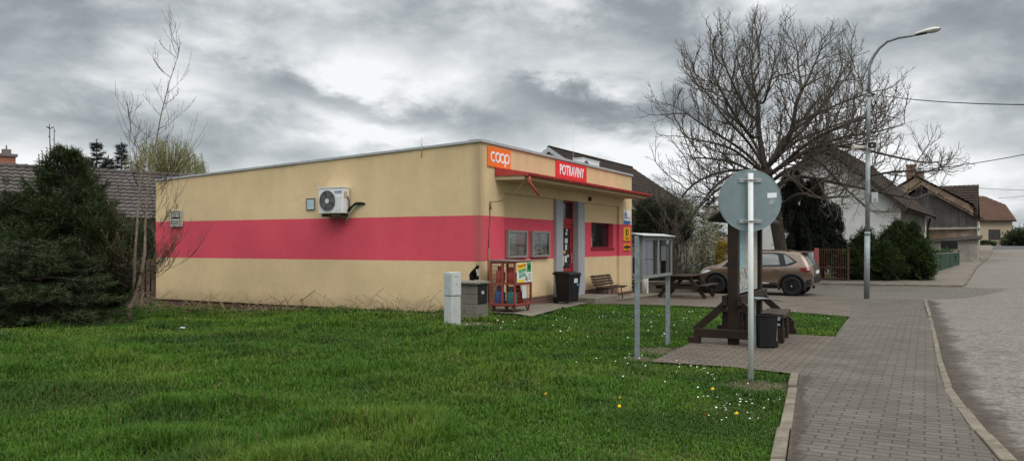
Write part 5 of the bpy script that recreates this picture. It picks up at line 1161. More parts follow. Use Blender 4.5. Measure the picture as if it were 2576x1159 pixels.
def patch(name, poly, sgn, off, mat, parent, sub=5):
    """a panel lying on the car's flank: polygon of (x, z)"""
    b2 = bmesh.new(); b2.faces.new([b2.verts.new((x, 0, z)) for x, z in poly])
    for ax in (0, 2):
        vals = [p_[0 if ax == 0 else 1] for p_ in poly]; lo, hi = min(vals), max(vals)
        for i in range(1, sub):
            c0 = [0, 0, 0]; c0[ax] = lo + (hi - lo) * i / sub; nn = [0, 0, 0]; nn[ax] = 1
            bmesh.ops.bisect_plane(b2, geom=b2.verts[:] + b2.edges[:] + b2.faces[:], plane_co=c0, plane_no=nn)
    for v in b2.verts: v.co = on_side(v.co.x, v.co.z, sgn, off)
    mm = bpy.data.meshes.new(name); b2.to_mesh(mm); b2.free(); mm.polygons.foreach_set('use_smooth', [True] * len(mm.polygons))
    return link(name, mm, mat, parent)
for sg_ in (1, -1):
    patch('window_trim', [(-1.50, 1.17), (-1.30, 1.06), (-1.05, 1.015), (.98, .965), (1.10, .975), (.50, 1.44), (.22, 1.485), (-.75, 1.49), (-1.08, 1.45)], sg_, .004, M_CLAD, body, 9)
    patch('side_window', [(-1.38, 1.18), (-1.13, 1.085), (-1.02, 1.42), (-1.10, 1.41)], sg_, .009, M_CGLASS, body, 5)
    patch('side_window', [(-.93, 1.07), (-.10, 1.035), (-.12, 1.44), (-.70, 1.44), (-.83, 1.40)], sg_, .009, M_CGLASS, body, 6)
    patch('side_window', [(.0, 1.03), (.72, 1.01), (.76, 1.10), (.43, 1.40), (.22, 1.44), (-.0, 1.445)], sg_, .009, M_CGLASS, body, 6)
    patch('sill_cladding', [(-.86, .26), (.83, .26), (.80, .45), (-.80, .45)], sg_, .012, M_CLAD, body, 6)
    patch('sill_trim', [(-.55, .415), (.55, .36), (.55, .40), (.1, .415), (-.25, .47), (-.60, .445)], sg_, .020, M('trim_bright', (.62, .63, .63), .3, .05, 3, metal=.4), body, 6)
    for xa, xb, za, zb_ in ((-.06, -.05, .48, 1.02), (.93, .80, .48, .95), (-1.16, -.97, 1.02, .62)):
        patch('door_seam', [(xa - .006, za), (xa + .006, za), (xb + .006, zb_), (xb - .006, zb_)], sg_, .0035, M_CLAD, body, 4)
    for x in (-.92, .05):
        h0 = on_side(x, .90, sg_, .02); q = MB(); q.tube([h0, h0 + Vector((.09, sg_ * .018, .005)), h0 + Vector((.20, 0, .008))], .016, 7); q.build('door_handle', M_PAINT, body)
    for x in (XF, XR):
        q = MB(); n = 24; vs = []
        for i in range(n + 1):
            a = -.35 + (math.pi + .7) * i / n
            for r_, y in ((.395, .80), (.395, .905), (.465, .895), (.475, .80)): vs.append((x + r_ * math.cos(a), sg_ * (y - (.03 if x > 0 else .02) * abs(math.cos(a)) * (1 if (x > 0) == (math.cos(a) > 0) else 0)), max(.20, .33 + r_ * math.sin(a))))
        q.add(vs, [(i * 4 + j, i * 4 + j + 1, i * 4 + 5 + j, i * 4 + 4 + j) for i in range(n) for j in range(3)], True); q.build('wheel_arch', M_CLAD, body)
    # rear lamp and headlamp
    q = MB(); vs = []; lampz = .93
    pp = [(-1.56, .955), (-1.70, .985), (-1.86, .985), (-1.925, .95), (-1.91, .875), (-1.78, .835), (-1.64, .88)]
    lt = patch('tail_lamp', pp, sg_, .012, M('lamp_red', (.16, .012, .02), .15, .15, 6), body, 5)
    patch('reflector', [(-1.80, .965), (-1.90, .955), (-1.90, .905), (-1.83, .90)], sg_, .018, M('reflector_pale', (.55, .42, .42), .2), body, 3)
    patch('headlamp', [(1.45, .83), (1.62, .86), (1.80, .80), (1.90, .72), (1.70, .73)], sg_, .012, M('lamp_clear', (.62, .64, .65), .12, .1, 8), body, 5)
    m0 = on_side(.83, 1.03, sg_, 0); q = MB(); q.bar(m0 + Vector((0, -sg_ * .02, 0)), m0 + Vector((0, sg_ * .10, .02)), .05, .04); q.hexa([m0 + Vector(v_) for v_ in ((-.05, sg_ * .08, -.03), (.09, sg_ * .08, -.03), (.06, sg_ * .25, -.02), (-.05, sg_ * .25, -.02), (-.05, sg_ * .08, .12), (.06, sg_ * .08, .11), (.03, sg_ * .25, .10), (-.05, sg_ * .25, .11))]); q.build('wing_mirror', M_CLAD, body, .01)
# rear end
def on_back(y, z, off):
    h = bvh.ray_cast(Vector((-4, y, z)), Vector((1, 0, 0))); return Vector((h[0].x - off, y, z)) if h[0] else Vector((-2, y, z))
def on_top(x, y, off):
    h = bvh.ray_cast(Vector((x, y, 4)), Vector((0, 0, -1))); return Vector((x, y, h[0].z + off)) if h[0] else Vector((x, y, 1))
def gridpatch(name, f, mat, n=7):
    q = MB(); vs = [f(i / n, j / n) for i in range(n + 1) for j in range(n + 1)]; q.add(vs, [(i * (n + 1) + j, i * (n + 1) + j + 1, (i + 1) * (n + 1) + j + 1, (i + 1) * (n + 1) + j) for i in range(n) for j in range(n)], True); return q.build(name, mat, body)
gridpatch('rear_window', lambda a, t: on_back((a - .5) * 2 * (.66 - .08 * t), 1.06 + .38 * t, .008), M_CGLASS)
gridpatch('windscreen', lambda a, t: on_top(1.12 - .62 * t, (a - .5) * 2 * (.66 - .06 * t), .008), M_CGLASS)
gridpatch('rear_bumper', lambda a, t: on_back((a - .5) * 2 * .60, .46 + .22 * t, .012), M_CLAD)
for sg_ in (1, -1): patch('bumper_side', [(-1.74, .36), (-1.62, .30), (-1.90, .34), (-1.975, .48), (-1.96, .60), (-1.80, .58)], sg_, .010, M_CLAD, body, 5)
q = MB(); q.hexa([(-1.60, -.58, 1.50), (-1.60, .58, 1.50), (-1.80, .55, 1.478), (-1.80, -.55, 1.478), (-1.58, -.58, 1.54), (-1.58, .58, 1.54), (-1.80, .55, 1.50), (-1.80, -.55, 1.50)]); q.build('spoiler', M_PAINT, body, .008)
pl = on_back(0, .82, .006); q = MB(); q.box(pl.x - .012, pl.x, -.26, .26, .77, .88); q.build('number_plate', M_WHITE, body)
q = MB()
for sg_ in (1, -1): q.tube([on_top(-1.2, sg_ * .56, .01), on_top(-1.1, sg_ * .57, .035), on_top(.1, sg_ * .57, .035), on_top(.25, sg_ * .565, .01)], .014, 6)
q.build('roof_rail', M_CLAD, body)
M_RIM = M('steel_rim_black', (.018, .018, .019), .5, .2, 8)
for x in (XF, XR):
    for sg_ in (1, -1):
        wy = sg_ * .79; q = MB(); q.lathe([(.20, -.10), (.325, -.10), (WR_, -.07), (WR_, .07), (.325, .10), (.215, .105), (.20, .09)], (x, wy, WR_), 36, 'y'); wheel = q.build('wheel', M_TYRE, car)
        q = MB(); q.lathe([(.212, .09), (.20, .085), (.19, .045), (.165, .04), (.12, .075), (.07, .085), (.04, .075), (.001, .075)] if sg_ > 0 else [(.212, -.09), (.20, -.085), (.19, -.045), (.165, -.04), (.12, -.075), (.07, -.085), (.04, -.075), (.001, -.075)], (x, wy, WR_), 32, 'y'); q.build('rim', M('steel_rim', (.035, .035, .036), .45, .2, 8), wheel)
        q = MB()
        for i in range(8): a = 2 * math.pi * i / 8; c_ = Vector((x + .145 * math.cos(a), wy + sg_ * .066, WR_ + .145 * math.sin(a))); q.lathe([(.022, -.004), (.022, .004)], c_, 10, 'y')
        q.build('rim_hole', M_DARK, wheel)
        q = MB(); q.lathe([(.028, -.006), (.03, .006)], (x, wy + sg_ * .086, WR_), 12, 'y'); q.build('hub_cap', M_ALU, wheel)
# ------------------------------------------------------------------ plants
M_BARK = M('bark_grey_brown', (.055, .045, .035), .95, .3, 3, .5, 25, dirt=(.085, .08, .05), dscale=4, dmin=.56)
M_TWIG = M('twig_brown', (.084, .072, .058), .95, .25, 4)
M_NEEDLE = M_leaf('needles', .6, .12); M_FOL = M_leaf('foliage', .6, .25)

def colonize(attr, nodes, parents, step, kill, infl, iters=160, tropism=Vector((0, 0, 0))):
    attr = [Vector(a) for a in attr]; alive = [True] * len(attr); nodes = [Vector(n) for n in nodes]; seen = set()
    for it in range(iters):
        kd = kdtree.KDTree(len(nodes))
        for i, n in enumerate(nodes): kd.insert(n, i)
        kd.balance(); pull = {}; any_ = False
        for i, a in enumerate(attr):
            if not alive[i]: continue
            co_, j, d = kd.find(a)
            if d < kill: alive[i] = False; continue
            if d < infl: pull.setdefault(j, Vector()); pull[j] += (a - co_).normalized(); any_ = True
        if not any_: break
        added = 0
        for j, v in pull.items():
            v = v.normalized() + Vector((random.uniform(-.12, .12), random.uniform(-.12, .12), random.uniform(-.12, .12))) + tropism
            p_ = nodes[j] + v.normalized() * step; key = (j, round(p_.x, 1), round(p_.y, 1), round(p_.z, 1))
            if key in seen: continue
            seen.add(key); nodes.append(p_); parents.append(j); added += 1
        if not added: break
    return nodes, parents
def tree_mesh(nodes, parents, tip_r, power, trunk_cut, name, mat_t, mat_c, root, rmax=None, min_r=None):
    """pipe-model radii; thick wood goes to the trunk part, thin wood to the crown part"""
    n = len(nodes); kids = [[] for _ in range(n)]
    for i in range(1, n): kids[parents[i]].append(i)
    acc = [0.0] * n
    for i in range(n - 1, -1, -1):
        if not kids[i]: acc[i] = tip_r ** power
        if i: acc[parents[i]] += acc[i]
    rad = [a ** (1 / power) for a in acc]
    if rmax:
        s = rmax / rad[0]; rad = [min(max(r * (1 + (s - 1) * min(1, (r / rad[0]) ** 1.5)), tip_r * .7), rmax) for r in rad]
    T, C = MB(), MB(); stack = [(0, None)]
    while stack:
        i, par = stack.pop(); chain = [par, i] if par is not None else [i]
        while kids[i]:
            ks = sorted(kids[i], key=lambda k: -acc[k])
            for k in ks[1:]: stack.append((k, i))
            i = ks[0]; chain.append(i)
        r = [rad[c] for c in chain]
        if par is not None: r[0] = min(r[0], r[1] * 1.25)
        thick = [k for k in range(len(chain)) if r[k] >= trunk_cut]
        m_ = (thick[-1] + 1) if thick else 0
        if m_ >= 2: T.tube([nodes[c] for c in chain[:m_]], r[:m_], 8, True)
        rest = chain[max(0, m_ - 1):]; rr = r[max(0, m_ - 1):]
        if len(rest) >= 2: C.tube([nodes[c] for c in rest], rr, 4, False)
    if T.v: T.build('trunk', mat_t, root, normals=False)
    if C.v: C.build('crown', mat_c, root, normals=False)
def limb(nodes, parents, start, pts, step=.3):
    i = start; cur = nodes[start]
    for p_ in pts:
        p_ = Vector(p_); L = (p_ - cur).length; k = max(1, int(L / step)); a = cur
        for j in range(1, k + 1): nodes.append(a.lerp(p_, j / k) + Vector((random.uniform(-.05, .05), random.uniform(-.05, .05), random.uniform(-.04, .04)))); parents.append(i); i = len(nodes) - 1
        cur = p_
    return i
# big bare walnut behind the car
def walnut():
    D = 34.0; base = ground(P(1978, 700, D).x, D)
    t = thing('walnut_tree', 'large bare spreading tree with a leaning trunk behind the parked car', 'tree', base)
    def Q(px, py, dy=0.0): return P(px, py, D + dy) - base
    nodes, par = [Vector((0, 0, -.1))], [-1]
    def N(v): return len(v) - 1
    f = limb(nodes, par, 0, [Q(1968, 640), Q(1953, 560), Q(1938, 480), Q(1926, 425)])
    a = limb(nodes, par, f, [Q(1918, 380, .2), Q(1905, 320, .5), Q(1908, 260, .6), Q(1893, 210, .8), Q(1885, 120, .9)])
    b_ = limb(nodes, par, f, [Q(1950, 400, -.3), Q(1978, 362, -.6), Q(2000, 310, -.8), Q(1998, 265, -1), Q(2035, 200, -1.2), Q(2060, 130, -1.2)])
    kA = len(nodes)
    limb(nodes, par, f - 1, [Q(1890, 408, -.6), Q(1840, 372, -1.2), Q(1780, 355, -1.8), Q(1715, 345, -2.0)])
    limb(nodes, par, f - 2, [Q(1880, 425, .8), Q(1820, 428, 1.4), Q(1760, 450, 1.8), Q(1715, 490, 2.0), Q(1690, 540, 2)])
    limb(nodes, par, f, [Q(1905, 370, 1.2), Q(1870, 320, 2.2), Q(1820, 280, 2.8), Q(1770, 230, 3.2)])
    limb(nodes, par, f - 1, [Q(1960, 425, -.8), Q(2010, 375, -1.6), Q(2080, 330, -2.4), Q(2160, 300, -3.0), Q(2240, 275, -3.4)])
    limb(nodes, par, f - 2, [Q(1965, 440, -1), Q(2030, 395, -2), Q(2110, 365, -3), Q(2200, 350, -3.6), Q(2300, 335, -4)])
    limb(nodes, par, f - 5, [Q(1975, 510, -1.2), Q(2010, 480, -2.2), Q(2060, 500, -3.0), Q(2130, 492, -3.6), Q(2190, 500, -4.2), Q(2215, 545, -4.4), Q(2270, 560, -4.6)])
    limb(nodes, par, f - 1, [Q(1980, 410, -1.4), Q(2060, 362, -2), Q(2160, 372, -2.4), Q(2270, 400, -2.6), Q(2340, 412, -2.4), Q(2392, 400, -2.2)])
    limb(nodes, par, f, [Q(1960, 380, 1), Q(2020, 330, 2.2), Q(2080, 250, 3.2), Q(2120, 180, 3.6)])
    limb(nodes, par, f - 1, [Q(1990, 400, .6), Q(2050, 372, .9), Q(2120, 400, .6), Q(2160, 450, .2), Q(2250, 430, -.2), Q(2330, 430, -.6)])
    limb(nodes, par, f - 2, [Q(1985, 420, -2), Q(2040, 420, -3), Q(2070, 480, -3.4), Q(2100, 560, -3.6)])
    limb(nodes, par, f - 4, [Q(1900, 470, -1.4), Q(1850, 480, -2.4), Q(1800, 500, -3)])
    limb(nodes, par, f + 6, [Q(1880, 290, -.6), Q(1850, 220, -1.2), Q(1818, 150, -1.6)])
    limb(nodes, par, f + 8, [Q(1925, 260, -.8), Q(1945, 180, -1.4), Q(1955, 90, -1.8)])
    limb(nodes, par, a - 8, [Q(1870, 200, 1.6), Q(1850, 130, 1.8), Q(1845, 85, 1.8)])
    limb(nodes, par, b_ - 10, [Q(2050, 290, -.4), Q(2100, 230, .2), Q(2150, 170, .4), Q(2175, 130, .4)])
    limb(nodes, par, b_ - 6, [Q(2010, 190, .4), Q(2005, 110, .8), Q(1990, 75, 1)])
    for st_, pts_ in ((f - 1, [(1880, 385, .4), (1800, 335, .2), (1700, 268, 0)]), (f, [(1890, 365, -1.4), (1825, 300, -2.4), (1765, 215, -3)]), (f - 2, [(1850, 432, -1), (1795, 470, -2), (1745, 535, -2.4)]),
                      (f - 1, [(1840, 405, 2), (1760, 395, 3), (1660, 415, 3.4)]), (f - 2, [(1845, 450, 2.4), (1785, 490, 3.4), (1715, 575, 3.8)]), (f - 1, [(1990, 395, 1.4), (2060, 400, 2), (2120, 470, 2.2), (2190, 530, 2.2)]), (f, [(1990, 360, .4), (2090, 320, .8), (2180, 290, 1), (2265, 225, 1)]),
                      (f, [(1970, 350, 1.6), (2050, 290, 2.6), (2130, 250, 3), (2200, 232, 3.2)]), (f - 1, [(2010, 385, -1), (2110, 345, -1.2), (2220, 330, -1), (2310, 300, -.8)]), (f - 3, [(2000, 440, .6), (2075, 455, 1), (2150, 470, 1), (2290, 500, .6)]), (f + 4, [(1895, 350, -.8), (1850, 300, -1.4), (1795, 190, -2)])):
        limb(nodes, par, st_, [Q(*p_) for p_ in pts_])
    # the outline of the crown
    sil = [(1636, 330), (1690, 240), (1745, 165), (1800, 115), (1850, 70), (1915, 45), (1985, 62), (2050, 52), (2110, 80), (2150, 150), (2210, 205), (2270, 200), (2300, 270), (2345, 340), (2415, 400), (2400, 470), (2330, 500), (2290, 575), (2200, 585), (2130, 575), (2080, 540), (2000, 480), (1960, 460), (1900, 450), (1850, 500), (1790, 560), (1700, 600), (1655, 560), (1680, 480), (1650, 420)]
    att = []
    xs_ = [p_[0] for p_ in sil]; ys_ = [p_[1] for p_ in sil]
    from mathutils.geometry import intersect_point_tri_2d
    def inside(x, y):
        r = False
        for i in range(len(sil)):
            x0, y0 = sil[i]; x1, y1 = sil[(i + 1) % len(sil)]
            if (y0 > y) != (y1 > y) and x < (x1 - x0) * (y - y0) / (y1 - y0) + x0: r = not r
        return r
    def ok(p_, tol=1.0):
        w_ = p_ + base; x, y = CX + F * w_.x / w_.y, HY - F * (w_.z - EYE) / w_.y
        an = math.atan2(y - 400, x - 2010); kf = tol + .05 * math.sin(5 * an + .6) + .045 * math.sin(11 * an + 1) + .03 * math.sin(23 * an); x, y = 2010 + (x - 2010) / kf, 400 + (y - 400) / kf
        if not inside(x, y): return False
        k = 1 - ((x - 2010) / 430) ** 2; kk = 1 - max(0, (300 - y) / 290) ** 2 if y < 300 else 1
        return abs(w_.y - D) < 4.8 * math.sqrt(max(.08, k)) * math.sqrt(max(.08, kk)) + .3
    n0 = len(nodes); UPW = (.05, .07, .10); PRB = (.74, .72, 0); RAT = (.44, .42, 0)
    for it in range(3):                                  # ease the kinks out of the main limbs
        kid = {}
        for i in range(1, n0): kid.setdefault(par[i], i)
        nodes = [nodes[i] * .5 + (nodes[par[i]] + nodes[kid[i]]) * .25 if i in kid and i else nodes[i] for i in range(n0)]
    def grow(i, d, L, depth, tol):
        k = max(2, int(L / .14)); j = i; p_ = nodes[i]
        for s_ in range(k):
            d = (d + Vector((random.gauss(0, .12), random.gauss(0, .12), random.gauss(0, .10) + UPW[depth]))).normalized(); p_ = p_ + d * (L / k)
            if not ok(p_, tol + .05 * depth): return
            nodes.append(p_); par.append(j); j = len(nodes) - 1
            if depth < 2 and s_ >= 1 and random.random() < PRB[depth]:
                r_ = Vector((random.gauss(0, 1), random.gauss(0, 1), random.gauss(0, 1))); r_ = (r_ - d * r_.dot(d)).normalized(); e_ = (d * .62 + r_ * .75 + Vector((0, 0, .22))).normalized()
                grow(j, e_, L * (1 - .55 * s_ / k) * RAT[depth] * random.uniform(.7, 1.3), depth + 1, tol)
        if depth < 2:
            for q_ in range(2): r_ = Vector((random.gauss(0, .5), random.gauss(0, .5), random.gauss(0, .3) + .15)); grow(j, (d + r_).normalized(), L * RAT[depth] * random.uniform(.6, 1.1), depth + 1, tol)
        elif random.random() < .7:
            nodes.append(p_ + (d + Vector((random.gauss(0, .6), random.gauss(0, .6), .4))).normalized() * .09); par.append(j)
    leafy_from = f + 2; ends = set(range(n0)) - set(par[1:n0])
    for i in range(leafy_from, n0):
        d0 = (nodes[i] - nodes[par[i]]).normalized()
        if (nodes[i] - nodes[f]).length < 1.5 and random.random() < .75: continue
        for q_ in range(2 if i in ends else 1):
            if i not in ends and random.random() > .88: continue
            r_ = Vector((random.gauss(0, 1), random.gauss(0, 1), random.gauss(0, .8))); r_ = (r_ - d0 * r_.dot(d0)).normalized()
            grow(i, (d0 * (1.0 if i in ends else .5) + r_ * (.4 if i in ends else .8) + Vector((0, 0, .25))).normalized(), random.uniform(.9, 2.4), 0, random.choice((.84, .93, 1.0, 1.06, 1.12)))
    tree_mesh(nodes, par, .0056, 2.42, .04, 'walnut', M_BARK, M_TWIG, t)
    print('walnut nodes', len(nodes))
walnut()

def bare_shrub(name, label, cat, base, h, spread, n, tip, seed, mat=None, rmax=.05, leaves=None, stems=None, lean=0.0, droop=0.0):
    random.seed(seed); t = thing(name, label, cat, base); mat = mat or M_TWIG
    T, C = MB(), MB(); tips = []
    def grow(p, d, L, r, depth, mb):
        pts, rr = [p], [r]; k = 6
        for i in range(k):
            d = (d + Vector((random.uniform(-.16, .16), random.uniform(-.16, .16), random.uniform(-.03, .14) - droop * (depth > 0)))).normalized(); p = p + d * (L / k); pts.append(p); rr.append(max(tip, r * (1 - .75 * (i + 1) / k)))
            if depth < 3 and i >= (1 if depth else 0):
                for _ in range(1 if depth else 2):
                    if random.random() < .8: a = random.uniform(0, 6.28); q_ = (d + Vector((math.cos(a), math.sin(a), random.uniform(-.1, .5))) * random.uniform(.6, 1.1)).normalized(); grow(p, q_, L * random.uniform(.28, .5), rr[-1] * .6, depth + 1, C)
        tips.extend(pts[2:]); mb.tube(pts, rr, 5 if depth == 0 else 3, False)
    for s_ in (stems or [(random.uniform(-.1, .1), random.uniform(-.1, .1), 1, 1) for _ in range(n)]):
        grow(Vector((s_[0] * spread * .2, s_[1] * spread * .2, 0)), Vector((s_[0] * spread + lean, s_[1] * spread, s_[2])).normalized(), h * s_[3] * random.uniform(.85, 1.05), rmax, 0, T)
    T.build('trunk', mat, t, normals=False); C.build('crown', M_TWIG, t, normals=False)
    if leaves:
        col, per, ln, wd, mt, jit = leaves; p_ = np.array([list(v) for v in tips]); p_ = np.repeat(p_, per, 0) + RNG.normal(0, jit, (len(tips) * per, 3)); k = len(p_)
        nm = 'blossom' if 'blossom' in label else 'leaves'
        cards(nm, p_, RNG.normal(size=(k, 3)) + np.array([0, 0, .2]), RNG.uniform(.6, 1.3, k) * ln, wd, np.array(col) * RNG.uniform(.55, 1.25, (k, 1)), mt, t, True)
    return t
# thin birch leaning over the far end of the side wall
def birch():
    b0 = G(323, 808); D = b0.y; t = thing('birch_tree', 'slender bare young birch leaning to the right beside the fence', 'tree', b0)
    def Q(px, py, dy=0.0): return P(px, py, D + dy) - b0
    random.seed(11); T, C = MB(), MB()
    st1 = [Q(323, 812), Q(326, 775), Q(345, 730), Q(356, 690), Q(364, 640), Q(366, 560, .1), Q(372, 470, .1), Q(390, 370, .2), Q(405, 290, .2), Q(425, 210, .3), Q(445, 150, .3), Q(452, 125, .3)]
    T.tube(st1, [.07, .055, .046, .040, .034, .026, .021, .018, .014, .010, .006, .004], 8)
    st2 = [Q(330, 770, .05), Q(338, 700, -.2), Q(340, 640, -.3), Q(347, 540, -.4), Q(352, 460, -.4), Q(362, 400, -.4), Q(330, 330, -.5), Q(322, 270, -.5)]
    T.tube(st2, [.03, .034, .03, .024, .018, .012, .008, .005], 7)
    tips = []
    def side(p, d, L, r, depth):
        pts, rr = [p], [r]
        for i in range(7):
            d = (d + Vector((random.uniform(-.13, .13), random.uniform(-.13, .13), .13))).normalized(); p = p + d * L / 7; pts.append(p); rr.append(max(.003, r * (1 - i / 8)))
            if depth < 2 and i > 0 and random.random() < .75: a = random.uniform(0, 6.28); side(p, (d + Vector((math.cos(a), math.sin(a) * .5, .2)) * .8).normalized(), L * .42, r * .6, depth + 1)
        tips.extend(pts[2:]); C.tube(pts, rr, 3, False)
    for st, z0_ in ((st1, 2), (st2, 1)):
        for i in range(z0_, len(st) - 1):
            for k in range(4):
                p = st[i].lerp(st[i + 1], random.random()); a = random.uniform(0, 6.28); low = p.z < 1.2
                side(p, Vector((math.cos(a), math.sin(a) * .6, -.1 if low else .35)).normalized(), random.uniform(.6, 1.7) * (1.0 if p.z < 3.4 else .55), .006, 0 if p.z < 2.6 else 1)
    # low whippy branches round the foot
    for k in range(20): a = random.uniform(0, 6.28); side(Q(338, 735 - random.uniform(0, 60)), Vector((math.cos(a), math.sin(a) * .5, .05)).normalized(), random.uniform(.8, 1.5), .009, 0)
    m, nt, b = base_mat('birch_bark'); tc = nd(nt, 'ShaderNodeTexCoord'); c = vary(nt, tc.outputs['Object'], (.20, .15, .11), .5, 9); lk(nt, c, b.inputs['Base Color']); b.inputs['Roughness'].default_value = .8
    T.build('trunk', m, t, normals=False); C.build('crown', M('birch_twig', (.065, .048, .036), .9, .3, 4), t, normals=False)
    p_ = np.array([list(v) for v in tips if v.z > .6]); p_ = p_[RNG.random(len(p_)) < .13]; k = len(p_)
    cards('buds', p_, RNG.normal(size=(k, 3)) + np.array([0, 0, .5]), .035, .018, np.array([.30, .27, .07]) * RNG.uniform(.6, 1.2, (k, 1)), M_FOL, t, True)
birch()

def conifer(name, label, base, h, r, n_whorl, needle, col, seed, droop=.12, dens=1.0, top=.0, width=None, leader=0.0, fat=1.0, low=.03, group=None, profile=1.0, jit=.25):
    """trunk, whorls of boughs, every bough clothed with needles"""
    t = thing(name, label, 'tree', base, 0, group); rng = np.random.default_rng(seed); rnd = random.Random(seed)
    T = MB(); T.tube([(0, 0, -.2), (0, 0, h * .5), (0, 0, h), (rnd.uniform(-.05, .05), 0, h + leader)], [.02 * h, .012 * h, .008 + .002 * h, .006], 7)
    PT, DR, SH = [], [], []
    for w_ in range(n_whorl):
        f = low + (1 - low) * (w_ + rnd.random() * .6) / n_whorl; z = h * f; L0 = r * (1 - f) ** profile * (1 if f > .08 else .8) + .14
        nb = rnd.randint(6, 8)
        for k in range(nb):
            a = 6.283 * (k + rnd.random()) / nb; L = L0 * rnd.uniform(1 - jit, 1 + jit); d = Vector((math.cos(a), math.sin(a), .30 * f + .1)).normalized(); p = Vector((0, 0, z + rnd.uniform(0, 1) * h / n_whorl)); st = max(3, int(L / .14)); bp = [p.copy()]
            for i in range(st):
                u = i / st; d = (d + Vector((rnd.uniform(-.1, .1), rnd.uniform(-.1, .1), -droop * (1 - u) + .16 * u))).normalized(); p = p + d * (L / st); bp.append(p.copy())
                if u > .12:
                    sd_ = Vector((-d.y, d.x, 0)); l2 = L * .40 * (1 - u * .75)
                    for s_ in (-1, 1):
                        dd = (d * .8 + sd_ * s_ * .8 + Vector((0, 0, rnd.uniform(-.18, .15)))).normalized(); k2 = max(2, int(l2 / .09))
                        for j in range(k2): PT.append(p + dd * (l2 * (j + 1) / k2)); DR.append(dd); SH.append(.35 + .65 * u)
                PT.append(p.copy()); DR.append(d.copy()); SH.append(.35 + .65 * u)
            T.tube(bp, [max(.004, .014 * (1 - i / len(bp))) * (.5 + L) for i in range(len(bp))], 4, False)
    for k in range(int(leader * 14)):
        z = h + leader * rnd.random() * .9; PT.append(Vector((0, 0, z))); DR.append(Vector((0, 0, 1))); SH.append(1)
    T.build('trunk', M('conifer_bark', (.085, .07, .055), .95, .3, 6), t, normals=False)
    p_ = np.array([list(v) for v in PT]); d_ = np.array([list(v) for v in DR]); s_ = np.array(SH); per = max(2, int(round(10 * dens)))
    p_ = np.repeat(p_, per, 0); d_ = np.repeat(d_, per, 0); s_ = np.repeat(s_, per); k = len(p_)
    p_ = p_ + rng.normal(0, .03, (k, 3)); dd = d_ * .9 + rng.normal(0, .55, (k, 3)) + np.array([0, 0, .12])
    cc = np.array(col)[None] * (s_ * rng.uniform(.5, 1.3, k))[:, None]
    cards('needles', p_, dd, rng.uniform(.7, 1.3, k) * needle, fat * .016, cc, M_NEEDLE, t)
    return t
GR = (.038, .056, .019); BL = (.032, .050, .020)
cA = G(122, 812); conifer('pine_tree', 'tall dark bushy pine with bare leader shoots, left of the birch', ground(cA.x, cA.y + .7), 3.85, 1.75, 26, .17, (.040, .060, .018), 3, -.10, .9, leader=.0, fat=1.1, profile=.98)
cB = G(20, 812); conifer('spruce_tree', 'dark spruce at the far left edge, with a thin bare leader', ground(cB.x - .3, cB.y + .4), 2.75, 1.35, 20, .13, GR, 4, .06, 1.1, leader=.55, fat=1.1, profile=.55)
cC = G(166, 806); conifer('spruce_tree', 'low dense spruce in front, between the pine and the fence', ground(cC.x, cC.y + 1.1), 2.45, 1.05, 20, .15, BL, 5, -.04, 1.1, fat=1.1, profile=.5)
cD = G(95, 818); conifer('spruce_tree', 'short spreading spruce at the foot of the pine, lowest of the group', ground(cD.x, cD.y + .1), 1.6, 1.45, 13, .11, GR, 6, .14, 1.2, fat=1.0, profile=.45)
# long bare shoots above the pine
q = MB(); pb = ground(cA.x, cA.y + .7); pine = [o for o in COL.objects if o.name.startswith('pine_tree')][0]
random.seed(3)
def shoot(px, p0, p1, r=.010):
    a, b_ = P(px, p0, pb.y) - pb, P(px + random.uniform(-3, 3), p1, pb.y) - pb; q.tube([a, a.lerp(b_, .5) + Vector((.01, 0, 0)), b_], [r * 1.2, r, r * .7], 5)
    for k in range(5): c_ = a.lerp(b_, .2 + .18 * k); s_ = random.choice((-1, 1)); q.tube([c_, c_ + Vector((s_ * .03, 0, .025))], r * .7, 4)
shoot(126, 440, 312, .013); shoot(134, 440, 322, .011); shoot(106, 420, 378); shoot(116, 420, 370); shoot(146, 425, 382); shoot(156, 430, 388); shoot(99, 430, 388, .012)
for s_ in (-1, 1): c_ = P(126, 324, pb.y) - pb; q.tube([c_, c_ + Vector((s_ * .09, 0, .05))], .011, 4)
q.build('leader_shoots', M('shoot_brown', (.06, .045, .035), .9), pine)

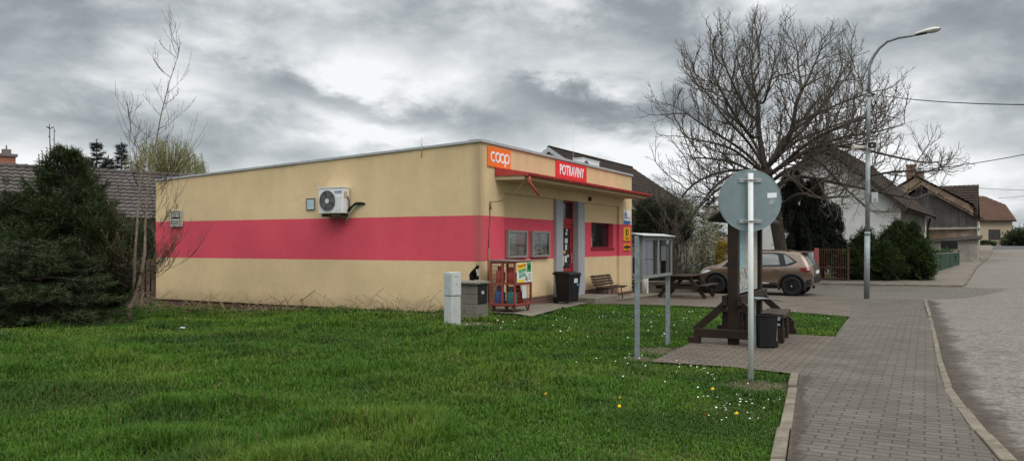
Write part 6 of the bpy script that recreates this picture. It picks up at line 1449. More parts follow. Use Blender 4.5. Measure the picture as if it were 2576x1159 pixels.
for px, py, D, h_, lab, sd in ((243, 362, 52, 8.6, 'distant dark spruce rising behind the grey tiled roof, tallest of three', 21), (272, 402, 53, 6.8, 'distant small spruce top between the two taller spruces', 22), (306, 370, 54, 8.4, 'distant dark spruce behind the roof, nearest the budding willow', 23), (222, 408, 52, 6.6, 'distant spruce tip just showing over the roof, leftmost', 24)):
    b_ = P(px, 613, D); zt = z_at(py, D); b_.z = zt - h_; conifer('spruce_tree', lab, b_, h_, 1.7, 30, .26, (.022, .033, .024), sd, .16, .3, fat=2.2, group=None, leader=.3, profile=1.0, jit=.5)
def willow():
    D = 48.0; c0 = P(420, 400, D); base = Vector((c0.x, D, 0)); t = thing('willow_tree', 'rounded budding yellow green willow rising behind the roof', 'tree', base); rnd = random.Random(5)
    T, C = MB(), MB(); T.tube([(0, 0, 0), (.1, 0, 2.5), (0, 0, 5)], [.3, .22, .16], 8); PT = []; DR = []
    for k in range(420):
        a = rnd.uniform(0, 6.283); el = math.asin(rnd.uniform(-.15, 1)); rr = rnd.uniform(.75, 1.08); tip = Vector((math.cos(a) * math.cos(el) * 2.15 * rr, math.sin(a) * math.cos(el) * 2.0 * rr, 6.35 + math.sin(el) * 1.75 * rr))
        if k < 40: T.tube([(0, 0, 4.6), tip * .5 + Vector((0, 0, 2.6)), tip], [.09, .04, .012], 4, False)
        L = rnd.uniform(.7, 2.0); p = tip.copy(); pts = [p.copy()]
        for i in range(8): p = p + Vector((rnd.uniform(-.05, .05) + .02 * math.cos(a), rnd.uniform(-.05, .05), -L / 8 if i else .06)); pts.append(p.copy()); PT.append(p.copy()); DR.append((0, 0, -1))
        C.tube(pts, .007, 3, False)
    T.build('trunk', M_BARK, t, normals=False); C.build('branches', M('willow_twig', (.16, .15, .05), .8), t, normals=False)
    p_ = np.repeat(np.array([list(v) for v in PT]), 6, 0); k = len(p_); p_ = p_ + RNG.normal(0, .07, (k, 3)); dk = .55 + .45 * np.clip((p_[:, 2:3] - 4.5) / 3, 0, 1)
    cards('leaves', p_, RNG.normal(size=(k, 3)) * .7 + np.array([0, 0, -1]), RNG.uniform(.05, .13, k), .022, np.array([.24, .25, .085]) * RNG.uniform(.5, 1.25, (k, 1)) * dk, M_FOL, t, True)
willow()
def leafy(name, label, cat, base, blobs, n, leaf, wd, col, seed, trunk=None, group=None, up=.3, part='foliage', core=.72, nz=.35, thin=0.0):
    """evergreen mass: leaf-sized faces through uneven clumps round a dark heart"""
    t = thing(name, label, cat, base, 0, group); rng = np.random.default_rng(seed); vol = np.array([b[3] * b[4] + b[3] * b[5] + b[4] * b[5] for b in blobs]); vol = vol / vol.sum()
    PP, DD, CC = [], [], []
    for (x, y, z, rx, ry, rz), f in zip(blobs, vol):
        k = int(n * f); u = unit(rng.normal(size=(k, 3)))
        bump_ = 1 + nz * (np.sin(u[:, 0] * 5 + seed + z) * np.sin(u[:, 1] * 6 + x * 3) * np.sin(u[:, 2] * 7 + 1.3) + .5 * np.sin(u[:, 0] * 13 + u[:, 2] * 11 + seed))
        rr = (rng.random(k) ** .35) * bump_; PP.append(u * rr[:, None] * np.array([rx, ry, rz]) + np.array([x, y, z])); DD.append(u + np.array([0, 0, up]) + rng.normal(0, .45, (k, 3)))
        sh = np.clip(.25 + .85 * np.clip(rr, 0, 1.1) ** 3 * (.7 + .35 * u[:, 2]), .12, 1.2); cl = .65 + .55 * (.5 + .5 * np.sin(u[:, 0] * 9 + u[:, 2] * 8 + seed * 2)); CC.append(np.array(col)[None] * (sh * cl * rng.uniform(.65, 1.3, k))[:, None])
    p_, d_, c_ = np.concatenate(PP), np.concatenate(DD), np.concatenate(CC); ok = p_[:, 2] > .0; p_, d_, c_ = p_[ok], d_[ok], c_[ok]
    cards(part, p_, d_, rng.uniform(.6, 1.4, len(p_)) * leaf, wd, c_, M_FOL, t, True)
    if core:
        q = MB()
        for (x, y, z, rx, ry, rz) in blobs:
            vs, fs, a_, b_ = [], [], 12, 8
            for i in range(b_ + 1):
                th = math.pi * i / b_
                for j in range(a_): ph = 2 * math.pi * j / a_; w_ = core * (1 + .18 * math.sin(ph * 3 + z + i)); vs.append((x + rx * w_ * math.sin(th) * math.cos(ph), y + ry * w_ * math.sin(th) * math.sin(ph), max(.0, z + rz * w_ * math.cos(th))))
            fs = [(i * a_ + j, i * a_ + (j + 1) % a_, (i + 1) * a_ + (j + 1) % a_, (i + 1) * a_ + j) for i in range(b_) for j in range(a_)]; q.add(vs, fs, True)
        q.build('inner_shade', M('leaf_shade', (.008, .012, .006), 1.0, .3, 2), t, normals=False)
    if trunk:
        q = MB(); q.tube(*trunk, 8); q.build('trunk', M_BARK, t)
    return t
# dark hedge behind the fence, far left
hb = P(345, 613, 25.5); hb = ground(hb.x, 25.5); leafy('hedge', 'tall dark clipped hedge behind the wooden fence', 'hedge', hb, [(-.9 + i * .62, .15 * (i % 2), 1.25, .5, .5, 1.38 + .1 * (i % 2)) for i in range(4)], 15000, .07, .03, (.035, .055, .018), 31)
# thuja hedge right: separate rounded bushes
TC = (.046, .074, .020)
th = [(2140, 628, 35.4, 38), (2178, 580, 35.8, 44), (2222, 612, 34.9, 40), (2258, 560, 35.6, 50), (2295, 565, 35.2, 44), (2318, 610, 34.7, 26)]
labs = ['round dark thuja bush beside the rusty gate, leftmost of the hedge', 'dark conical thuja directly behind the street lamp post', 'low rounded thuja bush just right of the lamp post', 'tall rounded thuja bush in the middle of the hedge row', 'tall rounded thuja bush second from the right end of the hedge', 'narrow thuja bush ending the hedge beside the green mesh fence']
for i, ((px, py, D, hw), lab) in enumerate(zip(th, labs)):
    b_ = ground((px - CX) / F * D, D); zt = z_at(py, D) - b_.z; rx = hw / F * D * 1.2
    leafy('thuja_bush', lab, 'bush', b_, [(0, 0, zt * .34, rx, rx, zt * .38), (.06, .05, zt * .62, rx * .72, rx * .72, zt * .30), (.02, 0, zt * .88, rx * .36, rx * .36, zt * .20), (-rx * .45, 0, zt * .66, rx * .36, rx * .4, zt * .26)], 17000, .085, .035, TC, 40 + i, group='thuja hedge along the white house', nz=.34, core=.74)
# drooping dark yew / cypress left of the gate, before the white house
D = 36.5; yb = ground((2035 - CX) / F * D, D)
yt = thing('yew_tree', 'dark drooping evergreen in front of the white house, behind the bare tree', 'tree', yb); rnd = random.Random(77)
T = MB(); PT, DR, SH = [], [], []; H_ = z_at(405, D) - yb.z
for (bx, hh) in ((-.8, .95), (.2, .86), (1.1, .66)):
    T.tube([(bx * .5, 0, -.1), (bx * .8, .1, H_ * .4), (bx, 0, H_ * hh)], [.14, .10, .03], 7)
    for k in range(88):
        f = rnd.uniform(.30, 1); a = rnd.uniform(0, 6.283); L = (1.35 * (1 - f) ** .7 + .45) * rnd.uniform(.6, 1.1); p = Vector((bx * (.6 + .4 * f), 0, H_ * hh * f)); d = Vector((math.cos(a), math.sin(a), .35)).normalized(); st = 9; pts = [p.copy()]
        for i in range(st):
            d = (d + Vector((rnd.uniform(-.1, .1), rnd.uniform(-.1, .1), -.26))).normalized(); p = p + d * L / st * 1.1; pts.append(p.copy())
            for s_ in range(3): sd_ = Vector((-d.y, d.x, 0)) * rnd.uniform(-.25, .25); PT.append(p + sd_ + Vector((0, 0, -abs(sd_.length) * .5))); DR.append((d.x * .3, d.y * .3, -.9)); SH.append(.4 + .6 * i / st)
        T.tube(pts, .014, 3, False)
T.build('trunk', M_BARK, yt, normals=False)
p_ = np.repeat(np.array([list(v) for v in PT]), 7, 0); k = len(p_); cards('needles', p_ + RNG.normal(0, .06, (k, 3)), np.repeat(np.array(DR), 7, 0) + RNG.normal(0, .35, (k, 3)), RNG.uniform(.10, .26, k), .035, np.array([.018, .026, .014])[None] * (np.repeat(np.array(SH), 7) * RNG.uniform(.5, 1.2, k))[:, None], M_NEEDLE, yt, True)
# olive evergreen shrub beyond the shop
D = 29.5; sb_ = ground((1668 - CX) / F * D, D); zc = z_at(560, D) - sb_.z
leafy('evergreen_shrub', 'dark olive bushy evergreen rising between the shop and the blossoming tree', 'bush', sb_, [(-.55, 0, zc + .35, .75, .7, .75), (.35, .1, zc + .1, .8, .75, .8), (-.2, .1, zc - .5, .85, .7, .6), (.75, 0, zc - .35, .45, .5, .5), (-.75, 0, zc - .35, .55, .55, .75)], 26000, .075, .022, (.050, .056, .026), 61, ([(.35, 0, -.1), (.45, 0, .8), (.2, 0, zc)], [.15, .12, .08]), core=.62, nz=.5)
bare_shrub('garden_tree', 'dark crooked old fruit tree trunk behind the picnic table', 'tree', ground((1686 - CX) / F * 28.2, 28.2), 2.5, .5, 3, .008, 71, rmax=.085, mat=M_BARK, lean=.25)
BLS = M_leaf('white_petals', .6, .3)
bb = ground((1762 - CX) / F * 33, 33.0); bare_shrub('blossom_tree', 'white blossom covered fruit tree in the garden behind the car', 'tree', bb, 2.45, .8, 4, .006, 72, rmax=.05, leaves=((.40, .41, .30), 2, .065, .05, BLS, .12))
bb = ground((1712 - CX) / F * 37, 37.0); bare_shrub('blossom_tree', 'smaller white blossom tree behind the crooked trunk', 'tree', bb, 2.7, .7, 3, .006, 73, rmax=.05, leaves=((.32, .33, .22), 2, .065, .05, BLS, .14))
bb = ground((1800 - CX) / F * 34, 34.0); bare_shrub('forsythia_bush', 'yellow flowering forsythia bush beside the map board post', 'bush', bb, 1.55, .30, 7, .005, 74, rmax=.02, leaves=((.42, .30, .03), 2, .055, .04, BLS, .05))
bb = ground((1725 - CX) / F * 31.5, 31.5); bare_shrub('sapling', 'thin bare sapling in the garden bed behind the picnic table', 'tree', bb, 2.6, .25, 2, .006, 75, rmax=.03)
D = 46; bb = P(1786, 613, D); bb.z = -.1; conifer('spruce_tree', 'dark slim conifer far behind the blossom, left of the round sign', bb, z_at(505, D) + .1, 1.0, 13, .16, (.022, .032, .022), 25, .12, .6, fat=2.4)
# low garden shrubs
for i, (px, D, w_, h_, c_, lab) in enumerate([(1640, 30.6, .9, .55, (.06, .075, .025), 'low green shrub behind the concrete garden wall, left'), (1735, 31.4, .8, .6, (.055, .07, .03), 'low grey green shrub behind the garden wall, under the blossom'), (1800, 33.2, .7, .5, (.05, .075, .02), 'small rounded shrub below the forsythia')]):
    leafy('garden_shrub', lab, 'bush', ground((px - CX) / F * D, D), [(0, 0, h_ * .45, w_, .6, h_ * .6)], 5000, .08, .03, c_, 80 + i)
for i, (px, D, w_, h_, c_, lab) in enumerate([(2564, 84, 1.3, 1.7, (.055, .075, .03), 'round green bush at the right edge of the view beyond the road'), (2545, 86, .9, .9, (.07, .085, .04), 'pale low bush at the corner of the cream house'), (2474, 86.5, 1.0, .4, (.05, .075, .03), 'low ground ivy along the foot of the cream house wall'), (2575, 120, 3.5, 2.6, (.04, .05, .035), 'dark distant shrub on the horizon at the right edge')]):
    leafy('roadside_bush', lab, 'bush', ground((px - CX) / F * D, D), [(0, 0, h_ * .4, w_, 1.0, h_ * .65), (w_ * .5, .3, h_ * .35, w_ * .6, .9, h_ * .5)], 5000, .22, .12, c_, 90 + i)
# plants by the green fence, weeds under the side wall
for i, (px, D) in enumerate(((2352, 44.5), (2378, 45.5))):
    leafy('garden_shrub', ['leafy green plant behind the green mesh fence, nearer the white house', 'leafy green plant behind the green mesh fence, nearer the old barn'][i], 'plant', ground((px - CX) / F * D, D), [(0, 0, .45, .5, .4, .5)], 2500, .12, .06, (.05, .10, .03), 100 + i)
# dry stalks along the side wall
def dry_stalks():
    q = MB(); rnd = random.Random(9)
    for k in range(150):
        y = rnd.uniform(.8, 11.2); x = -rnd.uniform(.05, .9); w_ = shop_world(x, y); z0 = gz(w_.x, w_.y) - .03; L = rnd.uniform(.2, .75) * (1.5 if rnd.random() < .08 else 1); a = rnd.uniform(0, 6.28); f = rnd.uniform(.1, 1.3); d = Vector((math.cos(a) * f, math.sin(a) * f, 1)).normalized()
        p0_ = Vector((w_.x, w_.y, z0)); q.tube([p0_, p0_ + d * L * .5, p0_ + (d + Vector((math.cos(a) * .3, math.sin(a) * .3, -.15))).normalized() * L], .006, 3, False)
    for k in range(90):
        y = rnd.uniform(.5, 11.5); x = -rnd.uniform(.1, 1.3); w_ = shop_world(x, y); z0 = gz(w_.x, w_.y) + rnd.uniform(.0, .1); a = rnd.uniform(0, 6.28); L = rnd.uniform(.2, .6); p0_ = Vector((w_.x, w_.y, z0)); q.tube([p0_, p0_ + Vector((math.cos(a), math.sin(a), rnd.uniform(-.05, .3))) * L], .005, 3, False)
    tag(q.build('dry_weeds', M('straw', (.26, .20, .12), .9, .4, 4), normals=False), 'dry straw coloured weed stalks along the foot of the side wall', 'weeds', kind='stuff')
dry_stalks()
# flowers
random.seed(5)
dn = MB(); n = 10
for r_, z in ((.020, .0), (.017, .006), (.008, .010)):
    dn.add([(0, 0, z + .003)] + [(r_ * math.cos(6.283 * i / n) * (1 if i % 2 else .75), r_ * math.sin(6.283 * i / n) * (1 if i % 2 else .75), z) for i in range(n)], [(0, i + 1, (i + 1) % n + 1) for i in range(n)])
M_DAND = M('dandelion_yellow', (.72, .42, .01), .6, .1, 30); M_DAISY = M('daisy_white', (.75, .75, .72), .6, .05, 30); M_STALK = M('flower_stalk', (.10, .17, .04), .7)
first = None
for px, py, lab in ((1285, 981, 'dandelion flowering highest up the lawn, straight before the shop corner'), (1373, 1017, 'large dandelion flower in the middle of the lawn'), (1560, 1028, 'dandelion on a long stalk left of the daisy patch'), (1557, 1045, 'low dandelion just below the tall stalked one'), (1792, 1000, 'tiny yellow dandelion nearest the daisies'), (1852, 1060, 'yellow dandelion right of centre below the daisies'), (1776, 1066, 'faint yellow dandelion lowest in the lawn near the kerb')):
    w_ = G(px, py + 8); t = thing('dandelion', lab, 'flower', w_, random.uniform(0, 6), 'dandelions in the lawn'); hgt = .10 + .04 * random.random()
    s = MB(); s.tube([(0, 0, 0), (.004, 0, hgt)], .003, 4); s.build('stalk', M_STALK, t)
    if first is None: hd_ = dn.build('flower_head', M_DAND, t); first = hd_
    else: hd_ = first.copy(); COL.objects.link(hd_); hd_.parent = t
    hd_.location = (.004, 0, hgt); hd_.scale = (.95,) * 3; hd_.rotation_euler = (R(35), 0, 0)
dz = MB(); n = 9; dz.add([(0, 0, .004)] + [(.011 * math.cos(6.283 * i / (2 * n)) * (1 if i % 2 else .72), .011 * math.sin(6.283 * i / (2 * n)) * (1 if i % 2 else .72), 0) for i in range(2 * n)], [(0, i + 1, (i + 1) % (2 * n) + 1) for i in range(2 * n)])
spots = []
for k in range(42): spots.append((random.gauss(1850, 55), random.gauss(1022, 22)))
for k in range(60): spots.append((random.uniform(1420, 1960), random.uniform(800, 935)))
for k in range(90): spots.append((random.uniform(1150, 2100), 770 + 60 * random.random() ** 1.5 + (20 if True else 0)))
for k in range(25): spots.append((random.uniform(1560, 1800), random.uniform(900, 985)))
proto = None; sx_, sy_ = [], []
for px, py in spots:
    w_ = G(px, py)
    if not in_poly(np.array([w_.x]), np.array([w_.y]), LAWN)[0]: continue
    hgt = .075 if w_.y < 11 else .085
    if proto is None: proto = dz.build('daisy', M_DAISY); o = proto
    else: o = proto.copy(); COL.objects.link(o)
    o.location = w_ + Vector((0, 0, hgt)); k = random.uniform(.6, 1.15) * (1.0 if w_.y < 12 else 1.35); o.scale = (k, k, k); o.rotation_euler = (R(random.uniform(5, 40)), R(random.uniform(-20, 20)), random.uniform(0, 6))
    tag(o, 'small white daisy flowering in the short grass of the lawn', 'flower', 'daisies scattered in the lawn')
w_ = G(458, 828); q = MB(); q.hexa([w_ + Vector(v_) * .4 for v_ in ((-.12, -.03, .06), (.12, -.05, .05), (.14, .05, .07), (-.10, .06, .06), (-.09, -.03, .10), (.10, -.04, .08), (.12, .04, .11), (-.08, .05, .12))]); tag(q.build('litter_scrap', M('white_litter', (.40, .40, .38), .8, .4, 20)), 'crumpled white scrap of litter in the grass near the birch', 'litter')
# ------------------------------------------------------------------ fences and neighbouring houses
def fence_pickets():
    a = P(286, 613, 23.2); b_ = P(394, 613, 23.9); a = ground(a.x, a.y); b_ = ground(b_.x, b_.y); ang = math.atan2(b_.y - a.y, b_.x - a.x); L = (b_ - a).length
    t = thing('wooden_fence', 'weathered brown picket fence closing the gap beside the shop', 'fence', a, ang); mw = M('weathered_brown_wood', (.125, .09, .07), .9, .35, 6, .4, 40, dirt=(.19, .16, .14), dscale=5, dmin=.58)
    n = int(L / .145)
    for i in range(n):
        x = i * L / n; h = 1.36 + (i % 3) * .015 + random.uniform(-.02, .02); q = MB(); q.prism([(x, 0, .0), (x + .105, 0, .0), (x + .105, 0, h), (x + .085, 0, h + .025), (x + .02, 0, h + .025), (x, 0, h)], (0, .02, 0)); q.build('picket', mw, t)
    for z in (.35, 1.1):
        q = MB(); q.box(0, L, .021, .06, z, z + .07); q.build('rail', mw, t)
fence_pickets()
m_ro_grey = M('roof_tile_grey', (.085, .074, .07), .9, .3, 1.2, .3, 30, dirt=(.12, .11, .10), dscale=3, dmin=.58)
m_ro_dark = M('roof_tile_dark', (.030, .021, .017), .9, .35, 1.5, .4, 25, dirt=(.050, .040, .032), dscale=2, dmin=.56)
m_ro_dark2 = M('roof_tile_mossy', (.036, .026, .021), .9, .4, 1.5, .4, 25, dirt=(.07, .06, .05), dscale=2.5, dmin=.58)
m_ro_red = M('roof_tile_orange', (.098, .056, .042), .9, .25, 1.0, .3, 25, dirt=(.07, .045, .037), dscale=2, dmin=.58)
m_brk = M_brick('chimney_brick', (.34, .10, .055), (.28, .085, .05), (.25, .2, .16), .26, .085, .012)
def gable_house(name, label, base, ang, W, L, eave, ridge, wallm, roofm, over=.35, rows=14, tw=.3, seg=4, gable=None, verge=None, overy=.4):
    """local: x along the ridge from the near gable, y across; near gable at x = 0"""
    t = thing(name, label, 'house', base, ang); hw = W / 2
    sl = (ridge - eave) / hw; q = MB()
    q.add([(0, -hw, -1), (0, hw, -1), (0, hw, eave), (0, 0, ridge), (0, -hw, eave), (L, -hw, -1), (L, hw, -1), (L, hw, eave), (L, 0, ridge), (L, -hw, eave)], [(0, 4, 3, 2, 1), (5, 6, 7, 8, 9), (0, 5, 9, 4), (1, 2, 7, 6)]); q.build('wall', wallm, t)
    rf = MB(); ez = eave - sl * overy; e = hw + overy
    for s_ in (-1, 1): tiles(rf, (-over, 0, ridge + .10), (L + over, 0, ridge + .10), (-over, s_ * e, ez + .10), (L + over, s_ * e, ez + .10), rows, tw, .03 if seg > 1 else 0, .035, seg)
    for s_ in (-1, 1):
        rf.add([(-over, 0, ridge + .03), (L + over, 0, ridge + .03), (L + over, s_ * e, ez + .03), (-over, s_ * e, ez + .03)], [(0, 1, 2, 3)])
    rf.tube([(-over, 0, ridge + .12), (L + over, 0, ridge + .12)], .10, 8)
    roof = rf.build('roof', roofm, t, normals=False)
    if verge:
        for x in (-over - .03, L + over + .005):
            for s_ in (-1, 1): v_ = MB(); v_.prism([(x, 0, ridge - .10), (x, 0, ridge + .13), (x, s_ * e, ez + .13), (x, s_ * e, ez - .08)], (.025, 0, 0)); v_.build('bargeboard', verge, roof)
    if gable:
        g_ = MB(); g_.prism([(-.012, -hw, eave), (-.012, hw, eave), (-.012, 0, ridge)], (.011, 0, 0)); g_.build('gable', gable, t)
    return t, roof
# left neighbour with grey tiled roof
Rr = Vector((-17.4, 38.0, 0)); dR = Vector((.742, .67, 0)); pR = Vector((.67, -.742, 0))
hl = thing('neighbour_house', 'low house with a long grey tiled roof behind the spruces', 'house', Rr, math.atan2(dR.y, dR.x))
q = MB(); q.box(-13, 2.5, -2.6, 6, -.8, 2.9); q.build('wall', M('house_grey_render', (.30, .28, .25), .9), hl)
q = MB(); tiles(q, (-13.5, 0, 4.96), (2.6, 0, 4.96), (-13.5, -3.3, 2.70), (2.6, -3.3, 2.70), 13, .31, .045, .05, 6); tiles(q, (-13.5, 0, 4.96), (2.6, 0, 4.96), (-13.5, 3.5, 2.7), (2.6, 3.5, 2.7), 4, .31, .0, .05, 1)
for i in range(40): x = -13.4 + i * .4; q.tube([(x, 0, 4.97 + .01 * (i % 2)), (x + .41, 0, 5.0)], [.11, .125], 8)
hr = q.build('roof', m_ro_grey, hl, normals=False)
c_ = P(16, 613, 34.2) - Rr; cx_, cy_ = c_.x * dR.x + c_.y * dR.y, c_.x * -dR.y + c_.y * dR.x
q = MB(); q.box(cx_ - .3, cx_ + .3, cy_ - .3, cy_ + .3, 3.5, z_at(395, 34.2)); ch = q.build('chimney', m_brk, hr, .01)
q = MB(); zt = z_at(395, 34.2); q.box(cx_ - .37, cx_ + .37, cy_ - .37, cy_ + .37, zt + .002, zt + .12); q.box(cx_ - .16, cx_ + .16, cy_ - .16, cy_ + .16, zt + .122, zt + .33); q.tube([(cx_, cy_, zt + .3), (cx_, cy_, zt + .52)], .03, 6); q.build('chimney_cap', M('cap_grey', (.16, .14, .13), .8), ch)
# house behind the shop
A_, B_ = P(1386, 372, 39.8), P(1586, 421, 50.0); ang = math.atan2(B_.y - A_.y, B_.x - A_.x)
m_gable = M('grey_gable', (.30, .28, .27), .9, .15, 2)
h2, r2 = gable_house('neighbour_house', 'dark roofed house with white bargeboards rising behind the shop', Vector((A_.x, A_.y, 0)), ang, 8.2, (B_ - A_).length, 3.6, A_.z - .12, m_gable, m_ro_dark, over=.25, rows=16, tw=.3, seg=4, verge=M('white_barge', (.42, .44, .47), .6, .1, 3), overy=.6)
# white house
W0 = P(2074, 363, 40.0); W0.z = 0; sa = math.atan2(STREET.y, STREET.x); zr = z_at(360, 40.0)
m_wh = M('white_render', (.80, .80, .78), .9, .12, .8, .2, 40, dirt=(.55, .54, .51), dscale=.7, dmin=.64)
h3, r3 = gable_house('white_house', 'white gabled house with a mossy brown roof behind the thuja hedge', W0, sa, 6.4, 16.5, 3.75, zr - .12, m_wh, m_ro_dark2, over=.45, rows=15, tw=.3, seg=4, verge=M('dark_barge', (.05, .04, .035), .8), overy=.55)
q = MB(); fr(q, -.35, .35, 3.9, 5.0, .07, -.05, -.002)
wn = q.build('window', M('window_wood', (.06, .05, .045), .7), h3); wn.rotation_euler = (0, 0, -math.pi / 2); wn.location = (-.02, .35, 0)
q = MB(); q.quad((-.28, -.02, 3.97), (.28, -.02, 3.97), (.28, -.02, 4.93), (-.28, -.02, 4.93)); q.box(-.02, .02, -.045, -.021, 3.97, 4.93); q.build('pane', M_PANE, wn, normals=False)
q = MB(); q.box(3, 15.5, -3.22, -3.201, 2.3, 3.7); q.build('eave_plaster_shade', M('shaded_grey_plaster', (.16, .145, .13), .9, .25, 2), h3)  # grey plaster of the upper wall, with the eave's shadow painted into its colour
q = MB(); q.box(12.2, 12.9, -3.215, -3.202, .4, 1.75); q.build('window', M('grey_window', (.22, .23, .24), .5), h3)
q = MB(); q.box(4.2, 4.8, .5, 1.1, zr - .8, zr + 1.0); ch = q.build('chimney', M_brick('pale_chimney', (.38, .36, .34), (.33, .31, .29), (.22, .2, .19), .25, .08, .012), r3); q = MB(); q.box(4.12, 4.88, .42, 1.18, zr + 1.002, zr + 1.1); q.build('chimney_cap', m_conc, ch)
q = MB(); q.tube([(16.4, -3.45, 3.3), (16.45, -3.3, 2.7), (16.45, -3.27, 0)], .07, 8); q.build('downpipe', M('pipe_brown', (.035, .022, .018), .6), h3)
# old barn with boarded gable
D = 54.0; Bp = P(2318, 469, D); zr = Bp.z; gb = gz(Bp.x, D); Bp.z = 0
m_board = M_brick('grey_boards', (.080, .074, .070), (.115, .108, .102), (.035, .032, .03), .16, 4.0, .012, bump=.3, var=.3)
m_rub = M_brick('rough_brickwork', (.30, .185, .115), (.36, .25, .17), (.30, .25, .20), .32, .15, .02, var=.35, patch=(.38, .33, .28), pscale=1.3, pmin=.52)
m_cream = M('worn_cream_render', (.42, .37, .29), .9, .2, 1, dirt=(.27, .22, .17), dscale=1.5, dmin=.56)
h4, r4 = gable_house('old_barn', 'old barn with a grey boarded gable over rough brick, beyond the white house', Bp, sa, 6.6, 3.6, 3.35, zr - .1, m_rub, m_ro_dark2, over=.35, rows=14, tw=.4, seg=3, gable=m_board, overy=.35)
q = MB(); q.box(-.02, -.013, -3.3, 3.3, 2.75, 3.35); q.build('gable_foot', m_board, h4)
q = MB(); q.hexa([(-.25, -3.6, 2.62), (-.02, -3.6, 2.62), (-.02, 2.5, 2.52), (-.25, 2.5, 2.52), (-.25, -3.6, 2.70), (-.02, -3.6, 2.70), (-.02, 2.5, 2.60), (-.25, 2.5, 2.60)]); q.build('ledge', M('pale_ledge', (.38, .36, .33), .8), h4)
q = MB(); q.box(.02, 3.6, -3.315, -3.301, .3, 3.2); q.build('street_wall', m_cream, h4)
for x in (1.2, 2.5): q = MB(); q.box(x, x + .7, -3.33, -3.316, 1.1, 2.4); q.build('window', M('grey_window', (.22, .23, .24)), h4)
q = MB(); q.tube([(-.1, -3.42, 3.1), (-.1, -3.42, .5)], .06, 8); q.build('downpipe', M('pale_pipe', (.45, .44, .42), .6), h4)
# lean-to shed in front of the barn
ls = P(2345, 613, 51.5); ls.z = 0; s = thing('lean_to_shed', 'low whitewashed lean-to shed with a dark sloping roof before the barn', 'shed', ls, sa - math.pi / 2)
gl = gz(ls.x, ls.y)
q = MB(); q.hexa([(-.3, 0, gl - 1), (2.6, 0, gl - 1), (2.6, 2, gl - 1), (-.3, 2, gl - 1), (-.3, 0, gl + 1.2), (2.6, 0, gl + 1.45), (2.6, 2, gl + 1.6), (-.3, 2, gl + 1.35)]); q.build('wall', M_brick('whitewashed_brick', (.33, .31, .275), (.27, .245, .21), (.19, .165, .14), .3, .12, .015, var=.3), s)
q = MB(); q.hexa([(-.5, -.2, gl + 1.19), (2.8, -.2, gl + 1.46), (2.8, 2, gl + 1.66), (-.5, 2, gl + 1.4), (-.5, -.2, gl + 1.28), (2.8, -.2, gl + 1.55), (2.8, 2, gl + 1.75), (-.5, 2, gl + 1.49)]); q.build('roof', M('felt_dark', (.04, .035, .032), .9, .3, 3), s)
# orange plastered house
D = 62.0; Op = P(2304, 442, D); zr = Op.z; Op.z = 0
m_or = M_brick('ochre_brickwork', (.18, .125, .086), (.155, .105, .072), (.16, .125, .09), .3, .12, .012, var=.35, patch=(.24, .175, .12), pscale=.6, pmin=.42)
h5, r5 = gable_house('ochre_house', 'ochre brick house with a high bare gable behind the barn', Op, sa, 7.4, 6, 4.65, zr - .1, m_or, m_ro_dark2, over=.08, rows=14, tw=.4, seg=3, overy=.2)
for px, py0, lab in ((2292, 418, 'chimney'), (2312, 434, 'chimney')):
    dx = (px - CX) / F * (D + 1.5) - Op.x; dy = 1.5; lx, ly = dx * math.cos(sa) + dy * math.sin(sa), -dx * math.sin(sa) + dy * math.cos(sa)
    q = MB(); q.box(lx - .32, lx + .32, ly - .32, ly + .32, zr - 1.2, z_at(py0, D + 1.5)); q.box(lx - .38, lx + .38, ly - .38, ly + .38, z_at(py0, D + 1.5) + .002, z_at(py0, D + 1.5) + .12); q.build('chimney', M_brick('old_chimney', (.28, .16, .10), (.24, .13, .09), (.2, .16, .13), .25, .09, .012), r5)
# dark tiled house with the ridge across the street line
a, b_ = P(2366, 470, 68.5), P(2453, 468, 67.0); h6 = thing('dark_roof_house', 'house with a dark mossy tiled roof turned to the viewer, beyond the ochre house', 'house', Vector((b_.x, b_.y, 0)), sa - math.pi / 2)
zr = b_.z; q = MB(); hwid = 3.0
q.add([(0, -hwid, -1), (0, hwid, -1), (0, hwid, 4), (0, 0, zr), (0, -hwid, 4), (-7, -hwid, -1), (-7, hwid, -1), (-7, hwid, 4), (-7, 0, zr), (-7, -hwid, 4)], [(0, 4, 3, 2, 1), (5, 6, 7, 8, 9), (0, 5, 9, 4), (1, 2, 7, 6)]); q.build('wall', m_cream, h6)
q = MB()
for s_ in (-1, 1): tiles(q, (-7.2, 0, zr + .1), (.25, 0, zr + .1), (-7.2, s_ * 3.6, 3.35), (.25, s_ * 3.6, 3.35), 14, .35, .03, .05, 4)
for s_ in (-1, 1): q.add([(-7.2, 0, zr), (.25, 0, zr), (.25, s_ * 3.6, 3.25), (-7.2, s_ * 3.6, 3.25)], [(0, 1, 2, 3)])
q.build('roof', m_ro_dark2, h6, normals=False)
q = MB(); q.prism([(.255, 0, zr - .1), (.255, 0, zr + .14), (.255, -3.62, 3.45), (.255, -3.62, 3.2)], (.03, 0, 0)); q.build('bargeboard', M('dark_barge', (.05, .04, .035)), h6)
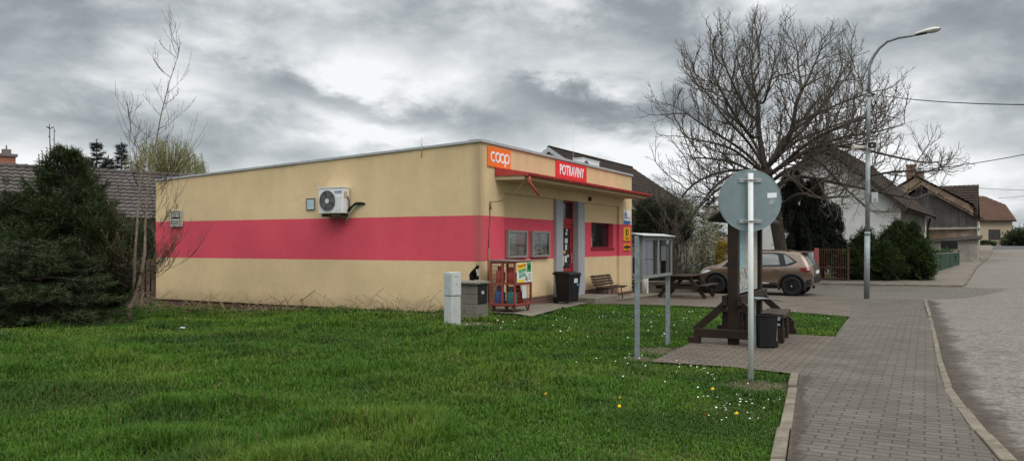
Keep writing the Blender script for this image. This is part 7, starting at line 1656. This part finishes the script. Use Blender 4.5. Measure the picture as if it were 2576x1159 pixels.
# cream house closing the view
D = 90.0; xl, xr_ = (2454 - CX) / F * D, (2543 - CX) / F * D; gl = gz(xl, D); h7 = thing('cream_house', 'cream house with an orange tiled half-hipped roof at the end of the road', 'house', Vector((xl, D, 0)), R(-4))
Wd = xr_ - xl; ze = z_at(553, D); zr = z_at(489, D); q = MB(); q.box(0, Wd, 0, 7, gl - 1, ze); q.build('wall', M('cream_render', (.40, .325, .23), .9, .1, .6, dirt=(.30, .235, .17), dscale=.5, dmin=.62), h7)
q = MB(); x1 = Wd + .25; xh = Wd - 1.6
tiles(q, (-.3, 3.2, zr), (xh, 3.2, zr), (-.3, 1.85, z_at(514, D)), (x1, 1.85, z_at(514, D)), 5, .35, .03, .06, 4); tiles(q, (-.3, 1.85, z_at(514, D)), (x1, 1.85, z_at(514, D)), (-.3, -.35, ze - .08), (x1, -.35, ze - .08), 8, .35, .03, .06, 4)
q.add([(xh, 3.2, zr), (x1, 1.85, z_at(514, D)), (x1, 4.6, z_at(514, D))], [(0, 1, 2)]); q.add([(-.3, 3.2, zr), (xh, 3.2, zr), (x1, 4.6, z_at(514, D)), (x1, 7.3, ze), (-.3, 7.3, ze)], [(0, 1, 2, 3, 4)]); q.add([(x1, -.33, ze - .1), (x1, 1.84, z_at(514, D)), (x1, 4.6, z_at(514, D)), (x1, 7.2, ze)], [(0, 1, 2, 3)])
rf7 = q.build('roof', m_ro_red, h7, normals=False)
q = MB(); q.box(-.3, x1, -.42, -.34, ze - .22, ze - .08); q.build('gutter', M('pipe_brown', (.035, .022, .018)), rf7)
wx0, wx1 = (2485.5 - CX) / F * D - xl, (2514 - CX) / F * D - xl; wz0, wz1 = z_at(604, D), z_at(577, D)
q = MB(); q.box(wx0, wx1, -.03, -.002, wz0, wz1); wn = q.build('window', M('shutter_brown', (.06, .035, .025), .7, .3, 6), h7); q = MB()
for k in range(3): a = wx0 + .06 + (wx1 - wx0 - .1) * k / 3; q.box(a, a + (wx1 - wx0 - .1) / 3 - .05, -.04, -.031, wz0 + .08, wz1 - .08)
q.build('pane', M_PANE, wn); q = MB(); q.box(wx0 - .05, wx1 + .05, -.10, -.002, wz0 - .1, wz0 - .003); q.build('sill', M('sill_cream', (.45, .38, .28), .8), wn)
q = MB(); q.box(.05, .75, 3.3, 4.0, zr - .3, z_at(481, D)); q.build('chimney', M('chimney_ochre', (.34, .2, .12), .85), rf7)
q = MB(); q.tube([(-.08, -.42, ze - .2), (.12, -.1, ze - .8), (.12, -.06, gl)], .07, 7); q.build('downpipe', M('pipe_rust', (.16, .06, .04), .7), h7)
# ------------------------------------------------------------------ gate, garden fences, garden wall
ga, gb_ = ground((2056 - CX) / F * 35.2, 35.2), ground((2134 - CX) / F * 34.6, 34.6); ang = math.atan2(gb_.y - ga.y, gb_.x - ga.x); L = (gb_ - ga).length
gt = thing('garden_gate', 'rusty barred garden gate with a pink painted post', 'gate', ga, ang); m_rust = M('rusty_bars', (.095, .048, .035), .85, .35, 9)
q = MB(); q.box(-.12, .06, -.08, .08, -.1, 1.50); q.build('post', M('pink_paint', (.40, .12, .11), .8, .2, 4), gt, .01); q = MB(); q.box(L - .04, L + .04, -.04, .04, -.1, 1.55); q.build('post', m_rust, gt)
q = MB()
for z in (.12, .62, 1.42): q.box(.10, L - .08, -.015, .015, z, z + .04)
n = 11
for i in range(n + 1): x = .11 + (L - .22) * i / n; q.box(x - .012, x + .012, -.012, .012, .16, 1.42)
q.build('bars', m_rust, gt)
fa = ground((1640 - CX) / F * 33.5, 33.5)
fa, fb = ground((1905 - CX) / F * 35.9, 35.9), ground((2047 - CX) / F * 35.3, 35.3); ang = math.atan2(fb.y - fa.y, fb.x - fa.x); L = (fb - fa).length
gf = thing('garden_fence', 'grey barred garden fence behind the rear of the car', 'fence', fa, ang); q = MB(); q.box(0, L, -.08, .08, -.1, .30); q.build('base_wall', m_conc, gf)
mi = M('fence_iron', (.05, .048, .046), .7, .3, 9); q = MB()
for z in (.42, 1.30): q.box(0, L, -.015, .015, z, z + .03)
for i in range(26): x = L * i / 25; q.box(x - .008, x + .008, -.008, .008, .31, 1.33 if i % 5 else 1.36)
q.build('bars', mi, gf)
s = thing('small_sign', 'small pale blue notice fixed to the garden fence behind the car', 'sign', P(2040, 640, 35.1), ang); q = MB(); q.box(-.30, .12, -.02, .0, -.22, .15); q.build('panel', M('pale_blue_notice', (.42, .46, .48), .6, .15, 9), s)
# low concrete garden wall with rail fence, left
wa, wb_ = ground((1596 - CX) / F * 28.6, 28.6), ground((1838 - CX) / F * 30.2, 30.2); ang = math.atan2(wb_.y - wa.y, wb_.x - wa.x); L = (wb_ - wa).length
gw = thing('garden_wall', 'low dark concrete garden wall behind the picnic table', 'garden wall', wa, ang); q = MB(); q.box(0, L, -.1, .1, -.2, .36); q.build('wall', M('dark_concrete', (.10, .09, .075), .95, .3, 2, .4, 30), gw, .01); q = MB(); q.box(-.02, L, -.13, .13, .362, .42); q.build('coping', m_conc, gw, .008)
ra = ground((1606 - CX) / F * 31.2, 31.2); gr = thing('wire_fence', 'thin wire garden fence on slim posts behind the garden wall', 'fence', ra, ang); L = 5.5
for i in range(5): q = MB(); x = L * i / 4; q.tube([(x, 0, -.1), (x, 0, 1.35)], .022, 6); q.build('post', mi, gr)
q = MB()
for z in (.3, .6, .9, 1.2): q.tube([(0, -.025, z), (L, -.025, z)], .004, 4)
for i in range(60): x = L * i / 60; q.tube([(x, -.026, .2), (x + .3, -.026, 1.25)], .0025, 3, False); q.tube([(x + .3, -.028, .2), (x, -.028, 1.25)], .0025, 3, False)
q.build('wire', mi, gr)
# white rough-cast pier by the shop, white gate column behind the map board
c_ = ground((1596 - CX) / F * 29.5, 29.5); s = thing('lattice_panel', 'weathered white lattice panel beside the far corner of the shop', 'lattice', c_, 0); q = MB()
for i in range(9): q.bar((-.12 + .04 * 0, 0, .2 + i * .22), (.22, 0, .4 + i * .22), .035, .012); q.bar((.22, .014, .2 + i * .22), (-.12, .014, .4 + i * .22), .035, .012)
q.box(-.15, -.12, -.02, .02, 0, 2.2); q.box(.22, .25, -.02, .02, 0, 2.2); q.build('lattice_slats', M('lattice_white', (.42, .42, .40), .8, .3, 8), s)
c_ = ground((1829 - CX) / F * 34.8, 34.8); s = thing('gate_column', 'tall pale concrete gate column between the forsythia and the map board', 'column', c_, 0); q = MB(); q.box(-.16, .16, -.16, .16, -.1, 2.1); q.build('shaft', M('pale_column', (.34, .33, .31), .85, .25, 3), s, .01); q = MB(); q.box(-.2, .2, -.2, .2, 2.102, 2.18); q.build('cap', m_conc, s)
c_ = ground((1820 - CX) / F * 36, 36); 
# green mesh fence beside the pavement
ga, gb_ = ground((2337 - CX) / F * 38.6, 38.6), ground((2411 - CX) / F * 46.5, 46.5); ang = math.atan2(gb_.y - ga.y, gb_.x - ga.x); L = (gb_ - ga).length
gm = thing('mesh_fence', 'green mesh fence with brown posts along the far pavement', 'fence', ga, ang)
for i in range(4):
    q = MB(); x = L * i / 3; q.box(x - .05, x + .05, -.05, .05, -.1, 1.15 if i else 1.35); q.build('post', M('fence_post_brown', (.09, .05, .04), .85, .3, 6), gm)
q = MB(); q.box(.06, L, -.022, -.012, .06, 1.0); q.build('shade_net', M('green_net', (.022, .060, .038), .8, .3, 5), gm); q = MB(); q.tube([(0, -.03, 1.03), (L, -.03, 1.03)], .02, 6); q.build('rail', M_STEEL, gm)
c_ = P(2388, 613, 47.5); c_ = ground(c_.x, c_.y); s = thing('mailbox', 'black mailbox on a post behind the green mesh fence', 'mailbox', c_, sa - math.pi / 2)
q = MB(); zz = z_at(616, 47.5) - c_.z; q.tube([(0, 0, 0), (0, 0, zz - .2)], .04, 8); q.build('post', mi, s); q = MB(); q.box(-.45, .45, -.2, .2, zz - .25, zz + .28); q.build('case', M_BLACK, s, .03)
c_ = P(1803, 613, 36.2)
